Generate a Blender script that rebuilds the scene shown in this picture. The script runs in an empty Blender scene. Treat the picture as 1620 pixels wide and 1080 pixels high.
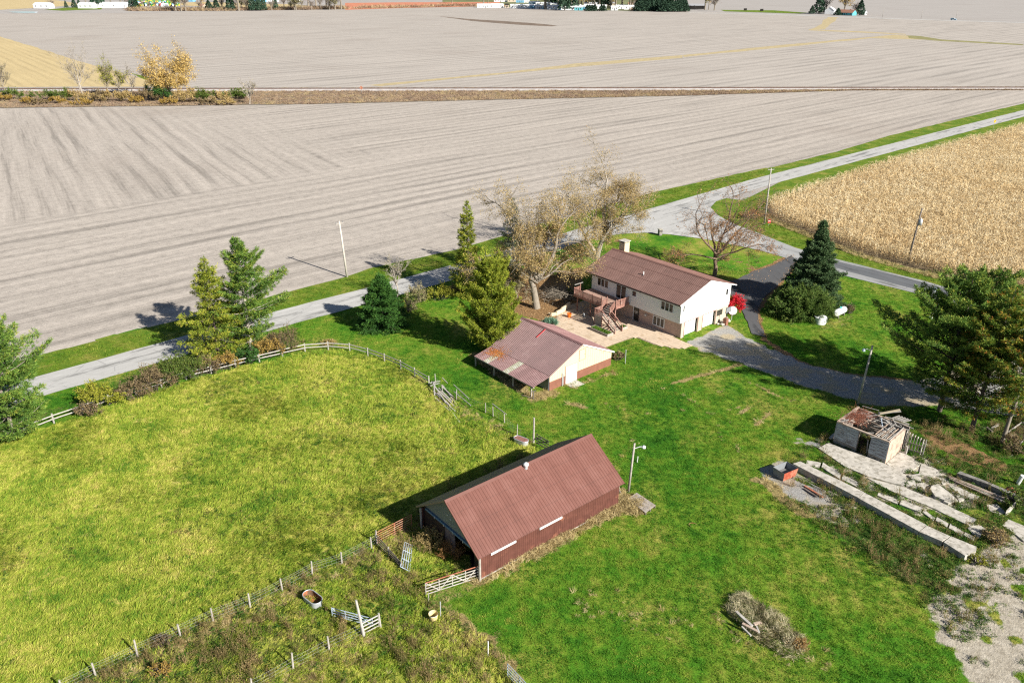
import bpy, math, random
import numpy as np
from mathutils import Vector, Matrix

R = math.radians
random.seed(7)
sc = bpy.context.scene
COL = sc.collection

# ------------------------------------------------------------------ camera, sky, sun, exposure
CAM_H, CAM_F, CAM_T = 45.0, 1260.0, R(24.5)
cam = bpy.data.cameras.new('camera')
cam.sensor_width = 36.0
cam.lens = 28.0
cam.clip_start = 0.5
cam.clip_end = 20000.0
cam_o = bpy.data.objects.new('camera', cam)
cam_o.location = (0, 0, CAM_H)
cam_o.rotation_euler = (R(90 - 24.5), 0, 0)
COL.objects.link(cam_o)
sc.camera = cam_o

SUN_EL, SUN_DIR = R(31.0), R(-41.0)          # the sun stands to the lower right; shadows fall to the upper left
w = bpy.data.worlds.new('World')
sc.world = w
w.use_nodes = True
wt = w.node_tree
for n in list(wt.nodes):
    wt.nodes.remove(n)
sky = wt.nodes.new('ShaderNodeTexSky')
sky.sky_type = 'NISHITA'
sky.sun_disc = False
sky.sun_elevation = SUN_EL
sky.sun_rotation = R(90) - SUN_DIR
sky.air_density = 0.75
sky.dust_density = 0.4
bg = wt.nodes.new('ShaderNodeBackground')
bg.inputs['Strength'].default_value = 0.05
out = wt.nodes.new('ShaderNodeOutputWorld')
wt.links.new(sky.outputs[0], bg.inputs[0])
wt.links.new(bg.outputs[0], out.inputs[0])

sun = bpy.data.lights.new('sun', 'SUN')
sun.energy = 5.0
sun.angle = R(0.5)
sun.color = (1.0, 0.955, 0.88)
sun_o = bpy.data.objects.new('sun', sun)
sd = Vector((math.cos(SUN_EL) * math.cos(SUN_DIR), math.cos(SUN_EL) * math.sin(SUN_DIR), math.sin(SUN_EL)))
sun_o.rotation_euler = sd.to_track_quat('Z', 'Y').to_euler()
sun_o.location = sd * 200
COL.objects.link(sun_o)

sc.view_settings.view_transform = 'Standard'
sc.view_settings.look = 'None'
sc.view_settings.exposure = 0.93
sc.view_settings.gamma = 1.0
sc.view_settings.use_curve_mapping = False
try:
    sc.cycles.max_bounces = 5
    sc.cycles.volume_bounces = 0
    sc.cycles.volume_step_rate = 5.0
    sc.cycles.diffuse_bounces = 2
    sc.cycles.glossy_bounces = 2
    sc.cycles.transmission_bounces = 4
    sc.cycles.transparent_max_bounces = 4
    sc.cycles.use_denoising = False
    sc.cycles.filter_width = 1.25
    sc.cycles.sample_clamp_indirect = 4.0
except Exception:
    pass

# ------------------------------------------------------------------ surveying: a sight line through the photograph meets the ground
_c, _s = math.cos(CAM_T), math.sin(CAM_T)


def at(px, py, z=0.0):
    u, v = (px - 810) / CAM_F, (540 - py) / CAM_F
    t = (z - CAM_H) / (-_s + v * _c)
    return (u * t, (_c + v * _s) * t)


def P3(px, py, z=0.0):
    x, y = at(px, py, z)
    return Vector((x, y, z))


def zz(ox, oy, k, pts, z=0.0):
    """points read off an enlargement of the photograph"""
    return [at(ox + x / k, oy + y / k, z) for x, y in pts]


# ------------------------------------------------------------------ noise and masks in numpy
def vn(x, y, scale, seed=0):
    x = np.asarray(x, float) / scale + seed * 17.31
    y = np.asarray(y, float) / scale - seed * 9.77
    xi, yi = np.floor(x).astype(np.int64), np.floor(y).astype(np.int64)
    xf, yf = x - xi, y - yi
    xf = xf * xf * (3 - 2 * xf)
    yf = yf * yf * (3 - 2 * yf)

    def h(a, b):
        n = (a * 374761393 + b * 668265263 + seed * 974711) & 0x7fffffff
        n = ((n ^ (n >> 13)) * 1274126177) & 0x7fffffff
        return ((n ^ (n >> 16)) & 0xffff) / 65535.0
    return (h(xi, yi) * (1 - xf) + h(xi + 1, yi) * xf) * (1 - yf) + (h(xi, yi + 1) * (1 - xf) + h(xi + 1, yi + 1) * xf) * yf


def fbm(x, y, scale, seed=0, o=3):
    s = 0
    a = 0.5
    for k in range(o):
        s = s + a * vn(x, y, scale / (2 ** k), seed + k)
        a *= 0.5
    return s / (1 - 0.5 ** o)


def sdist(poly, X, Y):
    """signed distance to a polygon, positive inside"""
    X = np.asarray(X, float)
    Y = np.asarray(Y, float)
    P = np.array([p[:2] for p in poly], float)
    best = np.full(X.shape, 1e9)
    ins = np.zeros(X.shape, bool)
    n = len(P)
    for i in range(n):
        ax, ay = P[i]
        bx, by = P[(i + 1) % n]
        dx, dy = bx - ax, by - ay
        t = np.clip(((X - ax) * dx + (Y - ay) * dy) / (dx * dx + dy * dy + 1e-12), 0, 1)
        d = (X - ax - t * dx) ** 2 + (Y - ay - t * dy) ** 2
        best = np.minimum(best, d)
        if ay != by:
            c = ((ay > Y) != (by > Y)) & (X < (bx - ax) * (Y - ay) / (by - ay) + ax)
            ins ^= c
    d = np.sqrt(best)
    return np.where(ins, d, -d)


def ldist(line, X, Y):
    best = np.full(np.shape(X), 1e9)
    for (ax, ay), (bx, by) in zip([p[:2] for p in line[:-1]], [p[:2] for p in line[1:]]):
        dx, dy = bx - ax, by - ay
        t = np.clip(((X - ax) * dx + (Y - ay) * dy) / (dx * dx + dy * dy + 1e-12), 0, 1)
        best = np.minimum(best, (X - ax - t * dx) ** 2 + (Y - ay - t * dy) ** 2)
    return np.sqrt(best)


def sstep(a, b, x):
    t = np.clip((x - a) / (b - a), 0, 1)
    return t * t * (3 - 2 * t)


# ------------------------------------------------------------------ node helper
class NT:
    def __init__(self, name, rough=0.85, spec=0.2):
        m = bpy.data.materials.new(name)
        m.use_nodes = True
        self.m = m
        self.t = m.node_tree
        self.b = self.t.nodes['Principled BSDF']
        self.b.inputs['Roughness'].default_value = rough
        self.b.inputs['Specular IOR Level'].default_value = spec
        self.out = self.t.nodes['Material Output']

    def n(self, typ, ins=None, **kw):
        nd = self.t.nodes.new(typ)
        for k, v in kw.items():
            setattr(nd, k, v)
        for k, v in (ins or {}).items():
            self.put(nd.inputs[k], v)
        return nd

    def put(self, sock, v):
        if isinstance(v, bpy.types.NodeSocket):
            self.t.links.new(v, sock)
        elif isinstance(v, (tuple, list)) and len(v) == 3 and sock.type == 'RGBA':
            sock.default_value = (*v, 1)
        else:
            sock.default_value = v

    def pos(self):
        if not hasattr(self, '_p'):
            self._p = self.n('ShaderNodeNewGeometry').outputs['Position']
        return self._p

    def obj(self):
        return self.n('ShaderNodeTexCoord').outputs['Object']

    def map(self, vec, rot=(0, 0, 0), scale=(1, 1, 1), loc=(0, 0, 0)):
        return self.n('ShaderNodeMapping', {'Vector': vec, 'Rotation': rot, 'Scale': scale, 'Location': loc}).outputs[0]

    def noise(self, scale, detail=3, vec=None, dist=0.0, rough=0.55):
        return self.n('ShaderNodeTexNoise', {'Vector': vec if vec is not None else self.pos(), 'Scale': scale, 'Detail': detail, 'Roughness': rough, 'Distortion': dist}).outputs['Fac']

    def wave(self, scale, vec, dist=0.0, dscale=1.0, detail=2, prof='SIN'):
        return self.n('ShaderNodeTexWave', {'Vector': vec, 'Scale': scale, 'Distortion': dist, 'Detail': detail, 'Detail Scale': dscale}, wave_profile=prof).outputs['Fac']

    def ramp(self, fac, stops, interp='LINEAR'):
        nd = self.n('ShaderNodeValToRGB', {'Fac': fac})
        cr = nd.color_ramp
        cr.interpolation = interp
        while len(cr.elements) < len(stops):
            cr.elements.new(0.5)
        for e, (p, c) in zip(cr.elements, stops):
            e.position = p
            e.color = (*c, 1) if isinstance(c, (tuple, list)) else (c, c, c, 1)
        return nd.outputs['Color']

    def mix(self, fac, a, b, blend='MIX'):
        nd = self.n('ShaderNodeMix', data_type='RGBA', blend_type=blend)
        self.put(nd.inputs[0], fac)
        self.put(nd.inputs[6], a)
        self.put(nd.inputs[7], b)
        return nd.outputs[2]

    def mth(self, op, a, b=0.0, clamp=False):
        nd = self.n('ShaderNodeMath', operation=op, use_clamp=clamp)
        self.put(nd.inputs[0], a)
        self.put(nd.inputs[1], b)
        return nd.outputs[0]

    def step(self, v, a, b):
        nd = self.n('ShaderNodeMapRange', {'Value': v, 'From Min': a, 'From Max': b}, interpolation_type='SMOOTHSTEP')
        return nd.outputs[0]

    def attr(self, name, out='Color'):
        return self.n('ShaderNodeAttribute', attribute_name=name).outputs[out]

    def sep(self, v):
        return self.n('ShaderNodeSeparateXYZ', {0: v}).outputs

    def color(self, c):
        self.put(self.b.inputs['Base Color'], c)
        return self

    def bump(self, h, strength=0.5, dist=0.05):
        nd = self.n('ShaderNodeBump', {'Height': h, 'Strength': strength, 'Distance': dist})
        self.t.links.new(nd.outputs[0], self.b.inputs['Normal'])
        return self


def simple(name, c, rough=0.7, var=0.25, scale=3.0, spec=0.3, metal=0.0, stain=None, stain_amt=0.5, stain_scale=1.5, bump=0.0):
    """one procedural paint: noise-mottled colour, optional stains of another colour"""
    k = NT(name, rough, spec)
    f = k.noise(scale, 4)
    a = tuple(x * (1 - var) for x in c)
    b = tuple(min(1, x * (1 + var)) for x in c)
    col = k.ramp(f, [(0.3, a), (0.7, b)])
    if stain:
        g = k.noise(stain_scale, 6, rough=0.7)
        lo = 0.68 - 0.3 * stain_amt
        col = k.mix(k.step(g, lo, lo + 0.1), col, stain)
    k.color(col)
    k.b.inputs['Metallic'].default_value = metal
    if bump:
        k.bump(k.noise(scale * 6, 3), bump, 0.02)
    return k.m


# ------------------------------------------------------------------ mesh helpers
def link(name, me, parent=None):
    o = bpy.data.objects.new(name, me)
    COL.objects.link(o)
    if parent is not None:
        o.parent = parent
    return o


def tag(o, label=None, cat=None, group=None, kind=None):
    if label:
        o['label'] = label
    if cat:
        o['category'] = cat
    if group:
        o['group'] = group
    if kind:
        o['kind'] = kind
    return o


def thing(name, label, cat, loc=(0, 0, 0), rz=0.0, group=None):
    o = bpy.data.objects.new(name, None)
    o.empty_display_size = 0.2
    COL.objects.link(o)
    o.location = (loc[0], loc[1], loc[2] if len(loc) > 2 else 0.0)
    o.rotation_euler = (0, 0, rz)
    return tag(o, label, cat, group)


def copy_tree(o, parent=None, label=None, loc=None, rz=None, scale=None):
    c = o.copy()
    COL.objects.link(c)
    if parent is not None:
        c.parent = parent
    for ch in list(o.children):
        copy_tree(ch, c)
    if label:
        c['label'] = label
    if loc is not None:
        c.location = (loc[0], loc[1], loc[2] if len(loc) > 2 else 0.0)
    if rz is not None:
        c.rotation_euler = (0, 0, rz)
    if scale is not None:
        c.scale = scale if isinstance(scale, tuple) else (scale,) * 3
    return c


class MB:
    """collects boxes, bars, tubes and polygons; build() links ONE mesh object"""

    def __init__(self):
        self.v, self.f, self.m = [], [], []

    def add(self, vs, fs, mi=0):
        o = len(self.v)
        self.v += [tuple(p) for p in vs]
        self.f += [tuple(i + o for i in f) for f in fs]
        self.m += [mi] * len(fs)
        return self

    def box(self, x0, x1, y0, y1, z0, z1, mi=0):
        vs = [(x0, y0, z0), (x1, y0, z0), (x1, y1, z0), (x0, y1, z0), (x0, y0, z1), (x1, y0, z1), (x1, y1, z1), (x0, y1, z1)]
        return self.add(vs, [(0, 3, 2, 1), (4, 5, 6, 7), (0, 1, 5, 4), (1, 2, 6, 5), (2, 3, 7, 6), (3, 0, 4, 7)], mi)

    def bar(self, a, b, wd, ht=None, up=(0, 0, 1), mi=0):
        """rectangular bar from a to b"""
        a, b = Vector(a), Vector(b)
        ht = ht or wd
        d = (b - a).normalized()
        u = Vector(up)
        if abs(d.dot(u)) > 0.97:
            u = Vector((1, 0, 0))
        sx = d.cross(u).normalized() * wd / 2
        sy = sx.cross(d).normalized() * ht / 2
        vs = [a - sx - sy, a + sx - sy, a + sx + sy, a - sx + sy, b - sx - sy, b + sx - sy, b + sx + sy, b - sx + sy]
        return self.add(vs, [(0, 3, 2, 1), (4, 5, 6, 7), (0, 1, 5, 4), (1, 2, 6, 5), (2, 3, 7, 6), (3, 0, 4, 7)], mi)

    def tube(self, pts, r, n=8, cap=True, mi=0):
        """round tube through points, r one number or one per point"""
        pts = [Vector(p) for p in pts]
        rs = r if isinstance(r, (list, tuple)) else [r] * len(pts)
        vs, fs = [], []
        pu = None
        for i, p in enumerate(pts):
            d = (pts[min(i + 1, len(pts) - 1)] - pts[max(i - 1, 0)]).normalized()
            u = pu if pu is not None else (Vector((0, 0, 1)) if abs(d.z) < 0.9 else Vector((1, 0, 0)))
            s = d.cross(u).normalized()
            u = s.cross(d).normalized()
            pu = u
            for k in range(n):
                a = 2 * math.pi * k / n
                vs.append(p + (s * math.cos(a) + u * math.sin(a)) * rs[i])
        for i in range(len(pts) - 1):
            for k in range(n):
                k2 = (k + 1) % n
                fs.append((i * n + k, i * n + k2, (i + 1) * n + k2, (i + 1) * n + k))
        if cap:
            fs.append(tuple(range(n - 1, -1, -1)))
            fs.append(tuple(range((len(pts) - 1) * n, len(pts) * n)))
        return self.add(vs, fs, mi)

    def prism(self, poly, z0, z1, mi=0):
        """polygon (xy) extruded z0..z1"""
        n = len(poly)
        a = sum(poly[i][0] * poly[(i + 1) % n][1] - poly[(i + 1) % n][0] * poly[i][1] for i in range(n))
        if a < 0:
            poly = poly[::-1]
        vs = [(p[0], p[1], z0) for p in poly] + [(p[0], p[1], z1) for p in poly]
        fs = [tuple(range(n - 1, -1, -1)), tuple(range(n, 2 * n))]
        fs += [(i, (i + 1) % n, (i + 1) % n + n, i + n) for i in range(n)]
        return self.add(vs, fs, mi)

    def ext(self, prof, axis, a, b, mi=0):
        """profile polygon in the plane across axis ('x' -> (y,z), 'y' -> (x,z)) extruded a..b"""
        n = len(prof)
        if axis == 'x':
            vs = [(a, p[0], p[1]) for p in prof] + [(b, p[0], p[1]) for p in prof]
        else:
            vs = [(p[0], a, p[1]) for p in prof] + [(p[0], b, p[1]) for p in prof]
        fs = [tuple(range(n - 1, -1, -1)), tuple(range(n, 2 * n))]
        fs += [(i, (i + 1) % n, (i + 1) % n + n, i + n) for i in range(n)]
        return self.add(vs, fs, mi)

    def mesh(self, name, mats):
        me = bpy.data.meshes.new(name)
        me.from_pydata(self.v, [], self.f)
        for m in (mats if isinstance(mats, (list, tuple)) else [mats]):
            me.materials.append(m)
        if any(self.m):
            me.polygons.foreach_set('material_index', self.m)
        me.update()
        return me

    def build(self, name, mats, parent=None, smooth=False):
        me = self.mesh(name, mats)
        if smooth:
            me.polygons.foreach_set('use_smooth', [True] * len(me.polygons))
        return link(name, me, parent)


class Big:
    """large vectorised meshes: triangles and quads with a tint per vertex and a material per face"""

    def __init__(self):
        self.V, self.T, self.F, self.n = [], [], [], 0

    def add(self, V, F, tint=0.5, mi=0):
        V = np.asarray(V, np.float32).reshape(-1, 3)
        F = np.asarray(F, np.int64)
        self.V.append(V)
        self.T.append(np.broadcast_to(np.asarray(tint, np.float32), (len(V),)))
        self.F.append((F + self.n, mi))
        self.n += len(V)

    def mesh(self, name, mats, smooth=False):
        V = np.concatenate(self.V)
        T = np.concatenate(self.T)
        me = bpy.data.meshes.new(name)
        me.vertices.add(len(V))
        me.vertices.foreach_set('co', V.ravel())
        li = np.concatenate([F.ravel() for F, _ in self.F])
        cnt = np.concatenate([np.full(len(F), F.shape[1]) for F, _ in self.F])
        mi = np.concatenate([np.full(len(F), m) for F, m in self.F])
        me.loops.add(len(li))
        me.loops.foreach_set('vertex_index', li)
        me.polygons.add(len(cnt))
        me.polygons.foreach_set('loop_start', np.concatenate([[0], np.cumsum(cnt)[:-1]]))
        me.polygons.foreach_set('loop_total', cnt)
        me.polygons.foreach_set('material_index', mi)
        if smooth:
            me.polygons.foreach_set('use_smooth', np.ones(len(cnt), bool))
        for m in mats:
            me.materials.append(m)
        a = me.attributes.new('tint', 'FLOAT', 'POINT')
        a.data.foreach_set('value', T)
        me.update()
        me.validate()
        return me

    def build(self, name, mats, parent=None, smooth=False):
        return link(name, self.mesh(name, mats if isinstance(mats, (list, tuple)) else [mats], smooth), parent)


def tubes(big, P0, P1, R0, R1, n=4, tint=0.5, mi=0):
    """many straight tapered limbs at once"""
    P0, P1 = np.asarray(P0, float), np.asarray(P1, float)
    R0, R1 = np.asarray(R0, float), np.asarray(R1, float)
    N = len(P0)
    if N == 0:
        return
    D = P1 - P0
    D /= np.linalg.norm(D, axis=1, keepdims=True) + 1e-9
    U = np.where(np.abs(D[:, 2:3]) < 0.9, np.array([[0, 0, 1.0]]), np.array([[1.0, 0, 0]]))
    S = np.cross(D, U)
    S /= np.linalg.norm(S, axis=1, keepdims=True)
    U = np.cross(S, D)
    V = np.zeros((N, 2 * n, 3))
    for k in range(n):
        a = 2 * math.pi * k / n
        o = S * math.cos(a) + U * math.sin(a)
        V[:, k] = P0 + o * R0[:, None]
        V[:, n + k] = P1 + o * R1[:, None]
    base = np.arange(N)[:, None] * 2 * n
    F = np.stack([np.stack([base[:, 0] + k, base[:, 0] + (k + 1) % n, base[:, 0] + n + (k + 1) % n, base[:, 0] + n + k], 1) for k in range(n)], 1).reshape(-1, 4)
    t = np.repeat(np.broadcast_to(tint, (N,)), 2 * n)
    big.add(V.reshape(-1, 3), F, t, mi)


def blades(big, P, D, L, Wd, tint, rng, mi=0):
    """one thin triangle per point, base at P, reaching L along D, with a random roll"""
    N = len(P)
    D = D / (np.linalg.norm(D, axis=1, keepdims=True) + 1e-9)
    Q = rng.normal(size=(N, 3))
    S = np.cross(D, Q)
    S /= np.linalg.norm(S, axis=1, keepdims=True) + 1e-9
    L = np.broadcast_to(L, (N,))[:, None]
    Wd = np.broadcast_to(Wd, (N,))[:, None]
    V = np.stack([P - S * Wd * 0.5, P + S * Wd * 0.5, P + D * L], 1).reshape(-1, 3)
    F = np.arange(N * 3).reshape(-1, 3)
    big.add(V, F, np.repeat(np.broadcast_to(tint, (N,)), 3), mi)


def leaves(big, P, size, tint, rng, mi=0, flat=0.0, aspect=0.6):
    """one small leaf (a rhombus) per point, freely turned"""
    N = len(P)
    A = rng.normal(size=(N, 3))
    A /= np.linalg.norm(A, axis=1, keepdims=True)
    B = rng.normal(size=(N, 3))
    if flat:
        A[:, 2] *= (1 - flat)
        B[:, 2] *= (1 - flat)
    B -= A * np.sum(A * B, 1, keepdims=True)
    B /= np.linalg.norm(B, axis=1, keepdims=True)
    s = np.broadcast_to(size, (N,))[:, None]
    V = np.stack([P - A * s, P + B * s * aspect, P + A * s, P - B * s * aspect], 1).reshape(-1, 3)
    F = np.arange(N * 4).reshape(-1, 4)
    big.add(V, F, np.repeat(np.broadcast_to(tint, (N,)), 4), mi)


_src = {}


def scatter(name, pts, rot, scale, idx, sources, label=None):
    """a stand of countless small plants: points that carry real source meshes (geometry nodes)"""
    me = bpy.data.meshes.new(name)
    N = len(pts)
    me.vertices.add(N)
    me.vertices.foreach_set('co', np.asarray(pts, np.float32).ravel())
    a = me.attributes.new('rot', 'FLOAT_VECTOR', 'POINT')
    a.data.foreach_set('vector', np.asarray(rot, np.float32).ravel())
    a = me.attributes.new('scl', 'FLOAT', 'POINT')
    a.data.foreach_set('value', np.asarray(scale, np.float32))
    a = me.attributes.new('idx', 'INT', 'POINT')
    a.data.foreach_set('value', np.asarray(idx, np.int32))
    o = link(name, me)
    key = tuple(s.name for s in sources)
    if key not in _src:
        c = bpy.data.collections.new('source_' + name)
        for k, s in enumerate(sources):
            so = bpy.data.objects.new('%s_source_%02d' % (name, k), s)
            c.objects.link(so)
        _src[key] = c
    g = bpy.data.node_groups.new('scatter_' + name, 'GeometryNodeTree')
    g.interface.new_socket('Geometry', in_out='INPUT', socket_type='NodeSocketGeometry')
    g.interface.new_socket('Geometry', in_out='OUTPUT', socket_type='NodeSocketGeometry')
    gi, go = g.nodes.new('NodeGroupInput'), g.nodes.new('NodeGroupOutput')
    ci = g.nodes.new('GeometryNodeCollectionInfo')
    ci.inputs['Collection'].default_value = _src[key]
    ci.inputs['Separate Children'].default_value = True
    ci.inputs['Reset Children'].default_value = True
    ip = g.nodes.new('GeometryNodeInstanceOnPoints')
    ip.inputs['Pick Instance'].default_value = True

    def na(nm, ty):
        n_ = g.nodes.new('GeometryNodeInputNamedAttribute')
        n_.data_type = ty
        n_.inputs['Name'].default_value = nm
        return n_.outputs['Attribute']
    g.links.new(gi.outputs[0], ip.inputs['Points'])
    g.links.new(ci.outputs[0], ip.inputs['Instance'])
    g.links.new(na('idx', 'INT'), ip.inputs['Instance Index'])
    e2r = g.nodes.new('FunctionNodeEulerToRotation')
    g.links.new(na('rot', 'FLOAT_VECTOR'), e2r.inputs[0])
    g.links.new(e2r.outputs[0], ip.inputs['Rotation'])
    g.links.new(na('scl', 'FLOAT'), ip.inputs['Scale'])
    g.links.new(ip.outputs[0], go.inputs[0])
    md = o.modifiers.new('scatter', 'NODES')
    md.node_group = g
    tag(o, label, None, None, 'stuff')
    return o


def jag(poly, step=1.0, amp=0.25, seed=1, scale=2.0):
    """a polygon whose edge wanders like real ground cover"""
    outp = []
    n = len(poly)
    for i in range(n):
        a = np.array(poly[i][:2])
        b = np.array(poly[(i + 1) % n][:2])
        L = np.linalg.norm(b - a)
        k = max(1, int(L / step))
        nrm = np.array([-(b - a)[1], (b - a)[0]]) / (L + 1e-9)
        for j in range(k):
            p = a + (b - a) * j / k
            d = (fbm([p[0]], [p[1]], scale, seed, 3)[0] - 0.5) * 2 * amp
            outp.append(tuple(p + nrm * d))
    return outp


def sheet(name, poly, z, m, kind='structure', label=None, step=None, amp=0.25, seed=1, scale=2.0):
    if step:
        poly = jag(poly, step, amp, seed, scale)
    a = sum(poly[i][0] * poly[(i + 1) % len(poly)][1] - poly[(i + 1) % len(poly)][0] * poly[i][1] for i in range(len(poly)))
    if a < 0:
        poly = poly[::-1]
    me = bpy.data.meshes.new(name)
    me.from_pydata([(p[0], p[1], z) for p in poly], [], [tuple(range(len(poly)))])
    me.materials.append(m)
    o = link(name, me)
    return tag(o, label, None, None, kind)
# ------------------------------------------------------------------ outlines of the ground cover, surveyed
def px(pts, z=0.0):
    return [at(x, y, z) for x, y in pts]


G1 = (math.cos(R(42.0)), math.sin(R(42.0)))       # along the main road
G2 = (-G1[1], G1[0])


def off(p, along, across):
    return (p[0] + G1[0] * along + G2[0] * across, p[1] + G1[1] * along + G2[1] * across)


road_far = px([(85, 588), (437, 492), (570, 458), (720, 418), (1200, 281), (1620, 174)])
road_far = [off(road_far[0], -70, -0.6)] + road_far + [off(road_far[-1], 420, -14)]
road_near = [off(p, 0, -6.1) for p in road_far]
MAIN_ROAD = road_far + road_near[::-1]
JUNCTION = px([(880, 398), (905, 387), (917, 383), (947, 375), (983, 370), (1020, 368), (1060, 371), (1120, 379), (1202, 396), (1208, 372), (1165, 356), (1136, 341), (1124, 328), (1140, 311), (1215, 292), (1150, 300), (1060, 325), (930, 362)])
SIDE_ROAD = px([(1118, 377), (1202, 396), (1250, 410), (1319, 432), (1445, 463), (1590, 506), (1720, 546), (1900, 600), (1900, 566), (1720, 517), (1620, 490), (1578, 478), (1460, 444), (1319, 409), (1258, 392), (1208, 372), (1165, 356)])
DRIVEWAY = px([(1252, 404), (1262, 414), (1248, 436), (1226, 455), (1208, 472), (1199, 490), (1201, 508), (1211, 533), (1190, 528), (1180, 505), (1168, 478), (1152, 462), (1150, 446), (1170, 440), (1190, 430), (1222, 420)])
PASTURE = px([(-160, 760), (0, 702), (90, 671), (190, 637), (290, 605), (380, 582), (480, 560), (530, 555), (580, 560), (625, 576), (665, 600), (690, 625), (760, 662), (820, 695), (850, 712), (700, 780), (655, 818), (590, 860), (480, 905), (390, 950), (330, 977), (210, 1037), (100, 1087), (-60, 1180)])
CORRAL = px([(850, 712), (700, 780), (655, 818), (590, 860), (480, 905), (390, 950), (330, 977), (210, 1037), (100, 1087), (-40, 1200), (830, 1200), (835, 1100), (800, 1050), (765, 1015), (730, 985), (695, 958), (672, 940), (762, 908), (800, 800)])
ROUGH2 = px([(150, 1200), (300, 1110), (470, 1052), (580, 1004), (690, 958), (765, 1015), (830, 1090), (830, 1200)])
GRAVEL = px([(1092, 541), (1150, 514), (1178, 533), (1215, 548), (1265, 572), (1330, 588), (1420, 600), (1480, 600), (1540, 560), (1588, 510), (1750, 556), (1750, 650), (1620, 655), (1560, 652), (1480, 640), (1400, 642), (1340, 628), (1240, 600), (1170, 572), (1110, 553)])
PATIO = px([(838, 520), (862, 520), (885, 497), (905, 480), (960, 470), (1076, 538), (1094, 547), (1075, 552), (1035, 545), (1005, 533), (985, 540), (960, 549), (930, 545), (880, 540)])
LITTER = px([(795, 425), (930, 425), (925, 470), (890, 497), (865, 515), (815, 490), (790, 470)])
SAND = px([(1470, 960), (1510, 915), (1545, 885), (1600, 850), (1700, 850), (1800, 1150), (1560, 1150), (1515, 1060), (1480, 1000)])
WEEDY = px([(1225, 765), (1262, 800), (1330, 845), (1400, 905), (1470, 960), (1520, 980), (1580, 930), (1700, 860), (1800, 850), (1800, 640), (1650, 660), (1560, 672), (1480, 655), (1450, 690), (1420, 640), (1395, 660), (1310, 690), (1285, 700), (1240, 735)])
SCRAP = px([(1200, 740), (1240, 725), (1262, 760), (1300, 775), (1320, 800), (1290, 802), (1240, 785), (1212, 765)])
CHIPS = px([(1455, 680), (1475, 676), (1530, 700), (1600, 735), (1590, 748), (1540, 735), (1490, 715), (1458, 695)])
CORN = px([(1210, 325), (1223, 347), (1276, 368), (1359, 400), (1451, 427), (1525, 443), (1614, 462), (1800, 512), (2100, 590), (2500, 560), (2500, 160), (1900, 130), (1620, 203), (1420, 255)])
HEDGE = px([(0, 690), (90, 655), (190, 620), (290, 590), (380, 570), (480, 545), (470, 520), (380, 540), (280, 570), (170, 605), (100, 640), (0, 665)])
FIELD_EDGE = px([(-200, 640), (72, 560), (239, 518), (428, 470), (553, 437), (584, 425), (718, 397), (880, 350), (1033, 305), (1213, 266), (1323, 240), (1413, 213), (1620, 164)])
FIELD_EDGE = FIELD_EDGE + [off(FIELD_EDGE[-1], 330, 0)]
FENCE_N = px([(-60, 722), (0, 703), (90, 668), (190, 634), (290, 602), (380, 580), (482, 556), (524, 553), (565, 557), (600, 569), (629, 580), (657, 596), (679, 609)])
FENCE_S = px([(640, 838), (541, 890), (494, 906), (447, 932), (396, 958), (337, 980), (286, 1006), (218, 1037), (152, 1066), (100, 1090)])
FENCE_T = px([(575, 1005), (521, 1027), (464, 1057), (400, 1092)])


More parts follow.
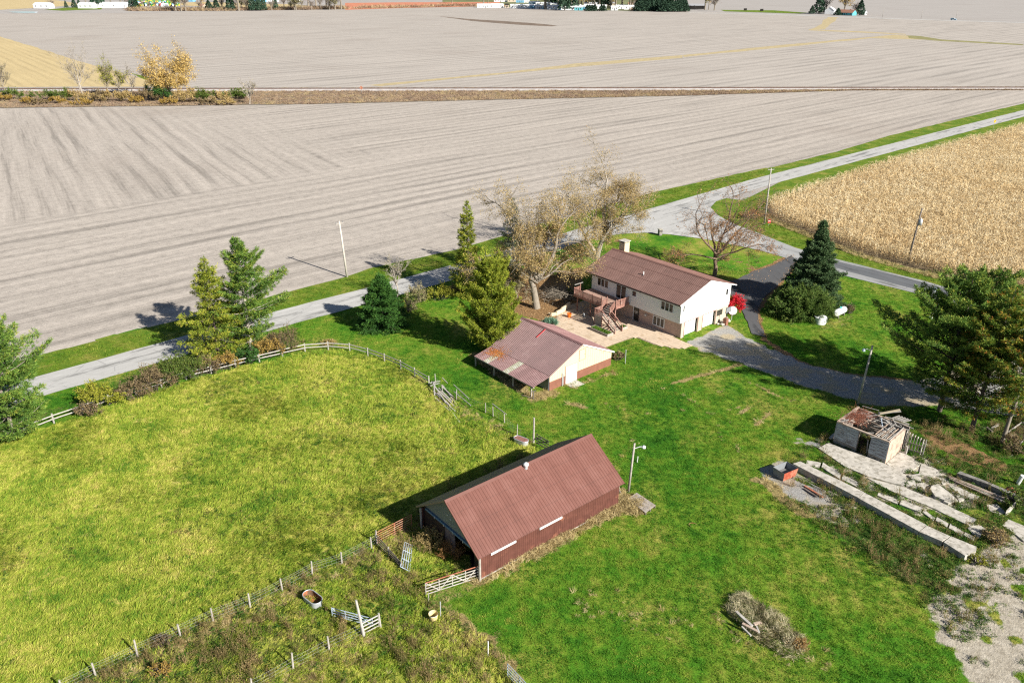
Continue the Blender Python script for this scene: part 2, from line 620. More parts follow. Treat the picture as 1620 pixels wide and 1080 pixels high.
def cover(X, Y):
    """what grows or lies at each point of the farmyard: weights by kind of ground cover"""
    n1 = fbm(X, Y, 3.0, 3) - 0.5
    n2 = fbm(X, Y, 1.1, 9) - 0.5
    n3 = fbm(X, Y, 9.0, 21) - 0.5
    jit = n1 * 1.2 + n2 * 0.7

    def m(poly, soft=0.5, amp=1.0):
        return sstep(-soft, soft, sdist(poly, X, Y) + jit * amp)
    past = m(PASTURE, 0.4, 0.5)
    corr = m(CORRAL, 0.4, 0.6)
    r2 = m(ROUGH2, 0.5, 1.2)
    weed = np.maximum(corr * np.clip(0.55 + 1.6 * (n3 + 0.35 * n1), 0, 1), 0)
    past = np.maximum(past, corr * np.clip(0.62 - 1.5 * n3 + 0.5 * n2, 0, 0.95))
    weedy = m(WEEDY, 0.7, 1.6)
    sand = m(SAND, 1.2, 2.6)
    sand = sand * sstep(-0.24, 0.1, n2 + n1 * 0.7 + 0.16)
    scrap = m(SCRAP, 0.4, 0.8)
    weed = np.maximum(weed, weedy * sstep(-0.25, 0.25, n1 + n2 + 0.15))
    dirt = np.maximum.reduce([sand, weedy * sstep(-0.1, 0.3, n3 + 0.7 * n2 + 0.02) * 0.8])
    # the bare, weedy band along the foot of the concrete bunk
    band = sstep(5.0, 0.6, ldist(px([(1300, 800), (1400, 862), (1500, 925)]), X, Y) - n1 * 2)
    dirt = np.maximum(dirt, band * sstep(-0.2, 0.35, n3 + n2 + 0.05) * 0.85)
    weed = np.maximum(weed, band * 0.8)
    gravel = np.maximum(m(GRAVEL, 0.6, 1.3), m(SCRAP, 0.5, 0.7) * 0.9)
    gp = [at(1252, 690), at(1290, 700), at(1300, 715)]
    gravel = np.maximum(gravel, sstep(1.6, 0.2, ldist(gp, X, Y) - n1 * 2.5) * sstep(-0.15, 0.2, n2))
    litter = np.maximum(m(LITTER, 1.0, 2.0), m(CHIPS, 0.3, 0.9))
    for q, rr in (((1165, 418), 7.0), ((990, 385), 5.0), ((1225, 345), 6.0), ((1180, 330), 6)):
        c = at(*q)
        litter = np.maximum(litter, sstep(rr, rr * 0.3, np.hypot(X - c[0], Y - c[1])) * 0.75 * sstep(-0.1, 0.35, n1 + n2))
    # orange leaves gathered along the drive and the road edges
    for ln, wd in ((px([(1190, 430), (1222, 419), (1252, 404)]), 0.9), (px([(1262, 414), (1226, 456), (1199, 490), (1201, 508), (1211, 533)]), 0.7), (px([(1210, 536), (1262, 572), (1330, 590), (1440, 602)]), 0.8)):
        litter = np.maximum(litter, sstep(wd, wd * 0.3, ldist(ln, X, Y) - n2 * 0.9))
    d_far = ldist(road_far, X, Y)
    litter = np.maximum(litter, sstep(0.9, 0.3, d_far - n2) * 0.9)
    # dry straw: strips under the wire fences, round the barn and the shed, rut ends, patches
    dry = sstep(1.3, 0.3, ldist([off(p, 0.6, -0.9) for p in FENCE_S], X, Y) - n2 * 1.5) * 0.95
    dry = np.maximum(dry, sstep(1.0, 0.3, ldist([off(p, 0.6, -0.9) for p in FENCE_T], X, Y) - n2 * 1.5))
    for ln, wd, k in ((px([(765, 912), (820, 880), (900, 835), (985, 790), (1010, 800)]), 1.5, 1.0), (px([(760, 562), (800, 600), (845, 628), (872, 622)]), 1.7, 0.8), (px([(905, 612), (940, 600), (966, 590)]), 1.0, 0.6),
                      (px([(1065, 606), (1110, 594), (1150, 583), (1172, 576)]), 0.45, 0.9), (px([(1183, 604), (1200, 610), (1225, 624), (1255, 634)]), 0.28, 0.9), (px([(960, 640), (1010, 655), (1080, 650), (1140, 620), (1180, 590)]), 0.22, 0.45), (px([(1010, 600), (1080, 625), (1130, 660), (1150, 720)]), 0.2, 0.4), (px([(1030, 598), (1100, 622), (1148, 655), (1170, 715)]), 0.2, 0.4), (px([(1168, 655), (1190, 642)]), 0.35, 0.9),
                      (px([(1195, 672), (1218, 654)]), 0.35, 0.8), (px([(1150, 648), (1170, 643)]), 0.3, 0.8), (px([(905, 640), (925, 642)]), 1.0, 0.7), (px([(690, 955), (760, 912)]), 1.4, 0.5), (px([(700, 960), (765, 1015), (815, 1075)]), 1.1, 0.8),
                      (px([(1000, 700), (970, 745)]), 0.8, 0.4), (px([(660, 598), (700, 632), (760, 665), (830, 700)]), 1.3, 0.55), (px([(1205, 760), (1240, 788), (1275, 812)]), 1.1, 0.8), (px([(1150, 990), (1275, 1035)]), 3.0, 0.35), (px([(1050, 980), (940, 960)]), 3.0, 0.3), (px([(1340, 512), (1300, 518), (1345, 500)]), 1.0, 0.5)):
        dry = np.maximum(dry, k * sstep(wd, wd * 0.3, ldist(ln, X, Y) - n2 * 1.6 * min(1, wd)))
    dry = np.maximum(dry, r2 * 0.45 * sstep(-0.2, 0.2, n1 + n3))
    past = np.maximum(past, r2 * 0.9)
    weed = weed * (1 - 0.7 * r2)
    hedge = m(HEDGE, 0.8, 1.2)
    weed = np.maximum(weed, hedge * 0.6)
    pw = past * sstep(0.16, 0.36, fbm(X * 0.7 + Y * 0.7, (Y - X) * 2.0, 9.0, 55) - 0.42 + 0.7 * n2)
    weed = np.maximum(weed, pw * 0.38)
    litter = np.maximum(litter, hedge * 0.5 * sstep(-0.1, 0.3, n1))
    bar = sdist(px([(700, 830), (1000, 770), (960, 700), (850, 712)]), X, Y)
    gravel = np.maximum(gravel, 0)
    dirt = np.where(past > 0.5, dirt * 0.2, dirt)
    weed = weed * (1 - 0.85 * sstep(0.3, 0.7, sand) * sstep(0.62, 0.5, fbm(X, Y, 1.6, 71)))
    weed = np.maximum(weed, sstep(0.3, 0.8, sand) * sstep(0.58, 0.68, fbm(X, Y, 1.5, 72)) * 0.9)
    return dict(past=past, weed=np.clip(weed, 0, 1), dry=np.clip(dry, 0, 1), gravel=np.clip(gravel, 0, 1), dirt=np.clip(dirt, 0, 1), litter=np.clip(litter, 0, 1))


# ------------------------------------------------------------------ ground materials
def stripes(k, deg, period, dist=0.6, dscale=0.15, vec=None):
    v = k.map(vec if vec is not None else k.pos(), rot=(0, 0, -R(deg)))
    return k.wave(math.pi / 10 / period * 1.0, v, dist, dscale, 2), v


def field_mat(name, base, deg, period, deg2=None, edge=None, contrast=0.16, clod=0.10):
    """bare harvested soil: long passes of the machine, clods, residue, damp blotches"""
    k = NT(name, 0.95, 0.1)
    v1 = k.map(k.pos(), rot=(0, 0, R(-deg)))
    # wave bands run across local x, so lines follow `deg` when x is the cross direction
    wv = k.n('ShaderNodeTexNoise', {'Vector': k.pos(), 'Scale': 0.022, 'Detail': 2}).outputs['Color']
    wv = k.n('ShaderNodeVectorMath', {0: wv, 1: (2.0, 2.0, 0)}, operation='MULTIPLY').outputs[0]
    wp_ = k.n('ShaderNodeVectorMath', {0: k.pos(), 1: wv}, operation='ADD').outputs[0]
    v1 = k.map(wp_, rot=(0, 0, R(90 - deg)))

    def lines(v, per):
        a = k.wave(2 * math.pi / per / 20 * 1.0, v, 3.0, 0.05, 2)
        b = k.noise(1.0, 3, vec=k.map(v, scale=(1.0 / per * 1.7, 0.012, 0.01)), rough=0.6)
        c_ = k.noise(1.0, 3, vec=k.map(v, scale=(1.5, 0.035, 0.05)), rough=0.7)
        return k.mth('ADD', k.mth('MULTIPLY', a, 0.14), k.mth('ADD', k.mth('MULTIPLY', b, 0.72), k.mth('MULTIPLY', c_, 0.50)))
    L = lines(v1, period)
    if deg2 is not None:
        v2 = k.map(wp_, rot=(0, 0, R(90 - deg2)))
        L2 = lines(v2, period)
        p = k.sep(k.map(k.pos(), rot=(0, 0, R(-42))))
        # edge = (across position of the headland, along position of the change of direction)
        a = k.step(p[1], edge[0] - 3, edge[0] + 3)
        wob = k.mth('MULTIPLY', k.noise(0.02, 2), 60)
        b = k.step(k.mth('ADD', p[0], wob), edge[1] + 55, edge[1] - 15)
        msk = k.mth('MULTIPLY', a, b)
        nd = k.n('ShaderNodeMix', data_type='FLOAT')
        k.put(nd.inputs[0], msk)
        k.put(nd.inputs[2], L2)
        k.put(nd.inputs[3], L)
        L = nd.outputs[0]
    blot = k.noise(0.012, 5, rough=0.6)
    fine = k.mth('ADD', k.mth('MULTIPLY', k.noise(3.4, 5, rough=0.85), 0.62), k.mth('MULTIPLY', k.noise(0.55, 4, rough=0.7), 0.38))
    dk = tuple(x * (1 - contrast * 1.5) for x in base)
    lt = tuple(min(1, x * (1 + contrast)) for x in base)
    col = k.ramp(L, [(0.50, dk), (0.63, base), (0.84, lt)])
    g = k.ramp(fine, [(0.36, 1 - clod * 2.6), (0.5, 1.0), (0.66, 1 + clod * 1.3)])
    col = k.mix(1.0, col, g, 'MULTIPLY')
    col = k.mix(k.mth('MULTIPLY', k.step(blot, 0.52, 0.72), 0.35), col, tuple(x * f for x, f in zip(base, (0.78, 0.74, 0.72))))
    k.color(col)
    k.bump(k.mth('ADD', k.mth('MULTIPLY', L, 1.5), fine), 0.6, 0.12)
    return k.m


def grass_cols(k, seed=0.0):
    """mown lawn colour from three scales of noise"""
    p = k.pos()
    big = k.noise(0.09, 4, rough=0.6)
    strk = k.noise(1.0, 3, vec=k.map(p, rot=(0, 0, R(48)), scale=(0.5, 0.09, 0.5)), rough=0.6)
    med = k.noise(0.9, 5, rough=0.7)
    fine = k.noise(7.0, 4, rough=0.8)
    a = k.mth('ADD', k.mth('MULTIPLY', big, 0.85), k.mth('ADD', k.mth('MULTIPLY', strk, 0.30), k.mth('MULTIPLY', med, 0.36)))
    a = k.mth('SUBTRACT', a, 0.19)
    col = k.ramp(a, [(0.37, (0.030, 0.120, 0.008)), (0.48, (0.068, 0.190, 0.012)), (0.59, (0.15, 0.235, 0.022)), (0.71, (0.30, 0.28, 0.06))])
    col = k.mix(1.0, col, k.ramp(fine, [(0.25, 0.55), (0.5, 1.0), (0.75, 1.45)]), 'MULTIPLY')
    return col, med, fine


def yard_mat(name='yard_ground'):
    k = NT(name, 0.9, 0.1)
    lawn, med, fine = grass_cols(k)
    A, B = k.attr('cover_a'), k.attr('cover_b')
    a, b = k.sep(A), k.sep(B)
    rag = k.mth('MULTIPLY', k.mth('SUBTRACT', k.noise(3.2, 5, rough=0.75), 0.5), 0.9)

    def wgt(s):
        return k.step(k.mth('ADD', s, rag), 0.36, 0.64)
    # pasture: rank, yellowish, brushed by the wind
    p = k.pos()
    pn = k.noise(0.16, 4, rough=0.65)
    ps = k.noise(1.0, 4, vec=k.map(p, rot=(0, 0, R(25)), scale=(0.45, 1.1, 1)), dist=1.2, rough=0.65)
    pf = k.mth('ADD', k.mth('MULTIPLY', pn, 0.55), k.mth('MULTIPLY', ps, 0.5))
    past = k.ramp(pf, [(0.36, (0.07, 0.14, 0.016)), (0.45, (0.19, 0.25, 0.03)), (0.55, (0.36, 0.36, 0.06)), (0.68, (0.52, 0.44, 0.14))])
    past = k.mix(1.0, past, k.ramp(fine, [(0.25, 0.6), (0.5, 1.0), (0.75, 1.35)]), 'MULTIPLY')
    wn = k.noise(0.8, 5, rough=0.7)
    weed = k.ramp(wn, [(0.35, (0.03, 0.06, 0.013)), (0.48, (0.06, 0.11, 0.02)), (0.56, (0.12, 0.12, 0.04)), (0.66, (0.18, 0.13, 0.06))])
    weed = k.mix(1.0, weed, k.ramp(fine, [(0.25, 0.5), (0.5, 1.0), (0.75, 1.4)]), 'MULTIPLY')
    dry = k.ramp(k.noise(5.0, 5, rough=0.8), [(0.3, (0.17, 0.14, 0.05)), (0.6, (0.36, 0.28, 0.12))])
    dirt = k.ramp(k.noise(1.6, 6, rough=0.8), [(0.3, (0.23, 0.195, 0.145)), (0.48, (0.39, 0.345, 0.27)), (0.7, (0.54, 0.485, 0.395))])
    grav = k.ramp(k.noise(6.0, 6, rough=0.9), [(0.3, (0.17, 0.165, 0.15)), (0.5, (0.31, 0.30, 0.28)), (0.72, (0.48, 0.46, 0.43))])
    grav = k.mix(k.step(k.noise(0.35, 4), 0.45, 0.62), grav, (0.38, 0.32, 0.22))
    lit = k.ramp(k.noise(9.0, 4, rough=0.9), [(0.3, (0.09, 0.055, 0.025)), (0.5, (0.24, 0.14, 0.06)), (0.7, (0.42, 0.29, 0.17))])
    col = k.mix(wgt(a[0]), lawn, past)
    col = k.mix(wgt(a[1]), col, weed)
    col = k.mix(wgt(b[2]), col, lit)
    col = k.mix(wgt(b[1]), col, dirt)
    col = k.mix(wgt(b[0]), col, grav)
    col = k.mix(wgt(a[2]), col, dry)
    k.color(col)
    k.bump(k.mth('ADD', fine, k.mth('MULTIPLY', med, 1.0)), 0.9, 0.10)
    return k.m


def verge_mat():
    k = NT('verge_grass', 0.9, 0.1)
    n = k.noise(0.25, 4, rough=0.7)
    f = k.noise(5.0, 5, rough=0.85)
    col = k.ramp(n, [(0.35, (0.07, 0.15, 0.012)), (0.52, (0.13, 0.19, 0.02)), (0.68, (0.25, 0.24, 0.05))])
    col = k.mix(1.0, col, k.ramp(f, [(0.25, 0.55), (0.5, 1.0), (0.75, 1.4)]), 'MULTIPLY')
    k.color(col)
    k.bump(f, 0.9, 0.12)
    return k.m


def road_mat(name, base, deg, edge=None):
    """worn chip-seal: pale wheel tracks, tar patches, grit"""
    k = NT(name, 0.9, 0.2)
    v = k.map(k.pos(), rot=(0, 0, R(90 - deg)))
    tr = k.noise(1.0, 4, vec=k.map(v, scale=(0.75, 0.03, 1)), rough=0.6)
    bl = k.noise(1.0, 5, vec=k.map(v, scale=(0.5, 0.14, 1)), rough=0.75)
    gr = k.noise(11.0, 3, rough=0.8)
    dk, lt = tuple(x * 0.50 for x in base), tuple(min(1, x * 1.22) for x in base)
    col = k.ramp(k.mth('ADD', k.mth('MULTIPLY', tr, 0.55), k.mth('MULTIPLY', bl, 0.5)), [(0.42, dk), (0.50, base), (0.58, base), (0.66, lt)])
    col = k.mix(1.0, col, k.ramp(gr, [(0.25, 0.85), (0.75, 1.12)]), 'MULTIPLY')
    cr = k.n('ShaderNodeTexVoronoi', {'Vector': k.map(v, scale=(0.55, 0.2, 1)), 'Scale': 1.0}, feature='DISTANCE_TO_EDGE').outputs[0]
    col = k.mix(k.mth('MULTIPLY', k.mth('SUBTRACT', 1.0, k.step(cr, 0.0, 0.02)), 0.35), col, (0.09, 0.09, 0.09))
    if edge:
        col = k.mix(k.step(k.sep(k.pos())[0], edge[0], edge[1]), (0.40, 0.395, 0.38), col)
    k.color(col)
    k.bump(gr, 0.3, 0.02)
    return k.m


M_SOIL = field_mat('bare_soil', (0.378, 0.336, 0.290), 122, 4.6, 41, (184.0, 120), 0.20, 0.15)
M_SOIL2 = field_mat('bare_soil_far', (0.380, 0.342, 0.300), 42, 9.0, None, None, 0.16, 0.08)
M_SOIL3 = field_mat('bare_soil_distant', (0.355, 0.328, 0.300), 128, 14.0, None, None, 0.10, 0.04)
M_STUB = field_mat('corn_stubble', (0.49, 0.385, 0.205), 128, 5.0, None, None, 0.10, 0.10)
M_YARD = yard_mat()
M_VERGE = verge_mat()
M_ROAD = road_mat('worn_road', (0.43, 0.42, 0.395), 42)
M_SIDE = road_mat('side_road', (0.30, 0.30, 0.29), -51, (42, 56))
M_ASPH = road_mat('asphalt_patch', (0.125, 0.13, 0.135), -51)
M_DRIVE = road_mat('driveway_asphalt', (0.095, 0.095, 0.097), 95)

# the one great ground sheet, out to the horizon
ter = MB()
ter.add([(-9000, -1500, -0.12), (9000, -1500, -0.12), (9000, 16000, -0.12), (-9000, 16000, -0.12)], [(0, 1, 2, 3)])
tag(ter.build('ground', M_SOIL3), None, None, None, 'structure')

# farmyard: a fine mesh whose cover weights were surveyed
X0, X1, Y0, Y1, ST = -105.0, 118.0, 26.0, 172.0, 0.4
nx, ny = int((X1 - X0) / ST) + 1, int((Y1 - Y0) / ST) + 1
gx, gy = np.meshgrid(np.linspace(X0, X1, nx), np.linspace(Y0, Y1, ny))
gx, gy = gx.ravel(), gy.ravel()
cv = cover(gx, gy)
rough_h = cv['past'] * 0.10 + cv['weed'] * 0.10 + cv['dry'] * 0.05
gz = rough_h * (fbm(gx, gy, 1.6, 5) - 0.3) * 1.6 + (fbm(gx, gy, 14, 8) - 0.5) * 0.08 - 0.03
fld = sdist(FIELD_EDGE + [(200, 700), (-400, 700)], gx, gy)
gz = np.where(fld > 1.0, -0.08, gz)
for poly in (MAIN_ROAD, JUNCTION, SIDE_ROAD, DRIVEWAY, PATIO):
    d = sdist(poly, gx, gy)
    gz = np.where(d > -0.5, np.minimum(gz, -0.03), gz)
big = Big()
ii = np.arange(nx * ny).reshape(ny, nx)
F = np.stack([ii[:-1, :-1].ravel(), ii[:-1, 1:].ravel(), ii[1:, 1:].ravel(), ii[1:, :-1].ravel()], 1)
keep = fld[F].max(1) < 2.5
big.add(np.stack([gx, gy, gz], 1), F[keep])
me = big.mesh('farmyard_grass', [M_YARD], True)
for nm, keys in (('cover_a', ('past', 'weed', 'dry')), ('cover_b', ('gravel', 'dirt', 'litter'))):
    a = me.attributes.new(nm, 'FLOAT_VECTOR', 'POINT')
    a.data.foreach_set('vector', np.stack([cv[q] for q in keys], 1).astype(np.float32).ravel())
tag(link('farmyard_grass', me), None, None, None, 'structure')

# fields
RAILY = [(-900, 353.0), (900, 382.0)]


def raily(x, d=0.0):
    return 367.5 + x * 0.0125 + d


near_field = FIELD_EDGE[:-1] + [off(FIELD_EDGE[-2], 75, 0), (245, 371.5)] + px([(1350, 143.3), (1080, 152), (800, 158), (500, 165), (100, 171), (0, 172)]) + [(-420, 305), (-420, -60)]
sheet('bare_field', near_field, -0.02, M_SOIL, step=2.0, amp=0.5, seed=4, scale=5)
far_edge = px([(0, 22), (200, 21), (350, 19), (540, 15.5), (740, 11), (800, 12.5), (900, 17), (1080, 19), (1180, 21), (1280, 25), (1500, 32), (1620, 36)])
far_field = [(-700, raily(-700, 12)), (700, raily(700, 8)), (900, 800)] + far_edge[::-1] + [(-1200, 1150), (-1200, 500)]
sheet('far_bare_field', far_field, -0.06, M_SOIL2)
stub = [(-800, raily(-800, 7)), at(262, 137), at(235, 127), at(130, 98), at(0, 58), (-900, 1400)]
sheet('stubble_field', stub, -0.04, M_STUB, step=6, amp=1.5, seed=3, scale=20)
# green waterway at the stubble corner
sheet('grass_waterway', zz(0, 60, 6.75, [(1380, 370), (1620, 430), (1900, 510), (1900, 530), (1600, 470), (1440, 400)]), -0.03, M_VERGE)
M_TAN = simple('dry_grass', (0.42, 0.34, 0.19), 0.95, 0.2, 0.3)
M_TANG = simple('mixed_dry_grass', (0.24, 0.22, 0.09), 0.95, 0.3, 0.15)
strip = zz(540, 0, 3, [(130, 404), (400, 378), (760, 345), (1100, 303), (1620, 262), (1620, 275), (1110, 318), (840, 345), (420, 385), (180, 410)])
sheet('dry_grass_waterway', strip, -0.05, M_TAN, step=6, amp=1.2, seed=6, scale=12)
sheet('dry_grass_strip', zz(1080, 0, 3, [(0, 262), (500, 212), (900, 175), (1000, 165), (1100, 172), (1180, 190), (900, 182), (500, 222), (0, 272)]), -0.05, M_TAN, step=8, amp=2.5, seed=8, scale=25)
sheet('green_waterway', zz(1080, 0, 3, [(1060, 168), (1130, 172), (1230, 188), (1620, 210), (1620, 216), (1200, 194), (1070, 182)]), -0.045, M_TANG, step=8, amp=2, seed=8, scale=25)
sheet('field_track', zz(1080, 0, 3, [(690, 82), (738, 82), (700, 118), (680, 140), (600, 142), (650, 118)]), -0.045, M_TAN, step=10, amp=3, seed=2, scale=30)
sheet('dry_grass_margin', zz(1080, 0, 3, [(600, 140), (900, 152), (1060, 162), (1060, 166), (900, 158), (600, 145)]), -0.046, M_TAN, step=10, amp=1, seed=2, scale=30)
M_RIDGE = simple('weedy_ridge', (0.17, 0.125, 0.09), 0.95, 0.35, 0.12)
sheet('weedy_ridge', zz(540, 0, 3, [(465, 78), (620, 92), (760, 100), (900, 110), (1030, 122), (1000, 126), (860, 120), (700, 108), (600, 98), (500, 84)]), -0.05, M_RIDGE, step=8, amp=2, seed=2, scale=20)

# verges beside both roads (the farmyard mesh carries them close by)
vf = road_far[-3:]
sheet('road_verge', [off(p, 0, 0) for p in road_far[-3:]] + [off(FIELD_EDGE[-1], 0, 0.5), off(FIELD_EDGE[-2], 0, 0.3), at(1413, 213), at(1323, 240), at(1213, 266.5)], -0.012, M_VERGE, step=3, amp=0.4, seed=2)
sheet('road_verge', [off(p, 0, -6.0) for p in road_far[-3:]][::-1] + px([(1150, 330), (1200, 345), (1240, 330), (1430, 262), (1640, 205)]) + [off(at(1640, 205), 380, -16)], -0.012, M_VERGE)
sheet('road_verge', [off(p, 0, 0) for p in road_far[1:6]] + px([(1213, 265), (1033, 304), (880, 349), (718, 396), (584, 424), (553, 436), (428, 469)]), -0.008, M_VERGE, step=1.5, amp=0.3, seed=12)
sheet('road_verge', [off(p, 0, 0) for p in road_far[0:3]] + px([(428, 469), (239, 517), (72, 559)]) + [at(-200, 639)], -0.004, M_VERGE, step=1.5, amp=0.3, seed=13)
sheet('side_verge', px([(1140, 312), (1124, 328), (1136, 341), (1165, 355), (1208, 371), (1258, 391), (1319, 408), (1460, 443), (1578, 477), (1720, 516), (1900, 565), (1900, 530), (1614, 466), (1525, 448), (1451, 432), (1359, 404), (1276, 372), (1223, 351), (1205, 335), (1200, 320)]), -0.008, M_VERGE, step=1.2, amp=0.3, seed=14)

# roads
sheet('main_road', MAIN_ROAD, 0.02, M_ROAD, step=1.5, amp=0.12, seed=3, scale=3)
sheet('road_junction', JUNCTION, 0.028, M_ROAD, step=1.2, amp=0.1, seed=5, scale=3)
sheet('side_road', SIDE_ROAD, 0.024, M_SIDE, step=1.2, amp=0.1, seed=6, scale=3)
sheet('asphalt_lane', px([(1272, 403), (1290, 413), (1340, 429), (1445, 457), (1590, 499), (1720, 537), (1720, 521), (1620, 493), (1578, 481), (1460, 447), (1319, 412)]), 0.032, M_ASPH, step=1.0, amp=0.22, seed=7, scale=2)
sheet('driveway', DRIVEWAY, 0.036, M_DRIVE, step=0.8, amp=0.18, seed=8, scale=1.5)
# far country road, thin and pale
M_FROAD = simple('pale_road', (0.50, 0.50, 0.48), 0.9, 0.1, 0.1)
fr = px([(1090, 20.5), (1200, 22.5), (1290, 25.5), (1400, 29.3), (1500, 32.5), (1620, 36), (1760, 40)])
sheet('far_road', fr + [(p[0] - 5, p[1] - 6.5) for p in fr[::-1]], 0.0, M_FROAD)
sheet('far_lawn', zz(1080, 0, 3, [(180, 48), (430, 50), (600, 62), (560, 66), (200, 55)]), -0.02, M_VERGE)
sheet('far_lawn', zz(0, 0, 6, [(420, 95), (600, 78), (780, 66), (980, 66), (960, 92), (780, 96), (600, 104)]), -0.02, M_VERGE)
sheet('far_stubble', zz(0, 0, 6, [(-60, -10), (420, -8), (600, 12), (760, 40), (740, 50), (400, 75), (-60, 98)]), -0.05, M_STUB)
sheet('far_stubble', zz(270, 0, 5.586, [(60, 28), (300, 18), (600, 30), (1100, 40), (1500, 80), (1000, 88), (500, 70), (100, 50)]), -0.05, M_STUB)
M_RED = simple('red_stubble', (0.52, 0.20, 0.11), 0.95, 0.25, 0.15)
sheet('reddish_field', px([(546, 5), (640, 4), (790, 3.5), (800, 10), (735, 11), (640, 13), (546, 16)]), -0.048, M_RED)
M_WATER = NT('pond_water', 0.08, 0.5).color((0.05, 0.12, 0.22)).m
sheet('pond', zz(0, 0, 6, [(80, 112), (250, 110), (360, 112), (350, 126), (230, 126), (120, 120)]), -0.02, M_WATER)
sheet('town_ground', px([(700, -12), (1000, -12), (1012, 8), (1015, 17.5), (900, 16), (800, 11), (700, 6)]), -0.049, simple('town_grass', (0.16, 0.17, 0.07), 0.95, 0.4, 0.02))

# railway: ballast, a pair of rusty rails, weedy ditch
M_BALL = simple('ballast', (0.38, 0.35, 0.33), 0.95, 0.2, 0.6)
M_RUST = simple('rusty_rail', (0.10, 0.055, 0.04), 0.7, 0.3, 2)
M_DITCH = simple('ditch_weeds', (0.23, 0.18, 0.12), 0.95, 0.35, 0.4)
bal = MB()
for x in range(-800, 900, 50):
    prof = [(-3.2, 0), (-1.6, 0.7), (1.6, 0.7), (3.2, 0)]
    a_, b__ = x, x + 50
    vs = [(a_, raily(a_, d), h - 0.05) for d, h in prof] + [(b__, raily(b__, d), h - 0.05) for d, h in prof]
    bal.add(vs, [(0, 4, 5, 1), (1, 5, 6, 2), (2, 6, 7, 3)])
rl = tag(bal.build('railway_bed', M_BALL), None, None, None, 'structure')
for d in (-0.75, 0.75):
    r_ = MB()
    r_.bar((-800, raily(-800, d), 0.74), (900, raily(900, d), 0.74), 0.09, 0.17)
    r_.build('rail', M_RUST, rl)


def strip(name, near, far, z, m):
    """a ribbon of ground between two lines"""
    n = len(near)
    me = bpy.data.meshes.new(name)
    me.from_pydata([(p[0], p[1], z) for p in near] + [(p[0], p[1], z) for p in far], [], [(i, i + 1, n + i + 1, n + i) for i in range(n - 1)])
    me.materials.append(m)
    return tag(link(name, me), None, None, None, 'structure')


def ditch_near(x):
    return np.interp(x, [-900, at(0, 171)[0], at(500, 164.5)[0], at(800, 157.5)[0], at(1080, 151.5)[0], at(1350, 143)[0], 700], [330, at(0, 171)[1], at(500, 164.5)[1], at(800, 157.5)[1], at(1080, 151.5)[1], at(1350, 143)[1], 369.5])


xs = np.arange(-800, 701, 4.0)
strip('railway_ditch', [(x, ditch_near(x) + (vn([x], [0], 6, 3)[0] - 0.5) * 1.2) for x in xs], [(x, raily(x, -3)) for x in xs], 0.006, M_DITCH)
strip('railway_margin', [(x, raily(x, 3)) for x in xs], [(x, raily(x, 6) + vn([x], [0], 9, 4)[0] * 2) for x in xs], 0.006, M_DITCH)
# ------------------------------------------------------------------ paints
def roof_mat(name, c, fade, rough=0.5, amt=0.5):
    """painted steel: faded runs down the slope, each sheet a little different, screw rows"""
    k = NT(name, rough, 0.4)
    v = k.obj()
    r_ = k.n('ShaderNodeObjectInfo').outputs['Random']
    sh_ = k.n('ShaderNodeVectorMath', {0: k.pos(), 1: (0, 0, 0)}, operation='ADD').outputs[0]
    run = k.noise(1.0, 5, vec=k.map(v, scale=(5.0, 0.35, 1), loc=(0, 0, 0)), rough=0.7)
    bl = k.noise(0.7, 5, rough=0.7)
    f = k.mth('ADD', k.mth('MULTIPLY', run, 0.30), k.mth('ADD', k.mth('MULTIPLY', bl, 0.55), k.mth('MULTIPLY', r_, 0.16)))
    col = k.ramp(f, [(0.40, tuple(x * 0.86 for x in c)), (0.52, c), (0.66, tuple(a + (b - a) * amt for a, b in zip(c, fade))), (0.78, fade)])
    s_ = k.sep(v)
    row = k.mth('FRACT', k.mth('MULTIPLY', s_[1], 0.72))
    dot = k.mth('FRACT', k.mth('MULTIPLY', s_[0], 6.0))
    m1 = k.mth('MULTIPLY', k.mth('LESS_THAN', row, 0.045), k.mth('LESS_THAN', dot, 0.35))
    col = k.mix(k.mth('MULTIPLY', m1, 0.55), col, (0.05, 0.035, 0.03))
    k.color(col)
    return k.m


M_ROOF_H = roof_mat('house_roof_metal', (0.160, 0.082, 0.064), (0.215, 0.125, 0.102), 0.55)
M_ROOF_B = roof_mat('barn_roof_metal', (0.165, 0.069, 0.052), (0.215, 0.104, 0.084), 0.45)
M_ROOF_S = roof_mat('shed_roof_metal', (0.205, 0.110, 0.105), (0.29, 0.18, 0.17), 0.5, 0.8)
M_ROOF_RED = simple('new_red_strip', (0.55, 0.03, 0.03), 0.4)
M_SKYL = simple('weathered_clear_panel', (0.42, 0.42, 0.36), 0.6, 0.2, 3, stain=(0.30, 0.29, 0.2), stain_amt=0.8)
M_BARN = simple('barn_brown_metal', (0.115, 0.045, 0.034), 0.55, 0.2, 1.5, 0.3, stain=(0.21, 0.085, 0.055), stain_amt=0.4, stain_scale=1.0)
M_WHITE = simple('white_siding', (0.80, 0.80, 0.765), 0.6, 0.03, 1.0)
M_TRIM = simple('white_trim', (0.78, 0.78, 0.76), 0.5, 0.04, 2)
M_PINK = simple('tan_pink_block', (0.50, 0.36, 0.29), 0.8, 0.08, 2, stain=(0.42, 0.30, 0.24), stain_amt=0.4)
M_PINKD = simple('dusty_pink_trim', (0.34, 0.20, 0.17), 0.7, 0.06, 2)
M_CREAM2 = simple('pale_cream_block', (0.50, 0.42, 0.32), 0.75, 0.05, 2)
M_CREAM = simple('cream_wall', (0.62, 0.51, 0.34), 0.7, 0.06, 1.5, stain=(0.52, 0.42, 0.27), stain_amt=0.4)
M_BASEB = simple('brown_wainscot', (0.24, 0.105, 0.07), 0.65, 0.12, 2)
M_FASC = simple('brown_fascia', (0.07, 0.045, 0.04), 0.6, 0.1, 2)
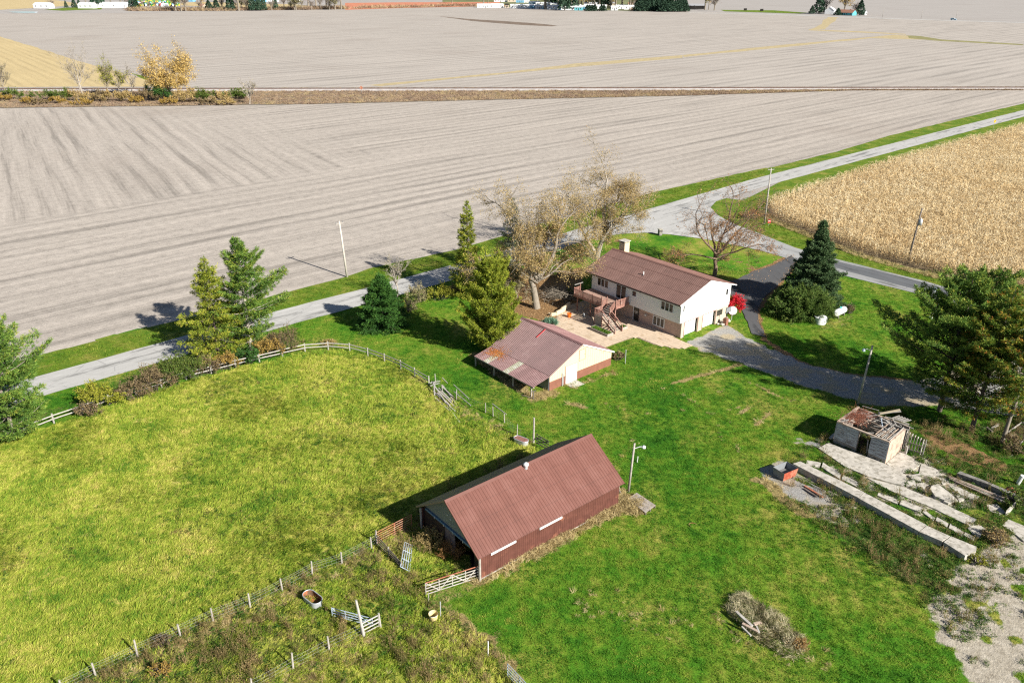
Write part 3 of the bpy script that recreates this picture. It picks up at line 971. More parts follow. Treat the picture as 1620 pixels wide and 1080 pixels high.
M_BARN_SHADE = simple('barn_gable_shade', (0.035, 0.02, 0.016), 0.7, 0.2, 2)  # barn brown darkened so the gable front's shade is in the colour
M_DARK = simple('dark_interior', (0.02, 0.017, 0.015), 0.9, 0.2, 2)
M_DOOR = simple('dark_door', (0.028, 0.022, 0.02), 0.4, 0.1, 2)
M_GREYP = simple('grey_green_gable', (0.20, 0.22, 0.19), 0.7, 0.1, 2)
M_BLUE = simple('blue_track', (0.10, 0.20, 0.30), 0.4, 0.1, 2)
M_SHADE2 = simple('barn_roof_shade_side', (0.27, 0.20, 0.13), 0.6, 0.1, 1)  # far slope coloured apart from the red one, its shade put into the tone
M_DECK = simple('deck_red_stain', (0.30, 0.155, 0.12), 0.8, 0.3, 3, stain=(0.36, 0.27, 0.22), stain_amt=0.5)
M_DECKG = simple('grey_weathered_wood', (0.34, 0.30, 0.26), 0.9, 0.25, 4)
M_DECKF = simple('deck_floor_wood', (0.34, 0.22, 0.17), 0.85, 0.25, 2)
M_OLDW = simple('old_wood', (0.46, 0.36, 0.28), 0.9, 0.25, 3, stain=(0.28, 0.2, 0.15), stain_amt=0.6)
M_OLDG = simple('bleached_grey_wood', (0.40, 0.375, 0.335), 0.9, 0.25, 3, stain=(0.3, 0.26, 0.22), stain_amt=0.5)
_k = NT('peeling_boards_blue_shade', 0.9, 0.1)  # peeling white paint, dimmed and blued to carry the front wall's shade
_n = _k.noise(1.0, 6, vec=_k.map(_k.obj(), scale=(0.9, 0.9, 16.0)), rough=0.8)
_k.color(_k.ramp(_n, [(0.40, (0.42, 0.47, 0.50)), (0.50, (0.33, 0.36, 0.38)), (0.57, (0.12, 0.085, 0.07)), (0.75, (0.05, 0.04, 0.035))]))
M_PEEL = _k.m
M_CONC = simple('pale_concrete', (0.47, 0.435, 0.375), 0.9, 0.20, 1.6, stain=(0.30, 0.275, 0.225), stain_amt=0.6, stain_scale=2.4, bump=0.2)
M_CONCD = simple('dark_old_concrete', (0.24, 0.225, 0.20), 0.95, 0.3, 1.3, stain=(0.10, 0.09, 0.08), stain_amt=0.6)
M_PAVER = simple('patio_paver', (0.56, 0.44, 0.32), 0.9, 0.10, 0.8, stain=(0.42, 0.31, 0.2), stain_amt=0.5, stain_scale=0.9)
M_WPOLE = simple('weathered_pole', (0.36, 0.33, 0.29), 0.9, 0.2, 3)
M_WPOLED = simple('dark_pole', (0.16, 0.135, 0.115), 0.9, 0.25, 3)
M_PALE = simple('pale_vinyl_rail', (0.40, 0.375, 0.34), 0.6, 0.12, 3)
M_GALV = simple('galvanised_steel', (0.50, 0.52, 0.53), 0.4, 0.12, 4, 0.5, metal=0.3)
M_GATEB = simple('blue_grey_gate_paint', (0.38, 0.45, 0.52), 0.45, 0.1, 4)
M_RUSTP = simple('rusty_paint', (0.36, 0.13, 0.075), 0.8, 0.3, 4, stain=(0.42, 0.24, 0.16), stain_amt=0.6)
M_RUSTIN = simple('rusty_tub_inside', (0.40, 0.14, 0.06), 0.85, 0.3, 3, stain=(0.13, 0.08, 0.05), stain_amt=0.7)
M_WIRE = simple('old_wire', (0.30, 0.31, 0.29), 0.5, 0.1, 3)
M_BWHITE = simple('bright_white', (0.72, 0.72, 0.70), 0.45, 0.03, 2)
M_YBUCK = simple('yellowed_plastic', (0.72, 0.58, 0.28), 0.6, 0.1, 3)
M_BLACK = simple('black_metal', (0.02, 0.02, 0.02), 0.5, 0.1, 3)
M_ORANGE = simple('orange_plastic', (0.70, 0.16, 0.02), 0.5, 0.05, 3)
M_GREYM = simple('grey_steel', (0.20, 0.21, 0.22), 0.5, 0.1, 3)
M_LEAFLIT = simple('fallen_rusty_needles', (0.45, 0.16, 0.035), 0.95, 0.3, 5)
_g = NT('window_glass', 0.06, 0.6)
_g.color(_g.ramp(_g.noise(0.8, 3), [(0.42, (0.012, 0.012, 0.012)), (0.62, (0.045, 0.04, 0.034))]))
M_GLASS = _g.m


def ribbed_panel(width, length, thick=0.012, rib=0.028, ribs=3, name='roof_panel', m=None, pitch_rib=0.045):
    """one sheet of ribbed steel lying in x (width) by y (length), ribs along y"""
    prof = [(0.0, 0.0)]
    n = ribs
    for i in range(n):
        c = width * (i + 0.5) / n
        h = pitch_rib
        prof += [(c - h, 0.0), (c - h * 0.45, rib), (c + h * 0.45, rib), (c + h, 0.0)]
    prof += [(width, 0.0)]
    b = MB()
    k = len(prof)
    vs = [(p[0], 0, p[1]) for p in prof] + [(p[0], length, p[1]) for p in prof] + [(p[0], 0, p[1] - thick) for p in prof] + [(p[0], length, p[1] - thick) for p in prof]
    fs = [(i, i + 1, k + i + 1, k + i) for i in range(k - 1)]
    fs += [(2 * k + i + 1, 2 * k + i, 3 * k + i, 3 * k + i + 1) for i in range(k - 1)]
    fs += [(i + 1, i, 2 * k + i, 2 * k + i + 1) for i in range(k - 1)]
    fs += [(k + i, k + i + 1, 3 * k + i + 1, 3 * k + i) for i in range(k - 1)]
    b.add(vs, fs)
    return b.mesh(name, m)


def lay_roof(root, name, m, x_e, z_e, x_r, z_r, y0, y1, wd=0.92, ribs=3, rib=0.03, mats=None, jitter=0.0):
    """roof panels from the eave line x_e,z_e up to the ridge x_r,z_r, side by side along y; each its own part sharing one mesh"""
    L = math.hypot(x_r - x_e, z_r - z_e)
    n = max(1, round(abs(y1 - y0) / wd))
    wd = abs(y1 - y0) / n
    me = ribbed_panel(wd - 0.004, L, ribs=ribs, rib=rib, name=name, m=m)
    up = Vector((x_r - x_e, 0, z_r - z_e)).normalized()
    sgn = 1 if x_r > x_e else -1
    ax = Vector((0, 1, 0)) * (-sgn)
    nz = ax.cross(up)
    outp = []
    for i in range(n):
        o = link(name, me, root)
        if mats and i in mats:
            mm = me.copy()
            mm.materials[0] = mats[i]
            o.data = mm
        y = (y0 + i * wd) if sgn < 0 else (y0 + (i + 1) * wd)
        o.matrix_local = Matrix(((ax.x, up.x, nz.x, x_e), (ax.y, up.y, nz.y, y), (ax.z, up.z, nz.z, z_e + 0.02), (0, 0, 0, 1)))
        outp.append(o)
    return outp


def wall_panel(root, name, m, a, b, z0, z1, wd=0.92, ribs=3, rib=0.02, out=(0, -1)):
    """ribbed wall sheets between plan points a and b"""
    a, b = Vector((a[0], a[1], 0)), Vector((b[0], b[1], 0))
    d = b - a
    n = max(1, round(d.length / wd))
    wd = d.length / n
    me = ribbed_panel(wd - 0.004, z1 - z0, ribs=ribs, rib=rib, name=name, m=m, pitch_rib=0.03)
    d.normalize()
    nz = d.cross(Vector((0, 0, 1)))
    for i in range(n):
        o = link(name, me, root)
        p = a + d * wd * i
        o.matrix_local = Matrix(((d.x, 0, nz.x, p.x), (d.y, 0, nz.y, p.y), (0, 1, nz.z, z0), (0, 0, 0, 1)))


def window(root, axis, fixed, a, b, z0, z1, lights=3, out=-1, frame_m=None, glass_m=None, depth=0.07, fw=0.11, name='window'):
    """framed window: axis 'y' lies along y on the wall x=fixed, axis 'x' along x on y=fixed; out = side it faces"""
    fm, gm = frame_m or M_TRIM, glass_m or M_GLASS
    f = MB()

    def bx(mb, s0, s1, za, zb, d0, d1):
        lo, hi = fixed + out * d0, fixed + out * d1
        lo, hi = min(lo, hi), max(lo, hi)
        if axis == 'y':
            mb.box(lo, hi, s0, s1, za, zb)
        else:
            mb.box(s0, s1, lo, hi, za, zb)
    bx(f, a, b, z0, z0 + fw, 0, depth)
    bx(f, a, b, z1 - fw, z1, 0, depth)
    step = (b - a - fw) / lights
    for i in range(lights + 1):
        s = a + i * step
        bx(f, s, s + fw, z0 + fw, z1 - fw, 0, depth)
    fo = f.build(name, fm, root)
    for i in range(lights):
        g = MB()
        s = a + i * step + fw
        bx(g, s + 0.001, s + step - fw - 0.001, z0 + fw + 0.001, z1 - fw - 0.001, 0.004, 0.02)
        g.build('pane', gm, fo)
        if z1 - z0 > 9.0:
            q = MB()
            bx(q, s + 0.002, s + step - fw - 0.002, (z0 + z1) / 2 - 0.025, (z0 + z1) / 2 + 0.025, 0.021, 0.045)
            q.build('muntin', fm, fo)
    return fo


# ------------------------------------------------------------------ house (local x runs along the gable wall, local y along the eaves)
H_ = thing('house', 'two-storey white and tan house with a brown ribbed metal roof and two garage doors', 'house', (22.6, 99.14, 0), R(40))
WX, WY0, WY1, WR = 0.35, 0.1, 16.95, 11.35
EZ, RZ, RX = 5.08, 7.18, 6.33
OVL = 18.6


def roof_z(x):
    return EZ + (RZ - EZ) * (x / RX) if x <= RX else RZ - (RZ - EZ) * ((x - RX) / (12.6 - RX))


b = MB()
b.box(WX, WX + 0.14, WY0 + 0.14, WY1, 2.32, 5.05)
b.box(WR - 0.14, WR, WY0 + 0.14, WY1, 0, roof_z(WR) - 0.05)
b.ext([(WX, 2.32), (WR, 2.32), (WR, roof_z(WR) - 0.05), (RX, RZ - 0.06), (WX, roof_z(WX) - 0.05)], 'y', WY0, WY0 + 0.138)
b.ext([(WX + 0.15, 2.32), (WR - 0.15, 2.32), (WR - 0.15, roof_z(WR) - 0.08), (RX, RZ - 0.09), (WX + 0.15, roof_z(WX + .15) - 0.08)], 'y', WY1 - 0.14, WY1 - 0.002)
b.build('upper_wall', M_WHITE, H_)
b = MB()
b.box(0.8, 0.98, WY0 + 0.18, WY1, 0, 2.315)
q_ = MB()
for a_, b__ in ((0.8, 1.42), (4.32, 5.42), (8.35, WR - 0.142)):
    q_.box(a_, b__, WY0 + 0.02, WY0 + 0.178, 0, 2.315)
for a_, b__ in ((1.42, 4.32), (5.42, 8.35)):
    q_.box(a_, b__, WY0 + 0.02, WY0 + 0.178, 2.22, 2.315)
tag(q_.build('garage_pier_wall', M_CREAM2, H_), None)
b.box(0.98, WR - 0.15, WY1 - 0.2, WY1 - 0.01, 0, 2.315)
b.build('lower_wall', M_PINK, H_)
MB().box(0.99, WR - 0.15, WY0 + 0.2, WY1 - 0.22, 2.24, 2.31).build('floor', M_DARK, H_)
MB().box(WX, 0.8, WY0 + 0.14, WY1, 2.25, 2.318).build('soffit', M_WHITE, H_)
# vertical groove boards of the upper siding on the camera side
for a_, b__ in ((1.42, 4.32), (5.42, 8.35)):
    g = MB().box(a_ + 0.001, b__ - 0.001, WY0 + 0.40, WY0 + 0.45, 0.02, 2.2).build('garage_door', M_BWHITE, H_)
    for k in range(4):
        MB().box(a_ + 0.03, b__ - 0.03, WY0 + 0.37, WY0 + 0.3995, 0.05 + k * 0.54, 0.05 + k * 0.54 + 0.5).build('door_panel', M_BWHITE, g)
    MB().box(a_ - 0.06, a_ + 0.03, WY0 - 0.03, WY0 - 0.002, 0, 2.19).box(b__ - 0.001, b__ + 0.12, WY0 - 0.03, WY0 - 0.002, 0, 2.19).box(a_ - 0.06, b__ + 0.06, WY0 - 0.032, WY0 - 0.001, 2.2, 2.315).build('door_frame', M_PINKD, g)
lay_roof(H_, 'roof_panel', M_ROOF_H, 0, EZ, RX, RZ, 0, OVL, 0.93, 4, 0.03)
lay_roof(H_, 'roof_panel', M_ROOF_H, 12.6, EZ, RX, RZ, 0, OVL, 0.93, 4, 0.03)
b = MB()
b.ext([(RX - 0.28, RZ - 0.03), (RX, RZ + 0.09), (RX + 0.28, RZ - 0.03), (RX, RZ + 0.03)], 'y', -0.02, OVL + 0.02)
b.build('ridge_cap', M_ROOF_H, H_)
MB().box(-0.06, -0.005, 0, OVL, EZ - 0.17, EZ + 0.015).box(12.605, 12.66, 0, OVL, EZ - 0.17, EZ + 0.015).build('gutter', M_FASC, H_)
b = MB()
b.add([(0, 0, EZ - 0.14), (RX, 0, RZ - 0.14), (RX, 0, RZ), (0, 0, EZ), (0, 0.035, EZ - 0.14), (RX, 0.035, RZ - 0.14), (RX, 0.035, RZ), (0, 0.035, EZ)], [(0, 1, 2, 3), (5, 4, 7, 6), (0, 4, 5, 1), (3, 2, 6, 7)])
b.add([(RX, 0, RZ - 0.14), (12.6, 0, EZ - 0.14), (12.6, 0, EZ), (RX, 0, RZ), (RX, 0.035, RZ - 0.14), (12.6, 0.035, EZ - 0.14), (12.6, 0.035, EZ), (RX, 0.035, RZ)], [(0, 1, 2, 3), (5, 4, 7, 6), (0, 4, 5, 1), (3, 2, 6, 7)])
b.build('rake_board', M_TRIM, H_)
b = MB()
b.add([(0.0, 0.04, EZ - 0.04), (RX, 0.04, RZ - 0.04), (RX, OVL, RZ - 0.04), (0.0, OVL, EZ - 0.04)], [(0, 3, 2, 1)])
b.add([(RX, 0.04, RZ - 0.04), (12.6, 0.04, EZ - 0.04), (12.6, OVL, EZ - 0.04), (RX, OVL, RZ - 0.04)], [(0, 3, 2, 1)])
b.build('roof_deck', M_TRIM, H_)
# horizontal laps where the sheets overlap
for t in (0.36, 0.7):
    q = MB()
    x_, z_ = RX * t, EZ + (RZ - EZ) * t
    q.bar((x_, 0.05, z_ + 0.055), (x_, OVL - 0.05, z_ + 0.055), 0.035, 0.01)
    q.build('lap_strip', M_ROOF_H, H_)
window(H_, 'y', WX, 1.35, 3.6, 3.4, 4.75, 3)
window(H_, 'y', WX, 8.05, 8.95, 3.75, 4.7, 1)
window(H_, 'y', WX, 13.5, 15.8, 3.45, 4.75, 3)
sd_ = window(H_, 'y', WX, 10.0, 12.0, 2.62, 4.78, 2, name='sliding_door', fw=0.09)
window(H_, 'y', 0.8, 3.05, 5.15, 0.5, 1.92, 3)
d_ = MB().box(0.735, 0.798, 7.78, 8.72, 0.0, 2.05).build('back_door', M_DOOR, H_)
MB().box(0.72, 0.734, 7.92, 8.58, 1.05, 1.85).build('pane', M_GLASS, d_)
MB().box(0.70, 0.719, 7.90, 8.60, 1.42, 1.47).box(0.70, 0.719, 8.22, 8.28, 1.05, 1.419).build('muntin', M_TRIM, d_)
MB().box(0.70, 0.733, 8.72, 8.84, 0, 2.12).build('door_frame', M_TRIM, d_)
MB().tube([(0.70, 7.88, 1.0), (0.655, 7.88, 1.0)], 0.035, 8).build('handle', M_GALV, d_)
window(H_, 'x', WY0, 0.62, 1.1, 3.85, 4.95, 1)
window(H_, 'x', WY0, 10.1, 10.75, 3.9, 5.05, 1)
MB().box(5.0, 5.5, WY0 - 0.04, WY0 - 0.001, 6.15, 6.4).build('gable_vent', M_TRIM, H_)
mt = MB().tube([(0.79, 6.5, 1.45), (0.66, 6.5, 1.45)], 0.17, 12).build('electric_meter', M_GALV, H_)
MB().bar((0.76, 7.6, 1.6), (0.76, 5.3, 1.6), 0.05).build('conduit', M_PINK, mt)
# chimney, pale block with a vented cap
ch = MB().box(7.25, 8.35, 17.0, 18.1, 6.3, 8.15).build('chimney', M_CREAM, H_)
b = MB()
for i in range(4):
    for yy in (17.02, 18.0):
        MB().box(7.28 + i * 0.33, 7.28 + i * 0.33 + 0.09, yy, yy + 0.08, 8.152, 8.35).build('cap_pier', M_CREAM, ch)
MB().box(7.12, 8.48, 16.87, 18.23, 8.352, 8.45).build('chimney_cap', M_CONC, ch)
MB().box(7.4, 8.2, 17.15, 17.95, 8.151, 8.2).build('flue', M_DARK, ch)
vp = MB().tube([(3.15, 9.45, 6.05), (3.15, 9.45, 6.62)], 0.085, 10).build('vent_pipe', M_BWHITE, H_)
MB().tube([(3.15, 9.45, 6.08), (3.15, 9.45, 6.17)], [0.30, 0.13], 10).build('flashing', M_FASC, vp)

# ------------------------------------------------------------------ deck with its stair, in the house's frame
DK = thing('deck', 'raised red-brown wooden deck with railings and a grey stair behind the white house', 'deck', (22.6, 99.14, 0), R(40))
DZ = 2.6
k = 0
y = 9.32
while y < 16.85:
    x0 = -2.4 if y < 11.1 else -3.4
    MB().box(x0, 0.33, y, y + 0.135, DZ - 0.04, DZ).build('floor_board', M_DECKF, DK)
    y += 0.145
    k += 1
b = MB()
b.box(-3.46, -3.402, 11.1, 16.9, DZ - 0.3, DZ + 0.004)
b.build('rim_joist', M_DECK, DK)
MB().box(-2.46, -2.402, 9.3, 11.1, DZ - 0.3, DZ + 0.004).build('rim_joist', M_DECK, DK)
MB().box(-3.4, 0.3, 16.9, 16.95, DZ - 0.3, DZ + 0.004).build('rim_joist', M_DECK, DK)
MB().box(-2.4, 0.3, 9.26, 9.318, DZ - 0.3, DZ + 0.004).build('rim_joist', M_DECK, DK)
for jy in np.arange(9.8, 16.6, 0.8):
    MB().box(-2.3 if jy < 11.1 else -3.3, 0.3, jy, jy + 0.05, DZ - 0.25, DZ - 0.045).build('joist', M_DECKG, DK)
for px_, py_ in ((-3.2, 16.3), (-3.2, 13.6), (-2.3, 9.55), (-3.25, 11.3)):
    MB().box(px_, px_ + 0.14, py_, py_ + 0.14, 0, DZ - 0.26).build('support_post', M_DECK, DK)


def railing(root, a, b, z_a, z_b, h=0.95, gap=0.14, boards=True, mt=None):
    """top rail, bottom rail and baluster boards from plan point a to b"""
    mt = mt or M_DECK
    A, B = Vector((a[0], a[1], z_a)), Vector((b[0], b[1], z_b))
    r = MB()
    up = Vector((0, 0, 1))
    r.bar(A + up * h, B + up * h, 0.12, 0.045)
    ro = r.build('top_rail', mt, root)
    MB().bar(A + up * 0.12, B + up * 0.12, 0.05, 0.08).build('bottom_rail', mt, root)
    n = int((B - A).length / gap)
    for i in range(1, n):
        p = A.lerp(B, i / n)
        MB().box(p.x - 0.045 if abs(B.x - A.x) > abs(B.y - A.y) else p.x - 0.012, p.x + 0.045 if abs(B.x - A.x) > abs(B.y - A.y) else p.x + 0.012,
                 p.y - 0.012 if abs(B.x - A.x) > abs(B.y - A.y) else p.y - 0.045, p.y + 0.012 if abs(B.x - A.x) > abs(B.y - A.y) else p.y + 0.045,
                 p.z + 0.02, p.z + h - 0.024).build('baluster', mt, root)


def post(root, x, y, z0, z1, w_=0.1, mt=None):
    MB().box(x - w_ / 2, x + w_ / 2, y - w_ / 2, y + w_ / 2, z0, z1).build('railing_post', mt or M_DECK, root)


railing(DK, (-3.43, 11.2), (-3.43, 16.75), DZ, DZ)
for yy in (11.2, 13.0, 14.9, 16.8):
    post(DK, -3.43, yy, DZ - 0.3, DZ + (1.35 if yy in (11.2,) else 1.12))
railing(DK, (-3.4, 16.9), (-2.2, 16.9), DZ, DZ)
post(DK, -2.1, 16.9, DZ, DZ + 1.45)
MB().bar((-3.3, 16.9, DZ + 1.42), (-1.6, 16.9, DZ + 1.42), 0.12, 0.05).build('top_rail', M_PALE, DK)
railing(DK, (-3.35, 11.12), (-2.45, 11.12), DZ - 0.35, DZ)
post(DK, -2.4, 11.12, DZ - 0.3, DZ + 1.05)
railing(DK, (-2.4, 9.36), (-1.5, 9.36), DZ, DZ)
railing(DK, (-1.5, 9.30), (0.2, 9.30), DZ, DZ)
post(DK, -1.45, 9.33, DZ - 0.4, DZ + 1.05)
post(DK, -2.42, 9.36, DZ - 0.4, DZ + 1.1)
# landing and two flights
LZ = 1.72
for i in range(10):
    MB().box(-5.1 + i * 0.15, -5.1 + i * 0.15 + 0.14, 9.5, 10.85, LZ - 0.04, LZ).build('landing_board', M_DECKG, DK)
for i in range(9):
    MB().box(-5.12, -5.09, 9.5 + i * 0.15, 9.5 + i * 0.15 + 0.145, 0.02, LZ - 0.05).build('skirt_board', M_DECKG, DK)
for i in range(9):
    MB().box(-5.08 + i * 0.15, -5.08 + i * 0.15 + 0.145, 10.86, 10.885, 0.02, LZ - 0.05).build('skirt_board', M_DECKG, DK)
railing(DK, (-5.1, 9.5), (-5.1, 10.85), LZ, LZ)
railing(DK, (-5.05, 10.87), (-3.5, 10.87), LZ, LZ)
for x_, y_, hh in ((-5.1, 9.45, 1.0), (-5.1, 10.87, 1.0), (-3.6, 9.45, 1.05), (-3.6, 10.87, 1.3)):
    post(DK, x_, y_, 0, LZ + hh)
for i in range(4):
    MB().box(-3.6 + i * 0.3, -3.6 + i * 0.3 + 0.29, 9.6, 10.95, LZ + 0.18 * (i + 1) - 0.04, LZ + 0.18 * (i + 1)).build('tread', M_DECKG, DK)
railing(DK, (-3.55, 9.5), (-2.45, 9.5), LZ, DZ, gap=0.2)
for yy in (9.62, 10.9):
    MB().bar((-3.6, yy, LZ - 0.05), (-2.4, yy, DZ - 0.12), 0.045, 0.22).build('stringer', M_DECK, DK)
for i in range(9):
    MB().box(-5.05, -3.65, 9.45 - (i + 1) * 0.28, 9.45 - (i + 1) * 0.28 + 0.26, LZ - 0.19 * (i + 1) - 0.04 + 0.02, LZ - 0.19 * (i + 1) + 0.02).build('tread', M_DECKG, DK)
for x_ in (-5.08, -3.62):
    MB().bar((x_, 9.45, LZ - 0.1), (x_, 6.9, 0.06), 0.045, 0.24).build('stringer', M_DECK, DK)
    A, B = Vector((x_, 9.45, LZ + 0.95)), Vector((x_, 6.88, 0.95))
    MB().bar(A, B, 0.11, 0.05).build('handrail', M_DECK, DK)
    MB().bar(A - Vector((0, 0, 0.45)), B - Vector((0, 0, 0.45)), 0.04, 0.09).build('middle_rail', M_DECK, DK)
    post(DK, x_, 6.88, 0, 1.0)
    post(DK, x_, 8.2, 0.2, 1.72)


def hloc(x, y, z=0.0):
    c_, s_ = math.cos(R(40)), math.sin(R(40))
    return (22.6 + x * c_ - y * s_, 99.14 + x * s_ + y * c_, z)


# things about the patio
def planter(x0, x1, y0, y1, h, label, soil_m):
    t = thing('planter', label, 'planter', hloc((x0 + x1) / 2, (y0 + y1) / 2), R(40))
    a, b_ = (x1 - x0) / 2, (y1 - y0) / 2
    for s in (-1, 1):
        for k_ in range(2):
            MB().box(s * a - 0.03, s * a + 0.03, -b_ - 0.03, b_ + 0.03, k_ * h / 2, (k_ + 1) * h / 2 - 0.01).build('side_board', M_DECKG, t)
            MB().box(-a + 0.031, a - 0.031, s * b_ - 0.03, s * b_ + 0.03, k_ * h / 2, (k_ + 1) * h / 2 - 0.01).build('end_board', M_DECKG, t)
    MB().box(-a + 0.031, a - 0.031, -b_ + 0.031, b_ - 0.031, 0.0, h - 0.12).build('soil', soil_m, t)
    rg = np.random.default_rng(int(h * 100))
    bg_ = Big()
    n_ = int(500 * (x1 - x0) * (y1 - y0))
    P = np.stack([rg.uniform(-a + .1, a - .1, n_), rg.uniform(-b_ + .1, b_ - .1, n_), np.full(n_, h - 0.12) + rg.uniform(0, 0.15, n_)], 1)
    P = P[fbm(P[:, 0], P[:, 1], 0.8, 3) > 0.45]
    leaves(bg_, P, 0.06, rg.uniform(0, 1, len(P)), rg)
    bg_.build('leafy_plants', [M_LEAFG], t)
    return t


def leaf_mat(name, stops, trans=0.25, rough=0.7, nscale=0.35, namp=0.35):
    """foliage: colour follows each leaf's own tint plus a drift through the crown"""
    k = NT(name, rough, 0.25)
    tnt = k.attr('tint', 'Fac')
    nz = k.noise(nscale, 3)
    f = k.mth('ADD', tnt, k.mth('MULTIPLY', k.mth('SUBTRACT', nz, 0.5), namp), True)
    col = k.ramp(f, stops)
    k.color(col)
    if trans > 0:
        tr = k.n('ShaderNodeBsdfTranslucent', {'Color': col})
        mx = k.n('ShaderNodeMixShader', {0: trans})
        k.t.links.new(k.b.outputs[0], mx.inputs[1])
        k.t.links.new(tr.outputs[0], mx.inputs[2])
        k.t.links.new(mx.outputs[0], k.out.inputs['Surface'])
    return k.m


M_LEAFG = leaf_mat('planter_leaves', [(0.2, (0.04, 0.12, 0.01)), (0.7, (0.12, 0.25, 0.02)), (1.0, (0.25, 0.25, 0.05))])
M_SOILP = simple('potting_soil', (0.07, 0.045, 0.03), 0.95, 0.3, 6)
planter(-6.6, -5.5, 6.85, 10.3, 0.42, 'long grey board planter with green plants beside the deck stair', M_SOILP)
planter(-3.25, -2.3, 7.1, 7.95, 0.42, 'small square wooden planter at the foot of the deck stair', M_SOILP)

op = thing('orange_bucket', 'orange bucket standing on the patio in front of the curved wall', 'bucket', at(900.5, 502))
MB().tube([(0, 0, 0), (0, 0, 0.62)], [0.24, 0.33], 14, cap=False).tube([(0, 0, 0.01), (0, 0, 0.03)], 0.23, 14).build('bucket', M_ORANGE, op)
MB().tube([(0, 0, 0.60), (0, 0, 0.66)], 0.35, 14, cap=False).build('rim', M_ORANGE, op)
MB().tube([(0.33, 0, 0.6), (0.3, 0, 0.8), (0, 0, 0.9), (-0.3, 0, 0.8), (-0.33, 0, 0.6)], 0.012, 5).build('handle', M_BLACK, op)
jg = thing('water_jug', 'small pale jug on the patio in the shade below the deck', 'jug', at(923.5, 501))
MB().tube([(0, 0, 0), (0, 0, 0.4), (0, 0, 0.5), (0, 0, 0.56)], [0.16, 0.16, 0.1, 0.06], 12).build('jug', M_GREYM, jg)
MB().tube([(0, 0, 0.56), (0, 0, 0.6)], 0.05, 8).build('cap', M_BWHITE, jg)

# patio: laid pavers as real pieces in one joined floor (each smaller than 10 pixels)
pat = MB()
c40, s40 = math.cos(R(40)), math.sin(R(40))
PX = [(p[0] * c40 + p[1] * s40, -p[0] * s40 + p[1] * c40) for p in PATIO]
xs_, ys_ = [p[0] for p in PX], [p[1] for p in PX]
sz = 0.6
ux = np.arange(min(xs_), max(xs_), sz)
uy = np.arange(min(ys_), max(ys_), sz)
UX, UY = np.meshgrid(ux, uy)
inn = sdist(PX, UX.ravel() + sz / 2, UY.ravel() + sz / 2) > 0.05
rp = random.Random(4)
for X_, Y_ in zip(UX.ravel()[inn], UY.ravel()[inn]):
    wx = [(X_ + 0.006, Y_ + 0.006), (X_ + sz - 0.006, Y_ + 0.006), (X_ + sz - 0.006, Y_ + sz - 0.006), (X_ + 0.006, Y_ + sz - 0.006)]
    pat.prism([(q[0] * c40 - q[1] * s40, q[0] * s40 + q[1] * c40) for q in wx], -0.02, 0.045 + rp.uniform(-0.005, 0.005))
sheet('patio_bed', PATIO, 0.012, simple('paver_sand', (0.34, 0.27, 0.19), 0.95))
tag(pat.build('patio_pavers', M_PAVER), None, None, None, 'structure')
cwp = [at(*p) for p in ((868, 498), (872, 500), (880, 499), (888, 495), (896, 490), (901, 487))]
b = MB()
for i in range(5):
    a_, b__ = cwp[i], cwp[i + 1]
    h0, h1 = 0.35 + 0.15 * i, 0.35 + 0.15 * (i + 1)
    b.bar((a_[0], a_[1], h0 / 2), (b__[0], b__[1], h0 / 2), 0.22, h0)
tag(b.build('curved_garden_wall', M_CREAM), 'low curved cream garden wall at the edge of the patio', 'wall')

# garage end: basketball backboard, dish, stones, mailbox pillar
bk = thing('basketball_hoop', 'dark basketball backboard leaning on a post beside the garage', 'basketball hoop', hloc(9.5, -0.9), R(40))
MB().tube([(0, 0, 0), (0, 0, 2.2)], 0.05, 8).build('pole', M_BLACK, bk)
MB().box(-0.6, 0.6, -0.32, -0.28, 2.0, 2.75).build('backboard', M_GREYM, bk)
MB().box(-0.66, 0.66, -0.275, -0.25, 1.95, 2.8).build('board_rim', M_BLACK, bk)
MB().box(-0.25, 0.25, -0.3, 0.25, 0, 1.0).build('base', M_BASEB, bk)
h_ = MB()
hp = [(0.23 * math.cos(t), -0.6 + 0.23 * math.sin(t), 2.15) for t in np.linspace(0, 2 * math.pi, 15)]
h_.tube(hp, 0.012, 5, cap=False)
h_.build('hoop', M_RUSTP, bk)
sdp = at(1157, 506)
dish = thing('satellite_dish', 'large round white satellite dish in front of the bright red bush', 'satellite dish', sdp, R(-100))
MB().tube([(0, 0, 0), (0, 0, 1.3)], 0.05, 8).build('mast', M_GALV, dish)
b = MB()
N_, M_ = 28, 7
vs, fs = [(0, 0, 0)], []
for j in range(1, M_ + 1):
    r_ = 0.6 * j / M_
    for i in range(N_):
        a_ = 2 * math.pi * i / N_
        vs.append((r_ * math.cos(a_), r_ * math.sin(a_), 0.16 * (r_ / 0.6) ** 2))
for i in range(N_):
    fs.append((0, 1 + i, 1 + (i + 1) % N_))
for j in range(M_ - 1):
    for i in range(N_):
        a_, b__ = 1 + j * N_ + i, 1 + j * N_ + (i + 1) % N_
        fs.append((a_, a_ + N_, b__ + N_, b__))
b.add(vs, fs)
bowl = b.build('dish_bowl', M_BWHITE, dish, True)
so = bowl.modifiers.new('thickness', 'SOLIDIFY')
so.thickness = 0.02
bowl.location = (0.12, 0, 1.5)
bowl.rotation_euler = (0, R(62), 0)
MB().tube([(0.15, 0, 1.52), (0.5, 0, 1.85)], 0.015, 6).tube([(0.48, 0, 1.82), (0.54, 0, 1.9)], 0.045, 8).build('receiver_arm', M_GREYM, dish)
rs = random.Random(3)


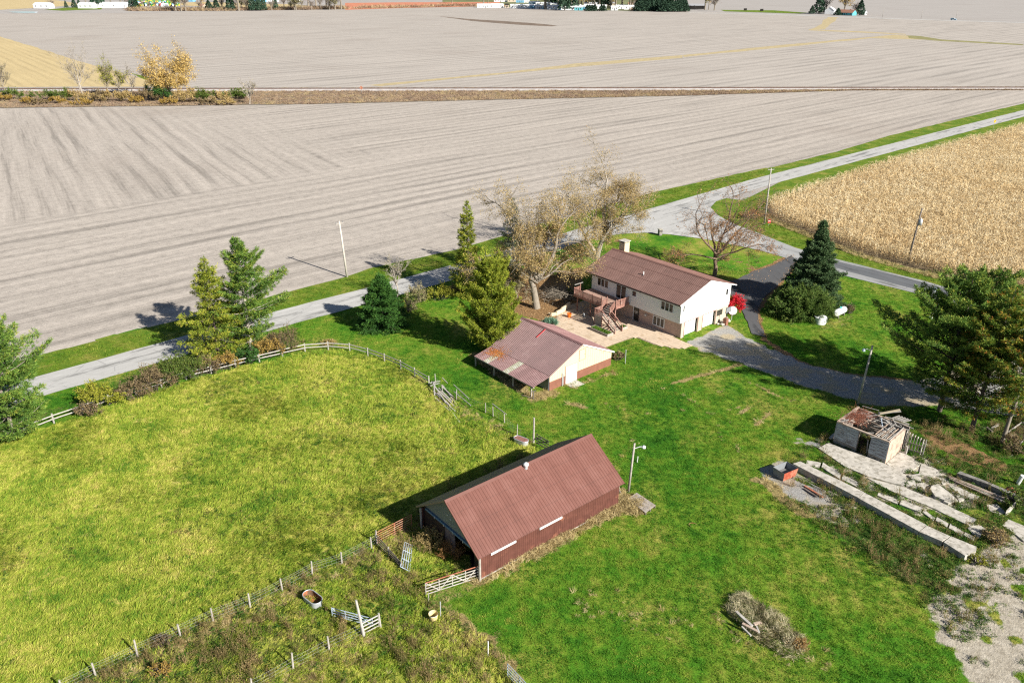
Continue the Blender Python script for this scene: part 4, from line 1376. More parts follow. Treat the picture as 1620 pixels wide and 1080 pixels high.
def stone(x, y, s, z=0.0, m=None, name='stone', label=None, group=None, cat='stone'):
    b = MB()
    vs = []
    for zz_, k_ in ((0, 0.85), (0.45, 1.0), (0.8, 0.6)):
        for i in range(6):
            a_ = 2 * math.pi * i / 6
            r_ = s * k_ * rs.uniform(0.75, 1.2)
            vs.append((r_ * math.cos(a_), r_ * math.sin(a_), s * zz_ * rs.uniform(0.85, 1.1)))
    fs = [tuple(range(5, -1, -1)), tuple(range(12, 18))]
    for j in range(2):
        for i in range(6):
            fs.append((j * 6 + i, j * 6 + (i + 1) % 6, (j + 1) * 6 + (i + 1) % 6, (j + 1) * 6 + i))
    b.add(vs, fs)
    o = b.build(name, m or M_CONC)
    o.location = (x, y, z)
    o.rotation_euler = (0, 0, rs.uniform(0, 6))
    return tag(o, label, cat, group)


for i, q in enumerate([(1136, 513), (1141, 510), (1146, 507), (1150, 503), (1143, 514), (1151, 508), (1146, 502), (1139, 507)]):
    x, y = at(*q)
    stone(x, y, 0.22 + 0.12 * (i % 3), label='%s pale rubble stone of the heap beside the garage wall' % ['leftmost', 'second from left', 'middle left', 'topmost', 'lowest', 'right front', 'right back', 'left back'][i], group='rubble stones beside the garage')
x, y = at(1234, 473)
stone(x, y, 0.42, m=M_BWHITE, label='white painted boulder on the drive edge left of the wide juniper', name='boulder', cat='boulder')
x, y = at(1044, 372)
pl = thing('mailbox_pillar', 'short grey stone pillar at the road edge of the front lawn', 'pillar', (x, y), R(20))
MB().box(-0.32, 0.32, -0.32, 0.32, 0, 1.15).build('pillar_body', M_CONCD, pl)
MB().box(-0.4, 0.4, -0.4, 0.4, 1.15, 1.27).build('pillar_cap', M_CONC, pl)

# well cover and propane tank on the side lawn
wc = thing('well_cover', 'round white well cover on the side lawn left of the gas tank', 'well cover', at(1297, 511))
b = MB().tube([(0, 0, 0), (0, 0, 0.95)], [0.78, 0.72], 18, cap=False)
b.build('cover_wall', M_BWHITE, wc, True)
MB().tube([(0, 0, 0.95), (0, 0, 1.0), (0, 0, 1.1)], [0.84, 0.84, 0.3], 18).build('lid', M_BWHITE, wc)
MB().tube([(0.9, 0.1, 0), (0.9, 0.1, 0.7)], 0.12, 8).build('pipe_stub', M_GALV, wc)
a_, b__ = P3(1319, 504), P3(1335, 496)
pt = thing('propane_tank', 'white horizontal propane tank with rounded ends on the side lawn', 'gas tank', tuple((a_ + b__) / 2), math.atan2(b__.y - a_.y, b__.x - a_.x))
L_ = (b__ - a_).length / 2 + 0.15
pts, rr = [], []
for t in (-1, -0.96, -0.85, -0.7, 0.7, 0.85, 0.96, 1):
    pts.append((t * L_, 0, 0.75))
    rr.append(0.5 * (1 if abs(t) <= 0.7 else math.sqrt(max(0.02, 1 - ((abs(t) - 0.7) / 0.3) ** 2))))
MB().tube(pts, rr, 20).build('tank_body', M_BWHITE, pt, True)
MB().tube([(0.2, 0, 1.2), (0.2, 0, 1.4)], [0.2, 0.17], 12).build('valve_dome', simple('turquoise_cap', (0.12, 0.55, 0.52), 0.5), pt)
for s in (-1, 1):
    MB().box(s * L_ * 0.5 - 0.1, s * L_ * 0.5 + 0.1, -0.4, 0.4, 0, 0.3).build('foot', M_CONCD, pt)

# ------------------------------------------------------------------ small barn with lean-to (local x along the cream gable wall)
S_ = thing('garden_shed', 'cream and brown shed with a pinkish ribbed metal roof, white door and open lean-to', 'shed', (4.48, 84.49, 0), R(40.6))
SW, SL, SEZ, SRZ = 10.74, 11.1, 1.98, 4.52


def srz(x):
    return SEZ + (SRZ - SEZ) * (1 - abs(x - SW / 2) / (SW / 2))


b = MB()
b.add([(0, 0, 1.15), (SW, 0, 1.05), (SW, 0, SEZ - 0.03), (SW / 2, 0, SRZ - 0.03), (0, 0, SEZ - 0.03), (0, 0.12, 1.15), (SW, 0.12, 1.05), (SW, 0.12, SEZ - 0.03), (SW / 2, 0.12, SRZ - 0.03), (0, 0.12, SEZ - 0.03)],
      [(0, 1, 2, 3, 4), (9, 8, 7, 6, 5), (1, 0, 5, 6)])
b.box(SW - 0.12, SW, 0.122, SL - 0.3, 1.05, SEZ - 0.03)
b.build('gable_wall', M_CREAM, S_)
for x_ in np.arange(0.45, SW - 0.2, 0.4):
    if 2.5 < x_ < 4.6:
        continue
    MB().box(x_, x_ + 0.035, -0.018, -0.001, 1.16, srz(x_) - 0.08).build('batten', M_CREAM, S_)
wall_panel(S_, 'wainscot_panel', M_BASEB, (0, -0.01), (2.55, -0.01), 0, 1.15, 0.6, 3)
wall_panel(S_, 'wainscot_panel', M_BASEB, (4.6, -0.01), (SW, -0.01), 0, 1.06, 0.6, 3)
MB().box(-0.001, 2.56, 0.0, 0.11, 0.0, 1.148).box(4.58, SW - 0.001, 0.0, 0.11, 0, 1.048).box(0, 0.1, 0.115, SL - 0.3, 0, SEZ).build('lower_wall', M_BASEB, S_)
MB().box(SW - 0.11, SW, 0.115, SL - 0.3, 0, 1.048).box(0.1, SW, SL - 0.42, SL - 0.3, 0, SEZ - 0.03).build('back_wall', M_BASEB, S_)
dr = MB().box(2.66, 4.5, -0.07, -0.02, 0.03, 2.3).build('white_door', M_BWHITE, S_)
MB().box(2.60, 2.655, -0.08, -0.004, 0, 2.36).box(4.505, 4.56, -0.08, -0.004, 0, 2.36).box(2.60, 4.56, -0.08, -0.004, 2.361, 2.42).build('door_frame', M_PINK, dr)
MB().box(4.2, 4.26, -0.12, -0.071, 1.0, 1.15).build('handle', M_GREYM, dr)
ht_ = MB().box(4.93, 5.9, -0.035, -0.002, 2.45, 3.83).build('loft_hatch', M_CREAM, S_)
MB().box(4.89, 4.929, -0.045, -0.004, 2.41, 3.87).box(5.901, 5.94, -0.045, -0.004, 2.41, 3.87).box(4.93, 5.9, -0.045, -0.004, 3.831, 3.87).box(4.93, 5.9, -0.045, -0.004, 2.41, 2.449).build('hatch_trim', M_BASEB, ht_)
MB().box(5.78, 5.88, -0.06, -0.036, 3.05, 3.15).build('latch', M_RUSTP, ht_)
MB().box(2.0, 2.1, -0.12, -0.04, 0, 1.75).build('drain_pipe', M_GALV, S_)
MB().box(2.2, 2.26, -0.1, -0.04, 0, 1.5).build('drain_pipe', M_GALV, S_)
lay_roof(S_, 'roof_panel', M_ROOF_S, -0.06, SEZ, SW / 2, SRZ, -0.1, SL, 0.93, 4, 0.035)
for o in lay_roof(S_, 'roof_panel', M_ROOF_S, SW + 0.4, SEZ - 0.18, SW / 2, SRZ, -0.1, SL, 0.93, 4, 0.035):
    pass
lt = lay_roof(S_, 'lean_to_panel', M_ROOF_S, -2.75, 1.42, -0.02, SEZ - 0.03, -0.15, SL, 0.93, 4, 0.035, mats={9: M_SKYL, 5: M_SKYL, 6: M_ROOF_S})
MB().ext([(SW / 2 - 0.25, SRZ - 0.04), (SW / 2, SRZ + 0.10), (SW / 2 + 0.25, SRZ - 0.04), (SW / 2, SRZ + 0.04)], 'y', -0.12, SL + 0.02).build('ridge_cap', M_ROOF_S, S_)
rcz = SRZ - (SRZ - SEZ) * 0.42 / (SW / 2)
MB().bar((SW / 2 - 0.25, 6.35, SRZ - 0.03), (SW / 2 - 1.75, 6.35, SRZ - 0.03 - 1.5 * (SRZ - SEZ) / (SW / 2)), 0.07, 0.09).build('red_flashing', M_ROOF_RED, S_)
b = MB()
b.bar((SW / 2, -0.12, SRZ - 0.03), (SW + 0.4, -0.12, SEZ - 0.21), 0.05, 0.17)
b.build('rake_board', M_BWHITE, S_)
MB().bar((SW / 2, -0.12, SRZ - 0.03), (-0.05, -0.12, SEZ - 0.03), 0.04, 0.08).build('rake_board', M_PINK, S_)
MB().box(SW + 0.4, SW + 0.44, -0.1, SL, SEZ - 0.32, SEZ - 0.15).build('fascia', M_BWHITE, S_)
for y_ in (0.3, 3.6, 7.2, SL - 0.2):
    MB().box(-2.66, -2.52, y_, y_ + 0.14, 0, 1.38).build('lean_to_post', M_DECKG, S_)
MB().box(-2.68, -2.52, -0.1, SL, 1.25, 1.38).build('lean_to_beam', M_DECKG, S_)
MB().box(-0.07, -0.01, 0.05, SL - 0.4, 0.0, SEZ - 0.1).build('inner_wall', M_GREYM, S_)
# rusty fallen needles lying on the lean-to roof under the conifer
bl = Big()
rg = np.random.default_rng(8)
n_ = 900
xx, yy = rg.normal(-0.5, 0.55, n_), rg.normal(9.2, 0.75, n_)
ok = (xx > -2.6) & (yy < SL)
xx, yy = xx[ok], yy[ok]
zz_ = np.where(xx < 0, 1.42 + (xx + 2.75) / 2.73 * (SEZ - 1.45), SEZ + (SRZ - SEZ) * xx / (SW / 2)) + 0.06
leaves(bl, np.stack([xx, yy, zz_], 1), 0.09, 0.5, rg, flat=0.85)
o = bl.build('fallen_needles', [M_LEAFLIT])
o.location, o.rotation_euler = (4.48, 84.49, 0), (0, 0, R(40.6))
tag(o, None, None, None, 'stuff')
stp = sheet('shed_step', zz(720, 480, 5.4, [(940, 690), (1040, 655), (1105, 690), (1010, 722)]), 0.05, M_CONC, step=0.4, amp=0.1)
lp = thing('leaning_post', 'short dark post with a crossbar by the corner of the lean-to', 'post', at(844, 631))
MB().tube([(0, 0, 0), (0, 0, 1.05)], 0.06, 7).build('post', M_WPOLED, lp)
MB().bar((-0.2, 0, 1.0), (0.3, 0.1, 1.08), 0.14, 0.06).build('crossbar', M_WPOLED, lp)
MB().tube([(0, 0, 0.12), (-1.4, 0.75, 0.1)], 0.045, 6).build('ground_pole', M_WPOLED, lp)
pp = thing('lawn_pole', 'thin grey steel pole on the lawn right of the shed', 'pole', at(989, 575))
MB().tube([(0, 0, 0), (0, 0, 1.9)], 0.045, 8).build('shaft', M_GALV, pp)
MB().tube([(0, 0, 1.9), (0, 0, 1.95)], 0.06, 8).build('cap', M_GALV, pp)

# ------------------------------------------------------------------ big barn (local x along the long eave, local y across)
B_ = thing('barn', 'long barn with a brick-red ribbed metal roof and dark brown steel walls', 'barn', (-2.7, 51.0, 0), R(39))
BL, BW, BEZ, BRZ, BM = 16.9, 9.2, 2.47, 5.62, 4.6


def barn_roof(side):
    ye, dirn = (0.0, 1) if side == 0 else (BW, -1)
    n = 18
    wd = BL / n
    L = math.hypot(BM, BRZ - BEZ)
    mt = M_ROOF_B if side == 0 else M_SHADE2
    me = ribbed_panel(wd - 0.004, L, ribs=3, rib=0.03, name='roof_panel', m=mt, pitch_rib=0.035)
    up = Vector((0, dirn * BM, BRZ - BEZ)).normalized()
    ax = Vector((dirn, 0, 0))
    nz = ax.cross(up)
    for i in range(n):
        o = link('roof_panel', me, B_)
        x = i * wd if dirn > 0 else (i + 1) * wd
        o.matrix_local = Matrix(((ax.x, up.x, nz.x, x), (ax.y, up.y, nz.y, ye), (ax.z, up.z, nz.z, BEZ + 0.02), (0, 0, 0, 1)))


barn_roof(0)
barn_roof(1)
MB().ext([(BM - 0.2, BRZ - 0.08), (BM, BRZ + 0.09), (BM + 0.2, BRZ - 0.08), (BM, BRZ + 0.03)], 'x', -0.02, BL + 0.02).build('ridge_cap', M_ROOF_B, B_)
MB().bar((0.0, -0.02, BEZ - 0.05), (0.0, BM, BRZ - 0.05), 0.05, 0.13).build('rake_trim', M_ROOF_B, B_)
MB().bar((0.0, BW + 0.02, BEZ - 0.05), (0.0, BM, BRZ - 0.05), 0.05, 0.13).build('rake_trim', M_SHADE2, B_)
MB().bar((BL, -0.02, BEZ - 0.05), (BL, BM, BRZ - 0.05), 0.05, 0.13).build('rake_trim', M_ROOF_B, B_)
wall_panel(B_, 'wall_panel', M_BARN, (0.35, 0.28), (BL - 0.4, 0.28), 0.16, BEZ - 0.25, 0.92, 4, 0.02)
MB().box(0.35, BL - 0.4, 0.285, 0.33, 0.1, BEZ - 0.1).build('wall_frame', M_BARN, B_)
MB().box(0.35, BL - 0.4, 0.25, 0.283, 0.08, 0.16).build('base_board', M_PALE, B_)
MB().box(0.35, BL - 0.4, BW - 0.33, BW - 0.28, 0.0, BEZ - 0.1).build('back_wall', M_BARN, B_)
MB().ext([(0.33, 0), (BW - 0.34, 0), (BW - 0.34, BEZ - 0.02), (BM, BRZ - 0.15), (0.33, BEZ - 0.02)], 'x', BL - 0.46, BL - 0.405).build('end_wall', M_BARN, B_)
for a_, b__ in ((1.45, 4.1), (6.7, 9.3)):
    MB().box(a_, b__, 0.20, 0.255, BEZ - 0.44, BEZ - 0.24).build('eave_light_panel', M_BWHITE, B_)
MB().box(2.2, 2.27, 0.16, 0.199, BEZ - 0.42, BEZ - 0.3).build('bracket', M_GREYM, B_)
# gable towards the pens: grey-green upper wall, blue door track, dark doorways, sliding doors
b = MB()
gz = 2.62
yl = BM - (BRZ - gz) / (BRZ - BEZ) * BM
b.ext([(yl + 0.12, gz), (BW - yl - 0.12, gz), (BM, BRZ - 0.12)], 'x', 0.52, 0.58)
b.build('gable_wall', M_GREYP, B_)
MB().box(0.36, 0.51, 1.6, 8.3, gz - 0.17, gz).build('door_track', M_BLUE, B_)
for y_ in (2.6, 4.1, 5.4, 6.8):
    MB().box(0.33, 0.359, y_, y_ + 0.09, gz - 0.26, gz - 0.05).build('track_roller', M_GALV, B_)
MB().box(0.40, 0.455, 3.9, 5.3, 0.05, gz - 0.18).build('sliding_door', simple('faded_purple_brown', (0.14, 0.105, 0.11), 0.6), B_)
MB().box(0.40, 0.455, 5.32, 6.9, 0.05, gz - 0.18).build('sliding_door', M_BARN_SHADE, B_)
MB().box(0.52, 0.56, 6.9, BW - 0.34, 0, gz - 0.01).build('front_wall', M_BARN_SHADE, B_)
MB().box(0.52, 0.56, 0.34, 1.3, 0, gz - 0.01).build('front_wall', M_BARN_SHADE, B_)
for i in range(2):
    MB().tube([(0.519, 5.0 - i * 0.45, 3.75 - i * 0.22), (0.46, 5.0 - i * 0.45, 3.75 - i * 0.22)], 0.06, 8).build('vent_cap', M_BWHITE, B_)
for y_ in (0.18, BW - 0.3):
    MB().tube([(0.25, y_, 0), (0.25, y_, 2.35)], 0.10, 8).build('corner_post', M_WPOLE, B_)
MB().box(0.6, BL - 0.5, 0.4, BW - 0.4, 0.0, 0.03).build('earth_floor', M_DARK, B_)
vt = MB().tube([(8.55, BM - 0.3, BRZ - 0.25), (8.55, BM - 0.3, BRZ + 0.12)], 0.16, 12).build('roof_vent', M_GALV, B_)
MB().tube([(8.55, BM - 0.3, BRZ + 0.12), (8.55, BM - 0.3, BRZ + 0.28), (8.55, BM - 0.3, BRZ + 0.40)], [0.26, 0.24, 0.08], 14).build('vent_hood', M_BWHITE, vt, True)
# ------------------------------------------------------------------ foliage paints
def bark(name, c, var=0.35):
    k = NT(name, 0.95, 0.1)
    n = k.noise(1.0, 5, vec=k.map(k.obj(), scale=(9, 9, 1.6)), rough=0.7)
    k.color(k.ramp(n, [(0.3, tuple(x * (1 - var) for x in c)), (0.7, tuple(x * (1 + var) for x in c))]))
    k.bump(n, 0.6, 0.04)
    return k.m


M_BARKG = bark('grey_bark', (0.25, 0.215, 0.17))
M_BARKD = bark('dark_bark', (0.12, 0.095, 0.08))
M_BARKP = bark('pine_bark', (0.30, 0.25, 0.21))
M_BARKL = bark('pale_bark', (0.36, 0.32, 0.27))
M_TWIGR = bark('reddish_twig', (0.20, 0.14, 0.10))
M_PINE = leaf_mat('pine_needles', [(0.0, (0.026, 0.068, 0.014)), (0.4, (0.078, 0.165, 0.026)), (0.72, (0.175, 0.27, 0.042)), (1.0, (0.36, 0.38, 0.06))], 0.22)
M_YPINE = leaf_mat('yellowing_needles', [(0.0, (0.05, 0.085, 0.012)), (0.35, (0.13, 0.19, 0.018)), (0.7, (0.29, 0.33, 0.03)), (1.0, (0.44, 0.40, 0.06))], 0.22)
M_OPINE = leaf_mat('turning_needles', [(0.0, (0.03, 0.08, 0.012)), (0.40, (0.08, 0.16, 0.02)), (0.66, (0.19, 0.24, 0.03)), (0.85, (0.38, 0.30, 0.04)), (1.0, (0.42, 0.17, 0.03))], 0.22, nscale=0.28, namp=0.7)
M_SPRUCE = leaf_mat('spruce_needles', [(0.0, (0.016, 0.042, 0.016)), (0.5, (0.052, 0.105, 0.038)), (1.0, (0.14, 0.20, 0.08))], 0.15)
M_DKGREEN = leaf_mat('dark_green_needles', [(0.0, (0.012, 0.045, 0.010)), (0.5, (0.035, 0.105, 0.018)), (1.0, (0.09, 0.20, 0.03))], 0.18)
M_GREYGRN = leaf_mat('grey_green_needles', [(0.0, (0.04, 0.055, 0.035)), (0.5, (0.09, 0.115, 0.07)), (1.0, (0.19, 0.20, 0.14))], 0.15)
M_TANLEAF = leaf_mat('tan_autumn_leaves', [(0.0, (0.24, 0.18, 0.06)), (0.5, (0.45, 0.34, 0.14)), (0.8, (0.52, 0.37, 0.16)), (1.0, (0.45, 0.24, 0.08))], 0.3)
M_PALELEAF = leaf_mat('pale_olive_leaves', [(0.0, (0.16, 0.16, 0.06)), (0.5, (0.34, 0.30, 0.15)), (1.0, (0.46, 0.38, 0.22))], 0.3)
M_RUSTLEAF = leaf_mat('rusty_leaves', [(0.0, (0.20, 0.10, 0.04)), (0.5, (0.40, 0.20, 0.075)), (1.0, (0.52, 0.32, 0.14))], 0.3)
M_GOLDLEAF = leaf_mat('golden_leaves', [(0.0, (0.36, 0.24, 0.06)), (0.5, (0.58, 0.41, 0.13)), (1.0, (0.70, 0.52, 0.22))], 0.3)
M_YELLOWB = leaf_mat('yellow_green_leaves', [(0.0, (0.14, 0.17, 0.015)), (0.5, (0.30, 0.31, 0.03)), (1.0, (0.48, 0.43, 0.07))], 0.3)
M_GREENB = leaf_mat('green_shrub_leaves', [(0.0, (0.04, 0.08, 0.012)), (0.5, (0.10, 0.16, 0.025)), (1.0, (0.22, 0.24, 0.05))], 0.3)
M_BROWNB = leaf_mat('brown_shrub_leaves', [(0.0, (0.09, 0.065, 0.03)), (0.5, (0.21, 0.15, 0.075)), (1.0, (0.33, 0.26, 0.13))], 0.25)
M_REDB = leaf_mat('scarlet_leaves', [(0.0, (0.30, 0.004, 0.012)), (0.5, (0.62, 0.012, 0.03)), (1.0, (0.80, 0.05, 0.06))], 0.25)
M_AGAVE = leaf_mat('blue_green_leaves', [(0.0, (0.06, 0.14, 0.09)), (0.5, (0.14, 0.26, 0.17)), (1.0, (0.25, 0.38, 0.27))], 0.15)
M_ORANGEB = leaf_mat('orange_weed_leaves', [(0.0, (0.18, 0.12, 0.025)), (0.5, (0.36, 0.23, 0.05)), (1.0, (0.48, 0.35, 0.11))], 0.25)


def unit(a):
    return a / (np.linalg.norm(a, axis=-1, keepdims=True) + 1e-9)


def conifer_mesh(seed, h, r, base=0.06, kind='pine', gap=0.55, per=6, dens=1.0, lean=(0, 0), ragged=0.25, blade=(0.30, 0.05), dead=0.04, asym=(0, 0, 0)):
    """whorled conifer: limbs in tiers, side sprays along every limb, needle tufts on the sprays"""
    rg = np.random.default_rng(seed)
    tr, cr = Big(), Big()
    nt = 9
    zs = np.linspace(0, h, nt + 1)
    ax = np.stack([lean[0] * (zs / h) ** 1.4 + np.cumsum(rg.normal(0, 0.02, nt + 1)), lean[1] * (zs / h) ** 1.4 + np.cumsum(rg.normal(0, 0.02, nt + 1)), zs], 1)
    rad = h * 0.0155 * (1 - zs / h) ** 0.8 + 0.02
    tubes(tr, ax[:-1], ax[1:], rad[:-1], rad[1:], 7)
    hs, az = [], []
    z = h * base
    while z < h * 0.985:
        n = per if z < h * 0.85 else max(3, per - 2)
        a0 = rg.uniform(0, 6.28)
        for i in range(n):
            if rg.uniform() < 0.10:
                continue
            hs.append(z + rg.normal(0, gap * 0.16))
            az.append(a0 + 6.283 * i / n + rg.normal(0, 0.25))
        z += gap * (1 - 0.35 * z / h) * rg.uniform(0.8, 1.25)
    hs, az = np.clip(np.array(hs), 0.1, h * 0.99), np.array(az)
    t = np.clip((hs - h * base) / (h * (1 - base)), 0.0, 0.985)
    if kind == 'pine':
        prof = np.minimum(1.0, 0.62 + 1.2 * t) * (1 - t ** 1.7) ** 0.72
        prof = np.where(t > 0.8, np.maximum(prof, 0.30 * (1.12 - t) / 0.3), prof)
    elif kind == 'spruce':
        prof = (1 - t) ** 0.78 * np.minimum(1, 0.80 + 1.6 * t)
    elif kind == 'column':
        prof = np.minimum(1, 0.55 + 1.5 * t) * (1 - t ** 2.2) ** 0.8
    else:
        prof = np.minimum(1, 0.7 + 1.0 * t) * (1 - t ** 2.6) ** 0.6
    tier = vn(hs, hs * 0, 1.3, seed % 50) * 2 * ragged
    L = r * prof * (1 + tier - ragged + rg.normal(0, ragged * 0.5, len(hs)))
    if asym[2]:
        L *= 1 + asym[2] * np.cos(az - asym[0]) * np.exp(-((t - asym[1]) / 0.35) ** 2)
    L = np.clip(L, 0.18 * r * (1.15 - t), None)
    el = {'pine': 0.10 + 0.55 * t, 'spruce': -0.32 + 0.75 * t, 'column': 0.45 + 0.4 * t, 'bushy': 0.25 + 0.6 * t}[kind] + rg.normal(0, 0.09, len(hs))
    D = np.stack([np.cos(az) * np.cos(el), np.sin(az) * np.cos(el), np.sin(el)], 1)
    bx = np.interp(hs, zs, ax[:, 0])
    by = np.interp(hs, zs, ax[:, 1])
    S = np.stack([bx, by, hs], 1)
    curve = {'pine': 0.20, 'spruce': 0.22, 'column': 0.3, 'bushy': 0.25}[kind]

    def limb(q):
        P = S + D * (L * q)[:, None]
        P[:, 2] += curve * L * (q ** 2) - (0.12 * L * q if kind == 'spruce' else 0)
        return P
    qs = [0, 0.35, 0.7, 1.0]
    R0 = 0.018 + L * 0.012
    for a, b in zip(qs[:-1], qs[1:]):
        tubes(tr, limb(np.full(len(L), a)), limb(np.full(len(L), b)), R0 * (1 - a * 0.8), R0 * (1 - b * 0.8), 3)
    m = np.maximum(5, (L * 17 * dens)).astype(int)
    rep = np.repeat(np.arange(len(L)), m)
    q = rg.beta(1.7, 1.15, len(rep))
    q = 0.12 + 0.9 * q
    Dh = unit(np.stack([-np.sin(az), np.cos(az), az * 0], 1))
    lat = rg.uniform(-1, 1, len(rep))
    width = (0.42 if kind in ('pine', 'bushy') else 0.36) * L[rep] * (1.12 - q) ** 0.8 + 0.12
    P = (S + 0)[rep] + D[rep] * (L[rep] * q)[:, None] + Dh[rep] * (lat * width)[:, None]
    P[:, 2] += curve * L[rep] * q ** 2 - (0.12 * L[rep] * q if kind == 'spruce' else 0) - 0.10 * np.abs(lat) * width + rg.normal(0, 0.09 if kind != 'bushy' else 0.22, len(rep))
    out = unit(D[rep] * 0.8 + Dh[rep] * (lat * 0.9)[:, None] + np.array([0, 0, 0.25]))
    nb = 6
    PP = np.repeat(P, nb, 0) + rg.normal(0, 0.085, (len(P) * nb, 3))
    DD = unit(np.repeat(out, nb, 0) + rg.normal(0, 0.62, (len(P) * nb, 3)))
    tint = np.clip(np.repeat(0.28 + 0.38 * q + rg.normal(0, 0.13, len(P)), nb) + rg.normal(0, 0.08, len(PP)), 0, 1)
    dd = np.repeat(rg.uniform(size=len(P)) < dead, nb)
    tint = np.where(dd, 1.0, tint)
    blades(cr, PP, DD, blade[0] * rg.uniform(0.6, 1.2, len(PP)), blade[1] * rg.uniform(0.8, 1.5, len(PP)) * 1.5, tint, rg)
    return tr, cr


def conifer(name, label, cat, loc, seed, h, r, leaf, bark_m, group=None, **kw):
    t = thing(name, label, cat, loc, 0, group)
    tr, cr = conifer_mesh(seed, h, r, **kw)
    tr.build('trunk', [bark_m], t, True)
    cr.build('crown', [leaf], t)
    return t


def broadleaf_mesh(seed, limbs, levels=5, ratio=0.72, spread=0.55, up=0.12, child=(3, 3, 3, 3, 3), seg=3, twig_r=0.012, leaf_n=0, leaf_s=0.11, leaf_sp=0.25, droop=0.0, jit=0.13, bush=1.0, rmin=0.011):
    """limbs: list of (start, direction, length, radius) of the first-order limbs; every level is grown at once"""
    rg = np.random.default_rng(seed)
    tr, cr = Big(), Big()
    S = np.array([l[0] for l in limbs], float)
    D = unit(np.array([l[1] for l in limbs], float))
    L = np.array([l[2] for l in limbs], float)
    Rr = np.array([l[3] for l in limbs], float)
    tips = []
    for lv in range(levels):
        n = len(S)
        pts = [S]
        dirs = [D]
        d = D
        p = S
        for s_ in range(seg):
            d = unit(d + rg.normal(0, jit * (1 + 0.25 * lv), (n, 3)) + np.array([0, 0, up - droop * lv * (s_ + 1) / seg]))
            p = p + d * (L / seg)[:, None]
            pts.append(p)
            dirs.append(d)
        taper = 0.62 if lv else 0.6
        sides = 7 if lv == 0 else (5 if lv == 1 else 3)
        for s_ in range(seg):
            r0 = np.maximum(Rr * (1 - (1 - taper) * s_ / seg), rmin)
            r1 = np.maximum(Rr * (1 - (1 - taper) * (s_ + 1) / seg), rmin * (0.6 if lv == levels - 1 else 1))
            tubes(tr, pts[s_], pts[s_ + 1], r0, r1, sides, 0.5)
        if lv == levels - 1:
            P = np.stack(pts[1:], 1).reshape(-1, 3)
            tips.append(P)
            break
        if lv == levels - 2:
            tips.append(np.stack(pts[2:], 1).reshape(-1, 3))
        c = child[lv]
        Pst = np.stack(pts, 1)
        Dst = np.stack(dirs, 1)
        nS, nD, nL, nR = [], [], [], []
        for j in range(c):
            t_ = np.full(n, 1.0) if j == 0 else rg.uniform(0.32, 1.0, n)
            f = t_ * seg
            i0 = np.minimum(f.astype(int), seg - 1)
            w_ = (f - i0)[:, None]
            idx = np.arange(n)
            P0 = Pst[idx, i0] * (1 - w_) + Pst[idx, i0 + 1] * w_
            d0 = Dst[idx, i0 + 1]
            q = unit(np.cross(d0, rg.normal(size=(n, 3))))
            ang = (0.25 if j == 0 else 1.0) * spread * rg.uniform(0.6, 1.35, n)
            nd = unit(d0 * np.cos(ang)[:, None] + q * np.sin(ang)[:, None])
            nS.append(P0)
            nD.append(nd)
            nL.append(L * ratio * rg.uniform(0.7, 1.2, n) * (1.0 if j == 0 else (1.12 - 0.45 * t_)))
            nR.append(np.maximum(Rr * (taper * 0.95 if j == 0 else 0.50 * (1.15 - 0.4 * t_)), rmin))
        S, D, L, Rr = np.concatenate(nS), np.concatenate(nD), np.concatenate(nL), np.concatenate(nR)
    T = np.concatenate(tips)
    if leaf_n:
        k = rg.choice(len(T), leaf_n)
        keep = vn(T[k, 0] * 1.0 + T[k, 2] * 0.6, T[k, 1] + T[k, 2] * 0.5, 1.6, seed % 37) > 0.18
        P = T[k][keep] + rg.normal(0, leaf_sp, (keep.sum(), 3))
        leaves(cr, P, leaf_s * rg.uniform(0.6, 1.3, len(P)), np.clip(rg.normal(0.5, 0.22, len(P)), 0, 1), rg)
    return tr, cr, T


def broadleaf(name, label, loc, seed, limbs, leaf, bark_m, group=None, cat='tree', **kw):
    t = thing(name, label, cat, loc, 0, group)
    tr, cr, T = broadleaf_mesh(seed, limbs, **kw)
    tr.build('trunk', [bark_m], t, True)
    if cr.n:
        cr.build('crown', [leaf], t)
    return t


